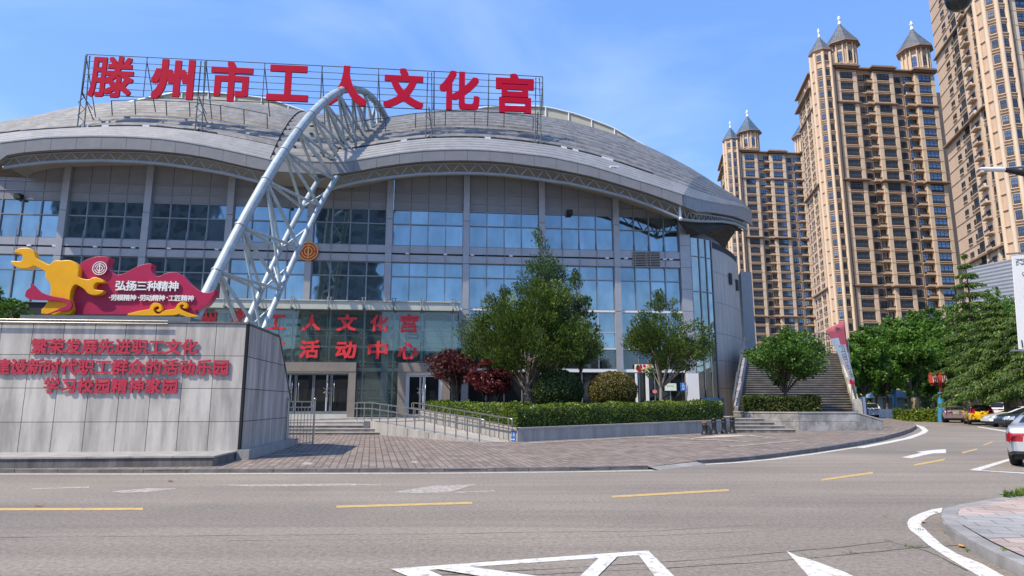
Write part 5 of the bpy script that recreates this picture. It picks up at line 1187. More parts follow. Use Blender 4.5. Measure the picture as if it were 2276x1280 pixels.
tree('thin ragged conifer squeezed between the big juniper and the bronze ball shrub', tb5, slices(tb5, 34.8, [(602, 1276, 1282), (640, 1270, 1294), (700, 1275, 1330), (750, 1285, 1338), (800, 1280, 1325)]), .08, 'leaf_conifer', 3200, .11, 30, name='conifer_tree', seed=17, tufts=.9, cr=.34, aspect=2.6, squash=1.0, fork=.8)
tb3 = py(1471, 900, 34.3); tb3.z = .8
tree('smaller loose juniper with a slim pale trunk before the doors with the green poster', tb3, slices(tb3, 34.3, [(648, 1460, 1474), (675, 1425, 1510), (705, 1412, 1540), (735, 1396, 1572), (765, 1392, 1586), (795, 1410, 1560), (825, 1440, 1530)]), .105, 'leaf_juniper', 25000, .078, 95, name='juniper_tree', bark='bark_pale', seed=13, tufts=.7, cr=.19, aspect=2.4, squash=.9, fork=.75)
mb1 = py(1018, 905, 34.2); mb1.z = .85
tree('dark purple red maple with several slanting stems beside the porch doors', mb1, slices(mb1, 34.2, [(783, 965, 1040), (797, 940, 1058), (815, 936, 1066), (835, 952, 1062), (850, 985, 1050)]), .07, 'leaf_maple_dk', 5200, .10, 46, name='maple_tree', bark='bark', seed=21, cr=.30, squash=.5, stems=3, fork=.55, group='red maples in the planter')
mb2 = py(1098, 908, 32.2); mb2.z = .8
tree('crimson maple with flat layered foliage under the big juniper', mb2, slices(mb2, 32.2, [(806, 1065, 1110), (825, 1045, 1130), (845, 1036, 1144), (862, 1045, 1142), (878, 1075, 1125)]), .06, 'leaf_maple', 5200, .095, 44, name='maple_tree', bark='bark', seed=22, cr=.30, squash=.45, stems=2, fork=.5, group='red maples in the planter')
def ball(label, u, v, Y, r, leaf, seed, sq=1.0):
    c = py(u, v, Y); root = thing('ball_shrub', label, 'shrub', (c.x, c.y, .75), 0, 'clipped ball shrubs in the planter'); g = np.random.default_rng(seed)
    cm_ = MB(); prof = [(max(.02, r*.93*math.sin(t)), c.z-.75-r*sq*.93*math.cos(t)) for t in np.linspace(.35, math.pi-.02, 12)]; cm_.lathe((0, 0, 0), prof, 22); cm_.build('twigs', leaf+'_core', root, True)
    d = g.normal(size=(7500, 3)); d /= np.linalg.norm(d, axis=1)[:, None]; d = d[d[:, 2] > -.9]; P = d*(r*g.normal(1.0, .025, len(d)))[:, None]; P[:, 2] = P[:, 2]*sq+c.z-.75
    obj_from(leafmesh('leaves', P, .075, leaf, seed=seed), 'foliage', root)
ball('round clipped shrub with bronze tinted leaves, sunlit on the planter', 1362, 868, 31.8, 1.13, 'leaf_ball', 31, .80)
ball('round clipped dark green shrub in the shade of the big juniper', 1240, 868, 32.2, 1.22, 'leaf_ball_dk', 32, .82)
tb4 = py(1746, 900, 37.3); tb4.z = 1.0
tree('round crowned green tree on the corner planter before the staircase', tb4, slices(tb4, 37.3, [(738, 1700, 1800), (752, 1685, 1818), (775, 1665, 1830), (800, 1655, 1836), (820, 1668, 1825), (838, 1700, 1795), (858, 1722, 1768)]), .12, 'leaf_broad2', 13000, .125, 80, name='broadleaf_tree', bark='bark', seed=41, cr=.23, squash=.7, fork=.7)
tl = py(10, 770, 31); tl.z = .1
tree('small bushy green tree rising behind the plinth near the spanner sculpture', tl, slices(tl, 31, [(640, -30, 20), (665, -45, 46), (690, -55, 60), (720, -60, 62), (760, -50, 50)]), .09, 'leaf_broad2', 4200, .12, 30, name='broadleaf_tree', seed=42, cr=.3)
sb = py(1430, 880, 34.8)
bt = [(1880, 760, 1858, 1912, 64, 0), (1925, 728, 1882, 1972, 66, 0), (1972, 706, 1925, 2025, 71, 1), (2022, 690, 1970, 2075, 68, 0), (2072, 684, 2020, 2122, 74, 1), (2118, 676, 2068, 2165, 70, 0), (2160, 690, 2110, 2210, 78, 1), (2215, 640, 2160, 2290, 82, 1), (2275, 650, 2215, 2350, 76, 0), (1898, 742, 1868, 1935, 74, 1), (1948, 720, 1905, 1996, 76, 0), (2046, 700, 2000, 2096, 80, 1)]
blab = ['narrow green tree beside the cream staircase parapet', 'green broadleaf tree directly behind the feather flag', 'dark broadleaf tree behind the blue roofed gatehouse', 'tall light green broadleaf tree behind the white gate pillars', 'dark green broadleaf tree above the red lantern post', 'bright broadleaf tree touching the pointed cedar above the pinkish grey car', 'dark broadleaf tree behind the pointed cedar', 'broadleaf tree before the grey dotted board', 'broadleaf tree directly behind the hanging banner', 'dark tree filling the gap between the feather flag and the staircase parapet', 'green tree standing deep behind the feather flag and white crossover', 'dark tree standing deep behind the peach gate pillars']
for (u, vt, ul, ur, Y, kd), lb in zip(bt, blab):
    p = py(u, 900, Y); p.z = .1; H = [(vt, u-12, u+14)]; w = ur-ul
    for f, k in ((.12, .62), (.3, .86), (.5, 1.0), (.7, .96), (.85, .8), (1.0, .5)): v = vt+(872-vt)*f; H.append((v, u-w*k/2, u+w*k/2))
    tree(lb, p, slices(p, Y, H), .17, 'leaf_broad' if kd == 0 else 'leaf_broad2', 11500, .25, 90, name='broadleaf_tree', seed=50+u % 37, cr=.27, squash=.95, fork=.75, group='broadleaf trees beyond the car park')
def cedar(label, u, vtop, Y, spread, seed, n=11000, zlow=2.6, lz=.15, lev=14):
    g = np.random.default_rng(seed); b = py(u, 900, Y); b.z = .05; top = py(u, vtop, Y); H = top.z; root = thing('cedar_tree', label, 'tree', b, 0, 'layered cedars by the parked cars'); mb = MB()
    mb.path([b-UP*.1, Vector((b.x+.05, b.y, H*.4)), Vector((b.x, b.y, H*.98))], [.26, .17, .02], 9, 0, False); P = []; A = []; per = max(20, n//(lev*8))
    for k in range(lev):
        t = k/(lev-1); z = zlow+(H-zlow-.2)*t**.95; L_ = spread*(1-t)**.8+.18; nbr = 8 if t < .7 else 6
        for j in range(nbr):
            an = 2*math.pi*(j+g.uniform(-.3, .3))/nbr+k*1.3; d = Vector((math.cos(an), math.sin(an), 0)); l = L_*g.uniform(.65, 1.12); sd = Vector((-d.y, d.x, 0)); pts = []
            for q in np.linspace(0, 1, 5): pts.append(Vector((b.x, b.y, z))+d*(l*q)+UP*(l*(.10*q-.30*q*q)))
            mb.path(pts, [.06*(1-t)+.015, .04*(1-t)+.012, .03*(1-t)+.01, .018, .008], 5, 0, False)
            m = int(per*(.35+l/spread)); 
            for _ in range(m):
                q = g.uniform(.18, 1.04)**.8; c = Vector((b.x, b.y, z))+d*(l*q)+UP*(l*(.10*q-.30*q*q)); w = l*.20*math.sin(min(q, .98)*math.pi)**.6+.10; o = g.normal()*.6; dr = abs(g.normal())*.11
                c = c+sd*(o*w)+UP*(-dr-abs(o)*w*.28+g.normal()*.03); P.append(tuple(c-b)); A.append(tuple(d*.55+sd*o*.5-UP*(.55+dr)))
    mb.build('trunk', 'bark', root); obj_from(leafmesh('needles', P, lz, 'leaf_cedar', aspect=3.2, seed=seed, axis=A), 'crown', root); return root
cedar('tall pointed cedar whose tip stands before the dotted board and nearest tower', 2184, 562, 56, 3.4, 61, 20000, 3.0)
cedar('wide drooping cedar spreading over the yellow hatchback', 2238, 655, 49, 4.2, 62, 26000, 2.5)
cedar('drooping cedar behind the silver sedan and the hanging banner', 2330, 610, 46, 4.2, 63, 18000, 2.8)

# ================================================================== STREET FURNITURE
M['bollard'] = mat('bollard_wrap', (.035, .037, .042), .5, .2, .5, 14, 50, .4, .4)
for k, (u, v, sc, tip, lb) in enumerate([(1567, 966.5, .80, 1, 'dark bollard with a brownish cap and a short leaning stub at its foot'), (1588, 965.2, 1.0, 0, 'dark speckled bollard next to the one with the brown cap'), (1610, 964.4, .98, 0, 'slim dark bollard between the speckled bollard and the broken capped one'), (1629, 963.2, 1.04, 0, 'black bollard nearest the low steps, its cap broken')]):
    z = zpl(30); p = gp(u, v, z); t = thing('bollard', lb, 'bollard', p, 0, 'dark bollards before the right steps'); b = MB(); h = .78*sc
    b.lathe((0, 0, 0), [(.17, 0), (.17, .08), (.135, .12), (.115, .30*h), (.105, .62*h), (.125, .68*h), (.125, .74*h), (.10, .78*h)], 16); b.build('shaft', 'bollard', t, True)
    c = MB(); c.lathe((0, 0, 0), [(.085, .78*h), (.12, .83*h), (.13, .90*h), (.10, .97*h), (.03, h)], 14); c.build('cap', 'bollard' if k else 'dryleaf2', t, True)
    if tip: s = MB(); s.path([(.16, -.02, 0), (.2, -.02, .22), (.13, -.02, .44)], [.13, .10, .05], 10); s.build('stub', 'bollard', t, True)
pv = MB(); pv.add([gp(u, v, zpl(30)+.004) for u, v in [(1530, 974), (1640, 963), (1740, 961), (1700, 966), (1600, 972)]], [(0, 1, 2, 3, 4)]); M['paleslab'] = mat('pale_slab', (.50, .42, .33), .8, 0, .15, 2, 30, .2); pv.build('pale_strip', 'paleslab', plaza)
for pts in ([(1440, 969), (1436, 970.5), (1660, 982), (1664, 980.7)], [(1620, 992), (1625, 993), (1780, 979.5), (1776, 978.5)], [(1430, 972), (1428, 973.2), (1560, 978.5), (1562, 977.5)], [(1640, 964.5), (1638, 965.5), (1722, 975), (1726, 974.2)], [(1930, 962), (1928, 963), (1968, 964), (1970, 963)], [(560, 1012.5), (560, 1014), (700, 1007), (700, 1005.8)], [(668, 1032), (690, 1033), (700, 1028), (676, 1027)], [(915, 1024), (914, 1028), (926, 1029), (928, 1025)], [(1160, 985), (1158, 986.5), (1450, 970.5), (1452, 969.5)]):
    m = MB(); P = [gp(u, v, .1) for u, v in pts]; P = [Vector((p.x, p.y, 0)) for p in P]
    P = [gp(u, v, zpl(p.y)+.005) for (u, v), p in zip(pts, P)]; m.add(P, [tuple(range(len(P)))]); m.build('plaza_line', 'worn_paint', plaza)
# feather flag
ff = thing('feather_flag', 'red and pale blue feather flag on a blue water base before the corner planter', 'flag', gp(1897, 952, .19)); fb_ = gp(1897, 953, .19)
m_ = MB(); m_.lathe((0, 0, 0), [(.30, 0), (.40, .04), (.42, .16), (.42, .24), (.36, .31), (.08, .33)], 22); m_.build('base', mat('blue_base', (.03, .09, .14), .4, 0, .2, 3, 20, 0, .3), ff, True)
fy = fb_.y+.0; pt = MB(); pt.path([fb_+UP*.3, py(1893, 870, fy), py(1889, 800, fy), py(1880, 714, fy)], [.025, .022, .018, .010], 8); pt.build('pole', 'steel', ff)
Lf = [(1837, 731), (1841, 741), (1846, 753), (1853, 768), (1862, 786), (1871, 804), (1881, 825), (1889, 842), (1893, 850)]; Rt = [(1877, 713), (1879, 730), (1881, 748), (1883, 765), (1886, 783), (1889, 801), (1894, 822), (1898, 840), (1900, 853)]
M['flag_red'] = mat('flag_red', (.36, .07, .10), .7, 0, .1, 3, 30, 0); M['flag_blue'] = mat('flag_blue', (.30, .40, .50), .7, 0, .1, 3, 30, 0); M['flag_pale'] = mat('flag_pale', (.36, .38, .47), .7, 0, .12, 4, 30, 0)
cl = MB(); rows = []; nx = 8
for i, (a, b) in enumerate(zip(Lf, Rt)):
    rows.append([py(a[0]+(b[0]-a[0])*k/nx, a[1]+(b[1]-a[1])*k/nx, fy+.05*math.sin(k*1.0)*(1-k/nx)) for k in range(nx+1)])
for i in range(len(rows)-1):
    for k in range(nx):
        red = i < 2 or k >= nx-1 and i < 4 or (i == 2 and k > 3); cl.add([rows[i][k], rows[i][k+1], rows[i+1][k+1], rows[i+1][k]], [(0, 1, 2, 3)], 0 if red else (1 if i < 4 else 2), True)
o = cl.build('cloth', ['flag_red', 'flag_blue', 'flag_pale'], ff); bm = bmesh.new(); bm.from_mesh(o.data); bmesh.ops.remove_doubles(bm, verts=bm.verts, dist=.0005); bm.to_mesh(o.data); bm.free(); sd_ = o.modifiers.new('hem', 'SOLIDIFY'); sd_.thickness = .006
tk = MB()
def fl_pt(i, k): i0 = min(int(i), len(rows)-2); a = rows[i0][min(int(k), nx-1)].lerp(rows[i0][min(int(k), nx-1)+1], k-int(k)); b = rows[i0+1][min(int(k), nx-1)].lerp(rows[i0+1][min(int(k), nx-1)+1], k-int(k)); return a.lerp(b, i-i0)+Vector((0, -.03, 0))
for c0 in (3.1, 4.1, 5.1, 6.1):
    for (i0, k0, i1, k1) in ((0, 2.5, 0, 5.6), (.35, 2.8, .35, 5.4), (.7, 2.5, .7, 5.6), (0, 2.6, .75, 2.7), (0, 5.5, .75, 5.5), (.1, 4, .7, 4)):
        if random.random() < .8: tk.tube(fl_pt(c0+i0, k0), fl_pt(c0+i1, k1), .013, 4)
for a in range(7): tk.tube(fl_pt(.4+.15*math.sin(a*2), 4+.5*math.cos(a*1.7)), fl_pt(.9+.3*math.sin(a*1.1), 4.4+1.2*math.cos(a*2.3)), .010, 4)
tk.build('flag_print', 'grey_base', ff); tg = MB(); p = [py(u, v, fy-.02) for u, v in ((1888, 843), (1898, 846), (1900, 856), (1889, 853))]; tg.prism(p, (0, .012, 0)); tg.build('tag', 'red', ff)
# blue post with red lantern boxes
bl = thing('lantern_post', 'blue post carrying two red lantern boxes beside the hedge', 'lamp post', gp(2091, 936, 0)); by_ = 58.0
m_ = MB(); a = py(2091, 934, by_); a.z = 0; m_.path([a, py(2091, 872, by_)], .24, 12); m_.build('post', 'blue_pole', bl); m_ = MB(); m_.path([py(2091, 872, by_), py(2088, 838, by_)], [.10, .07], 8); m_.tube(py(2070, 856, by_), py(2106, 854, by_), .06, 6); m_.build('arm', 'emb_red', bl)
M['lantern'] = mat('red_lantern', (.45, .05, .03), .5, 0, .25, 4, 12, 0)
for u in (2074, 2095):
    p = py(u, 842, by_); m_ = MB(); m_.box(p, (.52, .42, .72), 0, .3); m_.box(p+UP*.47, (.45, .36, .12), 0, .3); o = m_.build('lantern_box', 'lantern', bl); w = MB()
    for k in range(3): w.box(p+Vector((-.18+.17*k, -.30, .1*(k % 2)-.05)), (.07, .02, .5), 0, .1)
    w.build('lantern_print', 'lwhite', o)
for k in range(5):
    pass
# gatehouse with a blue roof and its blue post
gh = thing('gatehouse', 'small gatehouse with a grey blue hipped roof behind the white fence', 'gatehouse', py(1972, 905, 78)); c = py(1976, 905, 79); m_ = MB(); m_.box((c.x, c.y, 1.25), (2.6, 2.2, 2.5)); m_.build('wall', 'grey_base', gh)
m_ = MB(); h0, h1 = py(1976, 884, 78).z, py(1976, 865, 78).z; a = [Vector((c.x+x, c.y+y, h0)) for x, y in ((-2.3, -2), (2.3, -2), (2.3, 2), (-2.3, 2))]; b = [Vector((c.x+x, c.y, h1)) for x in (-1.3, 1.3)]; m_.add(a+b, [(0, 1, 5, 4), (1, 2, 5), (2, 3, 4, 5), (3, 0, 4), (3, 2, 1, 0)]); m_.build('roof', mat('blue_grey_tile', (.16, .23, .32), .5), gh)
bp = thing('blue_post', 'plain blue steel post before the gatehouse', 'post', py(1988, 920, 70)); m_ = MB(); a = py(1989, 915, 70); a.z = 0; m_.path([a, py(1987, 866, 70)], .20, 10); m_.lathe(py(1987, 866, 70), [(.22, 0), (.22, .08), (.05, .14)], 10); m_.build('shaft', 'blue_pole', bp)
# boundary wall: peach pillars with iron panels
M['peach'] = mat('peach_render', (.50, .36, .24), .8, 0, .1, 1, 30, .1, .2)
bw = thing('boundary_wall', 'peach boundary wall with ball topped pillars and black iron panels', 'wall', py(2040, 900, 82)); 
for u in (1965, 2000, 2038, 2150): pm = MB(); p = py(u, 905, 82); h = py(u, 876, 82).z; pm.box((p.x, p.y, h/2), (.75, .75, h)); pm.box((p.x, p.y, h+.06), (.95, .95, .14)); pm.lathe((p.x, p.y, h+.13), [(.1, 0), (.25, .1), (.30, .3), (.2, .5), (.02, .56)], 12); pm.build('pillar', 'peach', bw)
a, b = py(2038, 905, 82.1), py(2150, 905, 82.1); m_ = MB(); m_.box(((a.x+b.x)/2, a.y, .5), (b.x-a.x-.7, .3, 1.0)); a2, b2 = py(2152, 905, 82.1), py(2215, 905, 82.1); h = py(2180, 884, 82).z; m_.box(((a2.x+b2.x)/2, a2.y, h/2), (b2.x-a2.x, .3, h)); m_.build('low_wall', 'peach', bw)
for q0, q1 in ((1968, 1998), (2002, 2036), (2040, 2148)):
    im = MB(); a, b = py(q0, 905, 82), py(q1, 905, 82); n = int((b.x-a.x)/.16)
    for k in range(n): p = a.lerp(b, (k+.5)/n); im.tube((p.x, p.y, .9), (p.x, p.y, 2.5), .022, 4, cap=False)
    for z in (1.0, 2.4): im.tube((a.x, a.y, z), (b.x, b.y, z), .03, 4)
    im.build('iron_panel', 'frame_dk', bw)
rpil = thing('gate_pillar', 'dark red brick gate pillar behind the black car under the cedars', 'pillar', py(2268, 900, 60)); p = py(2270, 900, 60); m_ = MB(); m_.box((p.x, p.y, 1.45), (1.5, 1.2, 2.9)); m_.box((p.x, p.y, 2.95), (1.7, 1.4, .18)); m_.box((p.x+.2, p.y-.62, 1.5), (.5, .06, 1.8), 1); m_.build('shaft', [mat('red_brick', (.20, .085, .065), .8), 'gap'], rpil)
# white picket barrier and white gate by the stairs
wb_ = thing('picket_fence', 'low white picket barrier beside the white parked car', 'fence', py(1975, 920, 68)); m_ = MB(); a, b = py(1955, 922, 68), py(1996, 922, 68)
for k in range(17): p = a.lerp(b, k/16); m_.box((p.x, p.y, .55), (.07, .04, 1.0))
m_.build('picket', 'whitemetal', wb_)
for z in (.25, .85): MB().tube((a.x, a.y, z), (b.x, b.y, z), .03, 5).build('rail', 'whitemetal', wb_)
wg = thing('white_gate', 'white lattice topped steel gate between the staircase parapet and the parked crossover', 'gate', py(1898, 905, 50)); m_ = MB(); a, b = py(1880, 912, 50), py(1921, 912, 50); zt = py(1900, 885, 50).z
for k in range(18): p = a.lerp(b, k/17); m_.tube((p.x, p.y, .2), (p.x, p.y, zt-.3), .018, 5)
for k in range(9): p, q = a.lerp(b, k/9), a.lerp(b, (k+1)/9); m_.tube((p.x, p.y, zt-.3), (q.x, q.y, zt), .015, 4); m_.tube((q.x, q.y, zt-.3), (p.x, p.y, zt), .015, 4)
for z in (.25, zt-.3, zt): m_.tube((a.x, a.y, z), (b.x, b.y, z), .025, 5)
m_.build('leaf', 'whitemetal', wg)
for u, v in ((1903, 860), (1921, 882)): p = py(u, 912, 49.8); m_ = MB(); m_.box((p.x, p.y, py(u, v, 49.8).z/2), (.20, .20, py(u, v, 49.8).z)); m_.build('post', 'whitemetal', wg)
hedge('hedge', 'loose green hedge along the far road edge beside the lantern post', py(1986, 930, 62)*1.0+Vector((0, 0, -py(1986, 930, 62).z)), py(2092, 932, 58)*1.0+Vector((0, 0, -py(2092, 932, 58).z)), 1.0, .0, 1.05, .0, 1.0, 5000, 'leaf_hedge', 1, 9, .16, 'clipped hedges', .10)
vg = MB(); vg.add([Vector((30, 66, .07)), Vector((120, 60, .07)), Vector((120, 150, .07)), Vector((20, 150, .07))], [(0, 1, 2, 3)]); setp(vg.build('lawn', mat('lawn_soil', (.075, .085, .035), .95, 0, .35, .8, 8, .4)), kind='structure')
gsh = np.random.default_rng(77); Ps = []
for k in range(70):
    t = k/69; c_ = np.array([38+62*t, 92+gsh.normal()*2.5-6*t, 0]); rr_ = 2.2+gsh.random()*1.4; d_ = gsh.normal(size=(230, 3)); d_ /= np.linalg.norm(d_, axis=1)[:, None]; q_ = c_+d_*rr_*gsh.uniform(.75, 1.05, 230)[:, None]*np.array([1, 1, 1.25])+np.array([0, 0, 2.4+gsh.random()*1.6]); Ps.append(q_[q_[:, 2] > .1])
setp(obj_from(leafmesh('shrub_leaves', np.concatenate(Ps), .55, 'leaf_broad2', seed=78, aspect=1.5), 'shrubbery'), 'dark mass of shrubs and undergrowth behind the peach boundary wall', 'shrubbery', kind='stuff')
# dotted grey board behind the cedars
db = thing('perforated_board', 'large grey dotted board standing behind the cedars before the nearest tower', 'board', py(2200, 660, 90)); a, b = py(2156, 640, 90), py(2300, 640, 84); zt0, zt1, zb0 = py(2156, 596, 90).z, py(2300, 566, 84).z, py(2156, 685, 90).z
m_ = MB(); m_.prism([Vector((a.x, a.y, zb0)), Vector((b.x, b.y, zb0)), Vector((b.x, b.y, zt1)), Vector((a.x, a.y, zt0))], (.1, .5, 0)); m_.build('panel', 'panel', db); dk = MB(); dx = (b-a); nn = Vector((-.25, -1, 0)).normalized()
for i in range(34):
    for j in range(12):
        t = (i+.5)/34; z = zb0+(zt0+(zt1-zt0)*t-zb0)*(j+.5)/12; p = Vector((a.x+dx.x*t, a.y+dx.y*t, z))+nn*.03; e = Vector((dx.x, dx.y, 0)).normalized()*.10; dk.quad(p-e-UP*.1, p+e-UP*.1, p+e+UP*.1, p-e+UP*.1)
setp(dk.build('hole_pattern', 'grey_base', db), kind='stuff')
for t in (.25, .75): p = a.lerp(b, t); m_ = MB(); m_.tube((p.x, p.y+.7, 0), (p.x, p.y+.7, zb0+2), .25, 8); m_.build('post', 'grey_base', db)
# solar lamp with a hanging banner, its pole just outside the frame
LY = 12.0
lamp = thing('solar_street_lamp', 'solar street lamp with a slim white head and a gridded panel on its arm', 'street lamp', py(2352, 900, LY)); lp = py(2352, 400, LY); m_ = MB(); m_.path([(lp.x, lp.y, 0), (lp.x, lp.y, 3), (lp.x, lp.y, py(2352, 330, LY).z)], [.11, .09, .06], 12); m_.build('pole', 'whitemetal', lamp)
m_ = MB(); q0, q1, q2 = py(2175, 374.5, LY), py(2232, 377, LY), py(2345, 392, LY); m_.path([q0, q0.lerp(q1, .12), q0.lerp(q1, .85), q1], [.010, .030, .055, .045], 10); m_.build('lamp_head', 'whitemetal', lamp); m_ = MB(); m_.path([q1, q1.lerp(q2, .5)-UP*.02, q2], [.045, .075, .06], 8); m_.build('arm', 'black', lamp)
sp_m = MB(); a, b = py(2228, 374, LY), py(2350, 362, LY); up_v = Vector((.06, .55, .16)); sp_m.prism([a, b, b+up_v, a+up_v], (0, .01, -.035)); o = sp_m.build('solar_panel', mat('solar_cells', (.16, .20, .26), .25, .4, .1, 2, 30, 0), lamp); gm = MB()
for k in range(9): p = a.lerp(b, k/8); gm.tube(p+UP*.006, p+up_v+UP*.006, .005, 4)
for k in (0, .5, 1): gm.tube(a+up_v*k+UP*.006, b+up_v*k+UP*.006, .005, 4)
gm.build('cell_grid', 'whitemetal', o)
ban = thing('hanging_banner', 'white banner with outlined characters hanging between two steel arms', 'banner', py(2300, 670, LY)); c0, c1, c2, c3 = py(2249, 567, LY), py(2336, 560, LY), py(2352, 776, LY), py(2265, 776, LY); nb_ = Vector((0, -1, 0))
m_ = MB(); m_.prism([c0, c3, c2, c1], (0, .012, 0)); m_.build('cloth', 'lwhite', ban); ar_ = MB(); ar_.tube(py(2238, 564.5, LY), py(2354, 555, LY), .017, 8); ar_.tube(py(2246, 779, LY), py(2356, 779, LY), .017, 8); ar_.build('arm', 'steel', ban)
def bpt(x, y): return c0.lerp(c3, y).lerp(c1.lerp(c2, y), x)+Vector((0, -.004, 0))
ew = (c1-c0).normalized()
for ch, y, hh in (('文', .27, .25), ('化', .46, .25), ('节', .65, .25)):
    for of, dpt, mm in ((.034, .002, 'black'), (.0, .008, 'lwhite')):
        a, polys = GLY[('文化节'[('文化节').index(ch)], .0)]; lo, hi = a.min(0), a.max(0); md_ = (lo+hi)/2; mb = MB(); cc_ = bpt(.52, y); S_ = .44
        D = [(of*math.cos(k*math.pi/4), of*math.sin(k*math.pi/4)) for k in range(8)] if of else [(.012*math.cos(k*math.pi/3), .012*math.sin(k*math.pi/3)) for k in range(6)]
        for k, (dx_, dy_) in enumerate(D): mb.add([cc_+ew*((p[0]-md_[0]+dx_)*S_)+UP*((p[1]-md_[1]+dy_)*S_)-Vector((0, dpt+(p[2]+.5)*.003+.0002*k, 0)) for p in a], polys)
        mb.build('letter', mm, ban)
a, polys = GLY[('1', .0)]; mb = MB(); lo, hi = a.min(0), a.max(0); cc_ = bpt(.15, .94); mb.add([cc_+ew*((p[0]-.5)*.2)+UP*((p[1]-.36)*.2)-Vector((0, .003+(p[2]+.5)*.003, 0)) for p in a], polys); mb.build('letter', 'black', ban)
m_ = MB()
for k in range(10): a = bpt(.2+.25*math.cos(k*.7)*.5, .08+.035*math.sin(k*1.9)); b = bpt(.2+.25*math.cos(k*.7+1.5)*.5, .08+.035*math.sin(k*1.9+1.2)); m_.tube(a, b, .003, 4)
m_.build('sketch_print', 'black', ban)
# camera dome on a high bracket
dm = thing('camera_dome', 'dark glossy camera dome hanging high against the nearest tower', 'camera', py(2130, 10, 8)); dc = py(2131, -2, 8); r = .165; m_ = MB(); m_.lathe(dc, [(.01, -r), (r*.5, -r*.87), (r*.87, -r*.5), (r, 0), (r*.98, .06), (r*1.05, .07), (r*1.05, .16), (.06, .24)], 24); m_.build('dome', mat_plain('dome_black', (.012, .02, .024), .12), dm)
m_ = MB(); m_.path([dc+UP*.22, dc+UP*.55, dc+Vector((.9, .3, .62)), dc+Vector((2.6, .8, .7))], .035, 8); m_.path([dc+Vector((2.6, .8, .75)), Vector((dc.x+2.6, dc.y+.8, 0))], .09, 10); m_.build('bracket', 'frame_dk', dm)

# ================================================================== PARKED CARS
M['tint'] = mat_facade_glass('car_glass', (.035, .04, .045), .55, .001); M['tyre'] = mat('tyre', (.018, .018, .019), .8, 0, .2, 6, 60, 0)
M['rim'] = mat('alloy', (.42, .43, .44), .3, .8, .06); M['rim_dk'] = mat('dark_alloy', (.05, .05, .055), .35, .7, .06); M['trim'] = mat('black_trim', (.02, .02, .022), .5)
M['tail'] = mat_plain('tail_lamp', (.30, .010, .018), .15, 0, None, .6); M['lamp'] = mat_plain('clear_lamp', (.55, .57, .60), .12, .4, None, .6); M['plate_g'] = mat('green_plate', (.06, .42, .22), .5); M['plate_b'] = mat('blue_plate', (.05, .14, .50), .5)
def paint(name, c, metal=.0): 
    m = mat_plain(name, c, .32, metal, None, .8); return m
KIND = {
 'sedan': dict(L=4.75, W=1.82, top=[(0, .70), (.05, .92), (.14, 1.03), (.45, 1.07), (.85, 1.10), (1.25, 1.28), (1.75, 1.42), (2.3, 1.475), (2.8, 1.45), (3.2, 1.30), (3.65, 1.06), (4.1, .97), (4.5, .86), (4.68, .72), (4.75, .58)], belt=[(0, .9), (.85, 1.0), (2, .97), (3.6, .95), (4.75, .9)], cab=(.86, 3.6), tail=(.62, .86), lampz=(.60, .80)),
 'fastback': dict(L=4.95, W=1.95, top=[(0, .72), (.05, .94), (.12, 1.03), (.5, 1.10), (1.2, 1.30), (1.9, 1.42), (2.5, 1.455), (3.0, 1.38), (3.5, 1.15), (3.9, .98), (4.4, .86), (4.8, .72), (4.95, .55)], belt=[(0, .93), (1, .98), (2, .95), (3.8, .92), (4.95, .9)], cab=(.45, 3.8), tail=(.84, .93), lampz=(.58, .72)),
 'hatch': dict(L=4.0, W=1.76, top=[(0, .60), (.03, .92), (.10, 1.10), (.30, 1.40), (.42, 1.50), (.9, 1.545), (1.7, 1.55), (2.3, 1.48), (2.9, 1.10), (3.3, 1.02), (3.7, .90), (3.93, .72), (4.0, .55)], belt=[(0, .98), (1, .97), (3, .93), (4, .9)], cab=(.08, 2.9), tail=(.86, 1.30), lampz=(.62, .84)),
 'suv': dict(L=4.65, W=1.9, top=[(0, .70), (.04, 1.0), (.12, 1.12), (.45, 1.50), (.62, 1.60), (1.3, 1.66), (2.3, 1.66), (2.9, 1.55), (3.4, 1.15), (3.8, 1.06), (4.35, .95), (4.6, .78), (4.65, .6)], belt=[(0, 1.04), (2, 1.03), (4.65, 1.0)], cab=(.1, 3.4), tail=(.90, 1.02), lampz=(.70, .88)),
}
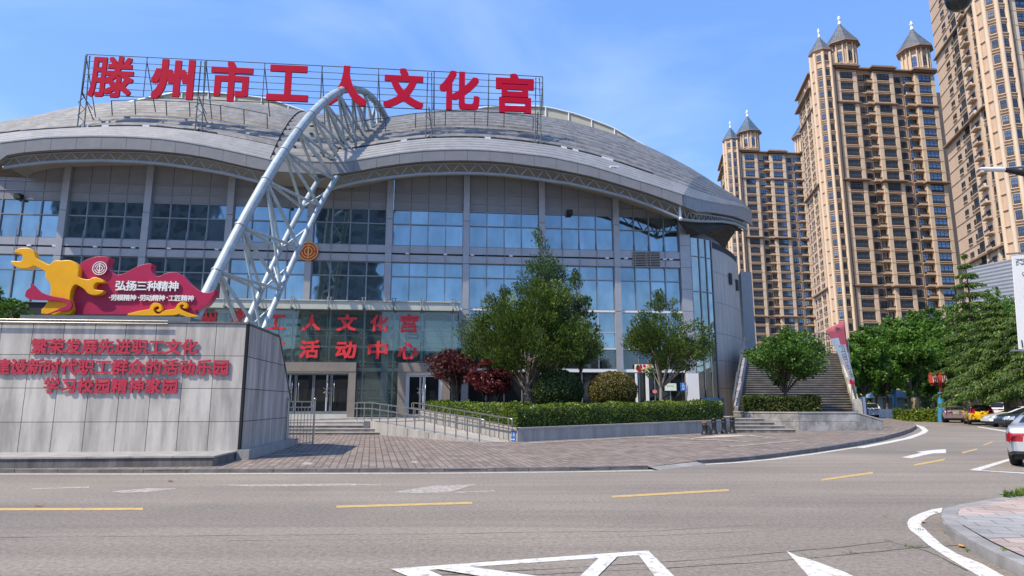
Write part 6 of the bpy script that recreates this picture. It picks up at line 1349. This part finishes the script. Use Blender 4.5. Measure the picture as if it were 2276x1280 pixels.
def car(label, kind, pos, heading, paint_m, rim='rim', plate=None, roofm=None, group='cars parked on the right'):
    K = KIND[kind]; Lc, Wc = K['L'], K['W']; hw = Wc/2; root = thing('parked_car', label, 'car', pos, heading, group)
    tx, tz = zip(*K['top']); bx_, bz = zip(*K['belt']); N_ = 84
    xs = np.concatenate([np.linspace(0, .2, 9)[:-1], np.linspace(.2, Lc-.2, N_-16), np.linspace(Lc-.2, Lc, 9)[1:]])
    def sm(x): return float(np.mean([np.interp(x+d, tx, tz) for d in (-.09, -.045, 0, .045, .09)]))
    wx = (.80, Lc-.92); wr = .335; wz = .325
    secs = []
    for x in xs:
        zt = sm(x); e = min(x, Lc-x); pw_ = 1-.16*max(0, 1-e/.35)**2.2-.05*max(0, 1-e/1.2)**2; w = hw*pw_; zb = .22+.12*max(0, 1-e/.5); be = min(float(np.interp(x, bx_, bz)), zt-.03)
        cab = K['cab'][0] < x < K['cab'][1] and zt-be > .06
        lo = [(w*.90, zb), (w*.965, zb+.07), (w*.99, zb+(be-zb)*.30), (w, zb+(be-zb)*.55), (w*.995, zb+(be-zb)*.72), (w*.975, zb+(be-zb)*.88), (w*.95, be)]
        tb = min(1, (zt-be)/.45); wt = w*(.95-.21*tb); k = []
        for f in (.12, .35, .6, .82, .94, 1.0):
            ww = w*.94+(wt-w*.94)*f**1.15; k.append((ww, be+(zt-be-.06*tb-.012)*f))
        for f in (.93, .8, .6, .35, .0): k.append((wt*f, zt-(.06*tb+.012)*(f**3.2)))
        secs.append([Vector((x-Lc/2, y, z)) for y, z in lo+k])
    parts = {k: MB() for k in ('body', 'window', 'bumper', 'roof')}
    n = len(secs[0])
    def classify(c, i, j, end=0):
        x = c.x+Lc/2; be = float(np.interp(x, bx_, bz)); zt = sm(x); y = abs(c.y)
        for w_ in wx:
            if (x-w_)**2+(c.z-wz)**2 < wr**2 and y > hw*.75: return None
        t0, t1 = K['tail']
        if x < .34 and t0 < c.z < t1 and (y > hw*.50 or kind in ('fastback', 'suv')): return 'tail_light'
        if x > Lc-.55 and K['lampz'][0] < c.z < K['lampz'][1] and hw*.48 < y < hw*.98: return 'headlight'
        if c.z < .42 and (x < .5 or x > Lc-.5): return 'bumper'
        c0, c1 = K['cab']
        if c0 < x < c1 and c.z > be+.035:
            side = 7 <= j <= 10; mid_ = c0+(c1-c0)*.5
            if side and zt-be > .16:
                if abs(x-(c0+(c1-c0)*.50)) < .05: return 'body'
                return 'window' if c.z < zt-.11 else 'body'
            if y < hw*.68 and zt-be > .10:
                slope = abs(sm(x+.06)-sm(x-.06))/.12
                if slope > .22 and ((x < mid_ and c.z > be+.04) or x > mid_) and c.z < max(tz)-.045: return 'window'
        if roofm and c.z > be+.3 and c0 < x < c1: return 'roof'
        return 'body'
    def put(vs, i, j, end=0):
        c = sum(vs, Vector())/len(vs); k = classify(c, i, j, end)
        if k in ('tail_light', 'headlight'): k = (k, c.y > 0)
        if k: parts.setdefault(k, MB()).add(vs, [tuple(range(len(vs)))], 0, True)
    for i in range(len(secs)-1):
        for j in range(n-1):
            a, b, c, d = secs[i][j], secs[i+1][j], secs[i+1][j+1], secs[i][j+1]
            put([a, b, c, d], i, j); m = [Vector((p.x, -p.y, p.z)) for p in (d, c, b, a)]; put(m, i, j)
    for s, fl in ((secs[0], 1), (secs[-1], 0)):
        for j in range(n-2):
            a, b = s[j], s[j+1]
            for q in range(12):
                y0, y1 = -1+q/6, -1+(q+1)/6; vs = [Vector((a.x, a.y*y0, a.z)), Vector((a.x, a.y*y1, a.z)), Vector((b.x, b.y*y1, b.z)), Vector((b.x, b.y*y0, b.z))]; put(vs[::-1] if fl else vs, 0, j, 1)
    mats = {'body': paint_m, 'window': 'tint', 'tail_light': 'tail', 'headlight': 'lamp', 'bumper': 'trim', 'roof': roofm or paint_m}
    for k, mb in parts.items():
        if not mb.f: continue
        k = k if isinstance(k, str) else k[0]; me = mb.mesh(k, mats[k]); bm = bmesh.new(); bm.from_mesh(me); bmesh.ops.remove_doubles(bm, verts=bm.verts, dist=.0005); bm.to_mesh(me); bm.free(); me.polygons.foreach_set('use_smooth', [True]*len(me.polygons)); o = bpy.data.objects.new(k, me); COL.objects.link(o); o.parent = root
    ch = MB(); ch.box((0, 0, .34), (Lc-.5, Wc*.80, .30)); ch.build('underbody', 'trim', root, True)
    for w_ in wx:
        for sg_ in (-1, 1):
            c = Vector((w_-Lc/2, sg_*(hw-.115), wz)); rot = Matrix.Rotation(R(90), 3, 'X'); t = MB()
            t.lathe((0, 0, 0), [(.20, -.10), (.315, -.105), (.325, -.06), (.325, .06), (.315, .105), (.20, .10)], 26); t.v = [tuple(rot @ Vector(p)+c) for p in t.v]; wo_ = t.build('wheel', 'tyre', root, True)
            r = MB(); r.lathe((0, 0, 0), [(.21, -.085), (.225, -.10), (.225, .10), (.21, .085)], 20)
            for k in range(5):
                an = k*2*math.pi/5; r.obox((math.cos(an)*.04-math.sin(an)*-.03, math.sin(an)*.04+math.cos(an)*-.03, -.09), (math.cos(an)*.17, math.sin(an)*.17, 0), (-math.sin(an)*.06, math.cos(an)*.06, 0), (0, 0, .18))
            r.lathe((0, 0, 0), [(.06, -.095), (.065, 0), (.06, .095)], 12); r.v = [tuple(rot @ Vector(p)+c) for p in r.v]; o = r.build('rim', rim, root, True); o.parent = wo_
    for sg_ in (-1, 1): mr = MB(); x = K['cab'][1]-.62-Lc/2; mr.box((x, sg_*(hw+.07), float(np.interp(x+Lc/2, bx_, bz))+.07), (.12, .20, .13)); mr.build('mirror', paint_m, root, True)
    if plate:
        q = MB(); q.box((-Lc/2-.012, 0, K['tail'][0]-.02 if kind != 'hatch' else .55), (.02, .44, .13)); q.build('plate', plate, root, True)
        q = MB()
        for k in range(6): q.box((-Lc/2-.026, -.17+k*.068, K['tail'][0]-.02 if kind != 'hatch' else .55), (.006, .035, .07))
        q.build('plate_print', 'lwhite', root, True)
    return root
def at_rear(u, v, z, Y, az, L_):                               # rear bumper centre at a pixel; heading as compass azimuth
    p = py(u, v, Y); d = Vector((math.sin(R(az)), math.cos(R(az)), 0)); c = p+d*(L_/2); return (c.x, c.y, z), math.pi/2-R(az)
P_PINK = paint('pinkish_grey_paint', (.36, .27, .28), .5); P_YEL = paint('yellow_paint_car', (.80, .48, .005)); P_WHT = paint('white_paint_car', (.74, .75, .76)); P_BLK = paint('black_paint_car', (.012, .012, .014)); P_SIL = paint('silver_paint_car', (.56, .58, .60), .55)
p, h = at_rear(2127, 930, 0, 56, 27, 4.95); car('pinkish grey fastback with a green plate, seen from behind', 'fastback', p, h, P_PINK, 'rim', 'plate_g')
p, h = at_rear(2184, 930, 0, 50.5, 28, 4.0); car('bright yellow hatchback parked between the grey fastback and the white car', 'hatch', p, h, P_YEL, 'rim')
d = Vector((-.95, .30, 0)).normalized(); q = py(2200, 930, 45.6); c = q-d*2.475+Vector((d.y, -d.x, 0))*.95; car('low white car with its nose toward the road in front of the yellow hatchback', 'fastback', (c.x, c.y, 0), math.atan2(d.y, d.x), P_WHT, 'rim_dk')
d = Vector((-.97, .20, 0)).normalized(); q = py(2236, 930, 42.2); c = q-d*2.375+Vector((d.y, -d.x, 0))*.9; car('black car nosing out between the white car and the silver sedan', 'sedan', (c.x, c.y, 0), math.atan2(d.y, d.x), P_BLK, 'rim_dk')
d = Vector((.72, .69, 0)); rt = Vector((d.y, -d.x, 0)); q = gp(2240, 1041, 0); q = Vector((12.75, 17.3, 0)); c = q+rt*.86+d*2.3; car('silver sedan nearest the road corner, red tail light toward the road', 'sedan', (c.x, c.y, 0), math.atan2(d.y, d.x), P_SIL, 'rim', 'plate_b')
p, h = at_rear(1940, 915, .02, 70, 14, 4.65); car('white crossover seen from behind beside the picket barrier', 'suv', p, h, P_WHT, 'rim', 'plate_g')
p, h = at_rear(2212, 912, .08, 63, 70, 4.65); car('white crossover half hidden behind the yellow hatchback under the cedars', 'suv', p, h, P_WHT, 'rim')

# ================================================================== APARTMENT TOWERS
FH = 3.08; NF_ = 29
M['tower'] = mat('tower_render', (.60, .425, .295), .85, 0, .08, .12, 12, .05, .12, streak=True)
M['tower_lt'] = mat('tower_pale_render', (.69, .525, .375), .85, 0, .07, .12, 12, .05, .10, streak=True)
M['tower_dk'] = mat('tower_brown_band', (.30, .20, .145), .85, 0, .10, .3, 12, .05)
M['tglass'] = mat_facade_glass('tower_glass', (.16, .21, .27), .7, .002)
_r = [n for n in M['tglass'].node_tree.nodes if n.type == 'VALTORGB' and n.inputs['Fac'].links[0].from_socket.name == 'Random Per Island'][0].color_ramp; _r.interpolation = 'CONSTANT'
_r.elements[0].color = (.10, .14, .18, 1); _r.elements[1].position = .30; _r.elements[1].color = (.17, .23, .30, 1)
for _p, _c in ((.62, (.07, .09, .11)), (.80, (.36, .33, .29)), (.90, (.13, .17, .21))): _e = _r.elements.new(_p); _e.color = (*_c, 1); M['trec'] = mat_facade_glass('shaded_glass', (.045, .05, .055), .6, .004); M['trail'] = mat('tower_rail', (.035, .035, .04), .6)
M['tile_dk'] = mat_tiles('dark_roof_tile', (.13, .145, .16), .35, .45, .03, (.05, .05, .055), .25, .5, .2, False, 0, 'XZ', .5); M['tile_bl'] = mat_tiles('blue_roof_tile', (.075, .13, .19), .35, .45, .03, (.03, .06, .08), .25, .45, .2, False, 0, 'XZ', .5)
M['ac'] = mat('ac_unit', (.62, .62, .60), .5)
def win_mesh(w, h, arch_=False, rail=True, nm='window', gl_='tglass'):
    """a recessed window: reveal, glass, bars and a dark guard rail; x along, y outwards is negative"""
    mb = MB(); d = .16
    if arch_: pts = [(-w/2, 0), (w/2, 0), (w/2, h*.72)]+[(w/2*math.cos(t), h*.72+h*.28*math.sin(t)) for t in np.linspace(.2, math.pi-.2, 8)]+[(-w/2, h*.72)]
    else: pts = [(-w/2, 0), (w/2, 0), (w/2, h), (-w/2, h)]
    mb.add([Vector((x, -.03, z)) for x, z in pts], [tuple(range(len(pts)))], 0)
    nb = 3 if w > 2 else (2 if w > .9 else 1)
    for k in range(nb+1): x = -w/2+w*k/nb; mb.box((x*.985, -.06, h*.36 if arch_ else h/2), (.07, .08, h*.72 if arch_ else h), 1)
    for z in ((h*.36, h*.72) if arch_ else (.03, h*.70, h-.03)): mb.box((0, -.055, z), (w, .07, .07), 1)
    if rail:
        mb.box((0, -.12, .36), (w, .05, .66), 1)
    mb.box((0, -.16, -.07), (w+.3, .34, .14), 2)
    return mb.mesh(nm, [gl_, 'trail', 'tower_lt'])
WM = {'bay': win_mesh(3.5, 2.05), 'arch': win_mesh(3.5, 2.25, True), 'small': win_mesh(1.6, 1.95, False, True, 'window', 'trec'), 'rec': win_mesh(2.5, 2.35, False, True, 'window', 'trec'), 'slim': win_mesh(.95, 1.9), 'slit': win_mesh(.8, 1.35, False, False), 'drum': win_mesh(1.5, 3.3, True, False)}
def balc_mesh():
    mb = MB(); mb.obox((-1.3, -1.0, 0), (2.6, 0, 0), (0, 1.0, 0), UP*.16, 0); mb.obox((-1.2, -.95, .16), (2.4, 0, 0), (0, .12, 0), UP*.30, 0); mb.obox((-1.15, -.85, -.16), (2.3, 0, 0), (0, .85, 0), UP*.155, 0); mb.obox((-1.25, -.97, .46), (2.5, 0, 0), (0, .10, 0), UP*.10, 0); mb.obox((-1.1, -.93, .565), (2.2, 0, 0), (0, .04, 0), UP*.42, 1)
    return mb.mesh('balcony', ['tower', 'trail'])
BALM = balc_mesh()
def acm(): mb = MB(); mb.box((0, -.5, .55), (.85, .4, .62)); mb.lathe((0, 0, 0), [(.02, 0), (.02, .01)], 6); return mb.mesh('ac_unit', 'ac')
ACM = acm()
def tower(label, pos, rz, tile, detail=100, seed=1, LL=19.0, NF_=29, wing=True, group='apartment towers behind the hall'):
    g = random.Random(seed); root = thing('apartment_tower', label, 'tower', pos, rz, group); H = FH*NF_+.8
    OX = 1.5; B = {'t': (OX, .2), 'A': (7.2, -1.1), 'B': (17.6, -1.1), 'C': (29.6, -1.1)}
    LD = Vector((.37, .928, 0)) if wing else Vector((.303, .953, 0)); LN = Vector((-LD.y, LD.x, 0)); L0 = Vector((-.6, 1.2, 0))
    w = MB(); w.prism([Vector(p) for p in [(-.6, 1.2, 0), (3.4, 0, 0), (33.0, 0, 0), (33.0, 17, 0), (12, 20, 0), tuple(L0+LD*LL)]], UP*H)
    for x in (B['A'][0], B['B'][0], B['C'][0]): w.obox((x-2.75, -1.1, 0), (5.5, 0, 0), (0, 1.15, 0), UP*(H-.6))
    oc = [Vector((OX+2.55*math.cos(R(22.5+45*k)), .2+2.55*math.sin(R(22.5+45*k)), 0)) for k in range(8)]; w.prism(oc, UP*(H+4.2))
    w.obox(Vector((33.02, 3.2, 0)), (9, 0, 0), (0, 13, 0), UP*(H-3.5))
    w.build('wall', 'tower', root, True)
    # pilasters, string courses and cornices
    p = MB()
    for x in (B['A'][0], B['B'][0], B['C'][0]):
        for sx in (-1, 1): p.obox((x+sx*2.35-.52, -1.42, 0), (1.04, 0, 0), (0, .33, 0), UP*(H-1.2))
    for k in range(8):
        a = oc[k]; a2 = Vector(((a.x-OX)*1.03+OX, (a.y-.2)*1.03+.2, 0)); p.tube(a2, a2+UP*(H+3.6), .42, 6)
    for t in (3.4, 8.6): 
        for k in range(1): q = L0+LD*t; p.obox(q+LN*.02-LD*.35, LD*.7, LN*.3, UP*(H-1))
    p.build('pilaster', 'tower_lt', root, True)
    c = MB(); 
    for f in range(NF_):
        z = FH*f+FH-.12
        for x in (B['A'][0], B['B'][0], B['C'][0]): c.obox((x-2.95, -1.47, z), (5.9, 0, 0), (0, .40, 0), UP*.14)
        for k in (5, 6, 4, 7, 3): a, b = oc[k], oc[(k+1) % 8]; n = Vector(((a.x+b.x)/2-OX, (a.y+b.y)/2-.2, 0)).normalized(); c.obox(a+n*.02+UP*(z+.05), b-a, n*.22, UP*.12)
        c.obox(L0+LN*.02+LD*.5+UP*z, LD*(LL-.6), LN*.10, UP*.10); c.obox((3.2, -.10, z), (28.4, 0, 0), (0, .12, 0), UP*.10)
    c.build('string_course', 'tower', root, True)
    for f, o in ((10, .7), (19, .9), (26, .35)):
        c = MB(); z = FH*f-.15
        for x in (B['A'][0], B['B'][0], B['C'][0]): c.obox((x-3.1-o*.4, -1.5-o, z), (6.2+o*.8, 0, 0), (0, .6+o, 0), UP*.32); c.obox((x-3.0, -1.5-o*.5, z-.25), (6.0, 0, 0), (0, .5+o*.5, 0), UP*.25); c.build('cornice', 'tower_dk', root, True); c = MB()
        c.obox(L0+LD*.5+UP*z, LD*(LL-.4), LN*(.4+o*.5), UP*.30)
        c.build('cornice', 'tower_dk', root, True)
    r = MB(); r.obox((3.0, -1.2, H), (30.8, 0, 0), (0, 12, 0), UP*.35)
    for x in (B['A'][0], B['B'][0], B['C'][0]): r.obox((x-3.6, -2.4, H+.02), (7.2, 0, 0), (0, 8, 0), UP*.28); r.obox((x-3.2, -2.0, H+.30), (6.4, 0, 0), (0, 8, 0), UP*.45); r.obox((x-3.1, -1.9, H-.35), (6.2, 0, 0), (0, 1.5, 0), UP*.36)
    r.obox(L0+LD*1.5+UP*(H-4.2), LD*(LL-1), LN*1.2, UP*.4); r.obox(L0+LD*1.5+UP*(H-.02), LD*(LL-1), LN*.9, UP*.4)
    r.build('roof_cornice', 'tower_dk', root, True)
    # pointed turrets
    def turret(x, y, z0, rad, hd, oh, hr, slim):
        t = MB(); n = 8
        if hd > .5:
            prof = [(rad*.96, z0), (rad*.96, z0+hd)]; vs = []
            t.prism([Vector((x+rad*.96*math.cos(R(22.5+45*k)), y+rad*.96*math.sin(R(22.5+45*k)), z0)) for k in range(8)], UP*hd)
            for k in range(8):
                for da in (-9, 9): a = R(22.5+45*k+da); t.tube((x+rad*1.04*math.cos(a), y+rad*1.04*math.sin(a), z0+.9), (x+rad*1.04*math.cos(a), y+rad*1.04*math.sin(a), z0+hd-.2), .2, 8)
            for zz, q in ((z0, 1.14), (z0+.7, 1.12), (z0+hd-.3, 1.12)): t.prism([Vector((x+rad*q*math.cos(R(22.5+45*k)), y+rad*q*math.sin(R(22.5+45*k)), zz)) for k in range(8)], UP*.28)
        o = t.build('turret', 'tower_lt', root, True) if hd > .5 else None
        e = MB(); z1 = z0+hd
        e.prism([Vector((x+(rad+oh)*math.cos(R(22.5+45*k)), y+(rad+oh)*math.sin(R(22.5+45*k)), z1)) for k in range(8)], UP*.35); e.prism([Vector((x+(rad+oh*.6)*math.cos(R(22.5+45*k)), y+(rad+oh*.6)*math.sin(R(22.5+45*k)), z1-.35)) for k in range(8)], UP*.34)
        e2 = e.build('turret_eave', 'tower_dk', root, True)
        s = MB(); rows = []
        for f in np.linspace(0, 1, 6): q = (rad+oh)*(1-f)**1.08; rows.append([Vector((x+q*math.cos(R(22.5+45*k)), y+q*math.sin(R(22.5+45*k)), z1+.35+hr*f)) for k in range(9)])
        s.grid(rows, 0, False)
        s2 = s.build('spire', tile, root, True)
        for k in range(8):
            pass
        fi = MB(); zt = z1+.35+hr; fi.lathe((x, y, zt-.5), [(.32*slim, 0), (.36*slim, .5), (.26*slim, .7), (.26*slim, 1.3), (.42*slim, 1.45), (.42*slim, 1.7), (.14, 1.8), (.3*slim, 2.0), (.3*slim, 2.3), (.05, 2.6)], 10); f2 = fi.build('finial', 'lwhite', root, True); f2.parent = s2
        return o
    turret(OX, .2, H+4.2, 2.55, .01, .55, 5.2, .8); TA = (B['A'][0]+2.2, 2.6); TB = (B['C'][0]+1.6, 3.0)
    turret(*TA, H+.8, 3.3, 7.2, 1.35, 7.2, 1.2); turret(*TB, H+.8, 3.3, 7.2, 1.35, 7.2, 1.2)
    wins = []                                                  # (mesh key, x, y, z, rot, weight)
    for f in range(NF_-1, -1, -1):
        z = FH*f+.55
        for q in 'ABC': wins.append(('arch' if f in (25, 17, 9) else 'bay', B[q][0], -1.1, z, 0, 3+f*.1))
        for x in (12.2, 22.6): wins.append(('small', x, 0, z, 0, 1+f*.03))
        for x in (14.4, 25.8, ): wins.append(('rec', x-.2, 0, z-.2, 0, 1.2+f*.03))
        for k in (4, 5, 6):
            a, b = oc[k], oc[(k+1) % 8]; m = (a+b)/2; an = math.atan2(b.y-a.y, b.x-a.x); wins.append(('slim', m.x, m.y, z+.1, an, 2.2+f*.06))
        la = math.atan2(-LD.y, -LD.x)
        for t, kk in ((2.0, 'slim'), (5.6, 'slit'), (6.7, 'slit'), (10.8, 'rec'), (12.9, 'slit'), (15.8, 'slit'), (16.8, 'slit')) if wing else ((2.0, 'slim'), (6.0, 'slit'), (7.6, 'slit'), (11.0, 'slit'), (12.6, 'slit'), (15.6, 'slit')): q = L0+LD*t; wins.append((kk, q.x, q.y, z+.1, la, (1.6 if kk in ('slim', 'rec') else .9)+f*.03))
    for k in (4, 5, 6, 7):
        an = R(45*k+45); 
        for (x, y) in (TA, TB): rr = 3.3*.96*math.cos(R(22.5)); wins.append(('drum', x+rr*math.cos(an), y+rr*math.sin(an), H+2.4, an+math.pi/2, 9))
    for f in (NF_, ):
        for k in (4, 5, 6): a, b = oc[k], oc[(k+1) % 8]; m = (a+b)/2; wins.append(('slim', m.x, m.y, H+1.0, math.atan2(b.y-a.y, b.x-a.x), 9))
    wins.sort(key=lambda q: -q[5]); rest = {}
    for k, x, y, z, an, wt in wins[:detail]:
        o = bpy.data.objects.new('window', WM[k]); COL.objects.link(o); o.parent = root; o.location = (x, y, z); o.rotation_euler = (0, 0, an)
    mb = MB()
    for k, x, y, z, an, wt in wins[detail:]:
        me = WM[k]; mt = Matrix.Translation((x, y, z)) @ Matrix.Rotation(an, 4, 'Z'); b0 = len(mb.v); mb.v += [tuple(mt @ v.co) for v in me.vertices]
        for p_ in me.polygons: mb.f.append(tuple(b0+i for i in p_.vertices)); mb.mi.append(p_.material_index); mb.sm.append(False)
    if mb.f: setp(mb.build('window', ['tglass', 'trail', 'tower_lt'], root, True), kind='stuff')
    bl_ = [(x, -.0, FH*f+.20, 0) for f in range(NF_-1, 3, -1) for x in (14.2, 25.6)]+[((L0+LD*5.9).x, (L0+LD*5.9).y, FH*f+.2, la) for f in range(NF_-1, 6, -1) if wing]
    for i, (x, y, z, an) in enumerate(bl_[:90]):
        o = bpy.data.objects.new('balcony', BALM); COL.objects.link(o); o.parent = root; o.location = (x, y, z); o.rotation_euler = (0, 0, an)
        if g.random() < .42:
            a = bpy.data.objects.new('ac_unit', ACM); COL.objects.link(a); a.parent = o; a.location = (g.uniform(-.5, .5), .1, .12)
    dp = MB()
    for x in (10.6, 13.2, 16.2, 21.0, 23.8, 26.9): dp.tube((x, -.12, 0), (x, -.12, H-1), .07, 5)
    dp.build('drainpipe', 'tower_dk', root, True)
    return root
ang = math.atan2(EX.y, EX.x)
def tpos(u, v, Y): p = py(u, v, Y); return (p.x, p.y, 0)
tower('apartment tower with dark grey conical spires, its whole roofline against the sky', tpos(1831, 324, 162), ang, 'tile_dk', 100, 3, 18.0, 29, False)
tower('farthest apartment tower with blue green spires, standing next to the hall roof', tpos(1623, 420, 221), ang, 'tile_bl', 100, 4, 18.0, 29, False)
tower('nearest apartment tower, cut off above, behind the solar lamp arm', tpos(2200, 110, 116.5), ang, 'tile_dk', 100, 5, 23, 35)
# the blocks across the road, seen in the hall's windows
M['block_wall'] = mat('block_wall', (.17, .19, .205), .8)
def block(label, x, y, w, d, h, seed):
    t = thing('office_block', label, 'building', (x, y, 0), 0, 'buildings across the road'); b = MB(); b.obox((-w/2, -d, 0), (w, 0, 0), (0, d, 0), UP*h); b.build('wall', 'block_wall', t, True); k = MB()
    nx, nz = int(w/3.6), int(h/3.2)
    for i in range(nx):
        for j in range(nz): xx = -w/2+(i+.5)*w/nx; z = (j+.3)*h/nz; k.quad(Vector((xx+1.2, .03, z)), Vector((xx-1.2, .03, z)), Vector((xx-1.2, .03, z+1.9)), Vector((xx+1.2, .03, z+1.9)))
    setp(k.build('window', 'trec', t, True), kind='stuff')
block('taller wide dark block across the road, mirrored in the windows behind the sculpture', -62, -62, 30, 16, 64, 1)
block('narrow dark tower block across the road, mirrored in the windows beside the badge', -17, -64, 17, 16, 62, 2)
block('low dark building across the road mirrored in the lower windows', -12, -60, 90, 12, 13, 3)
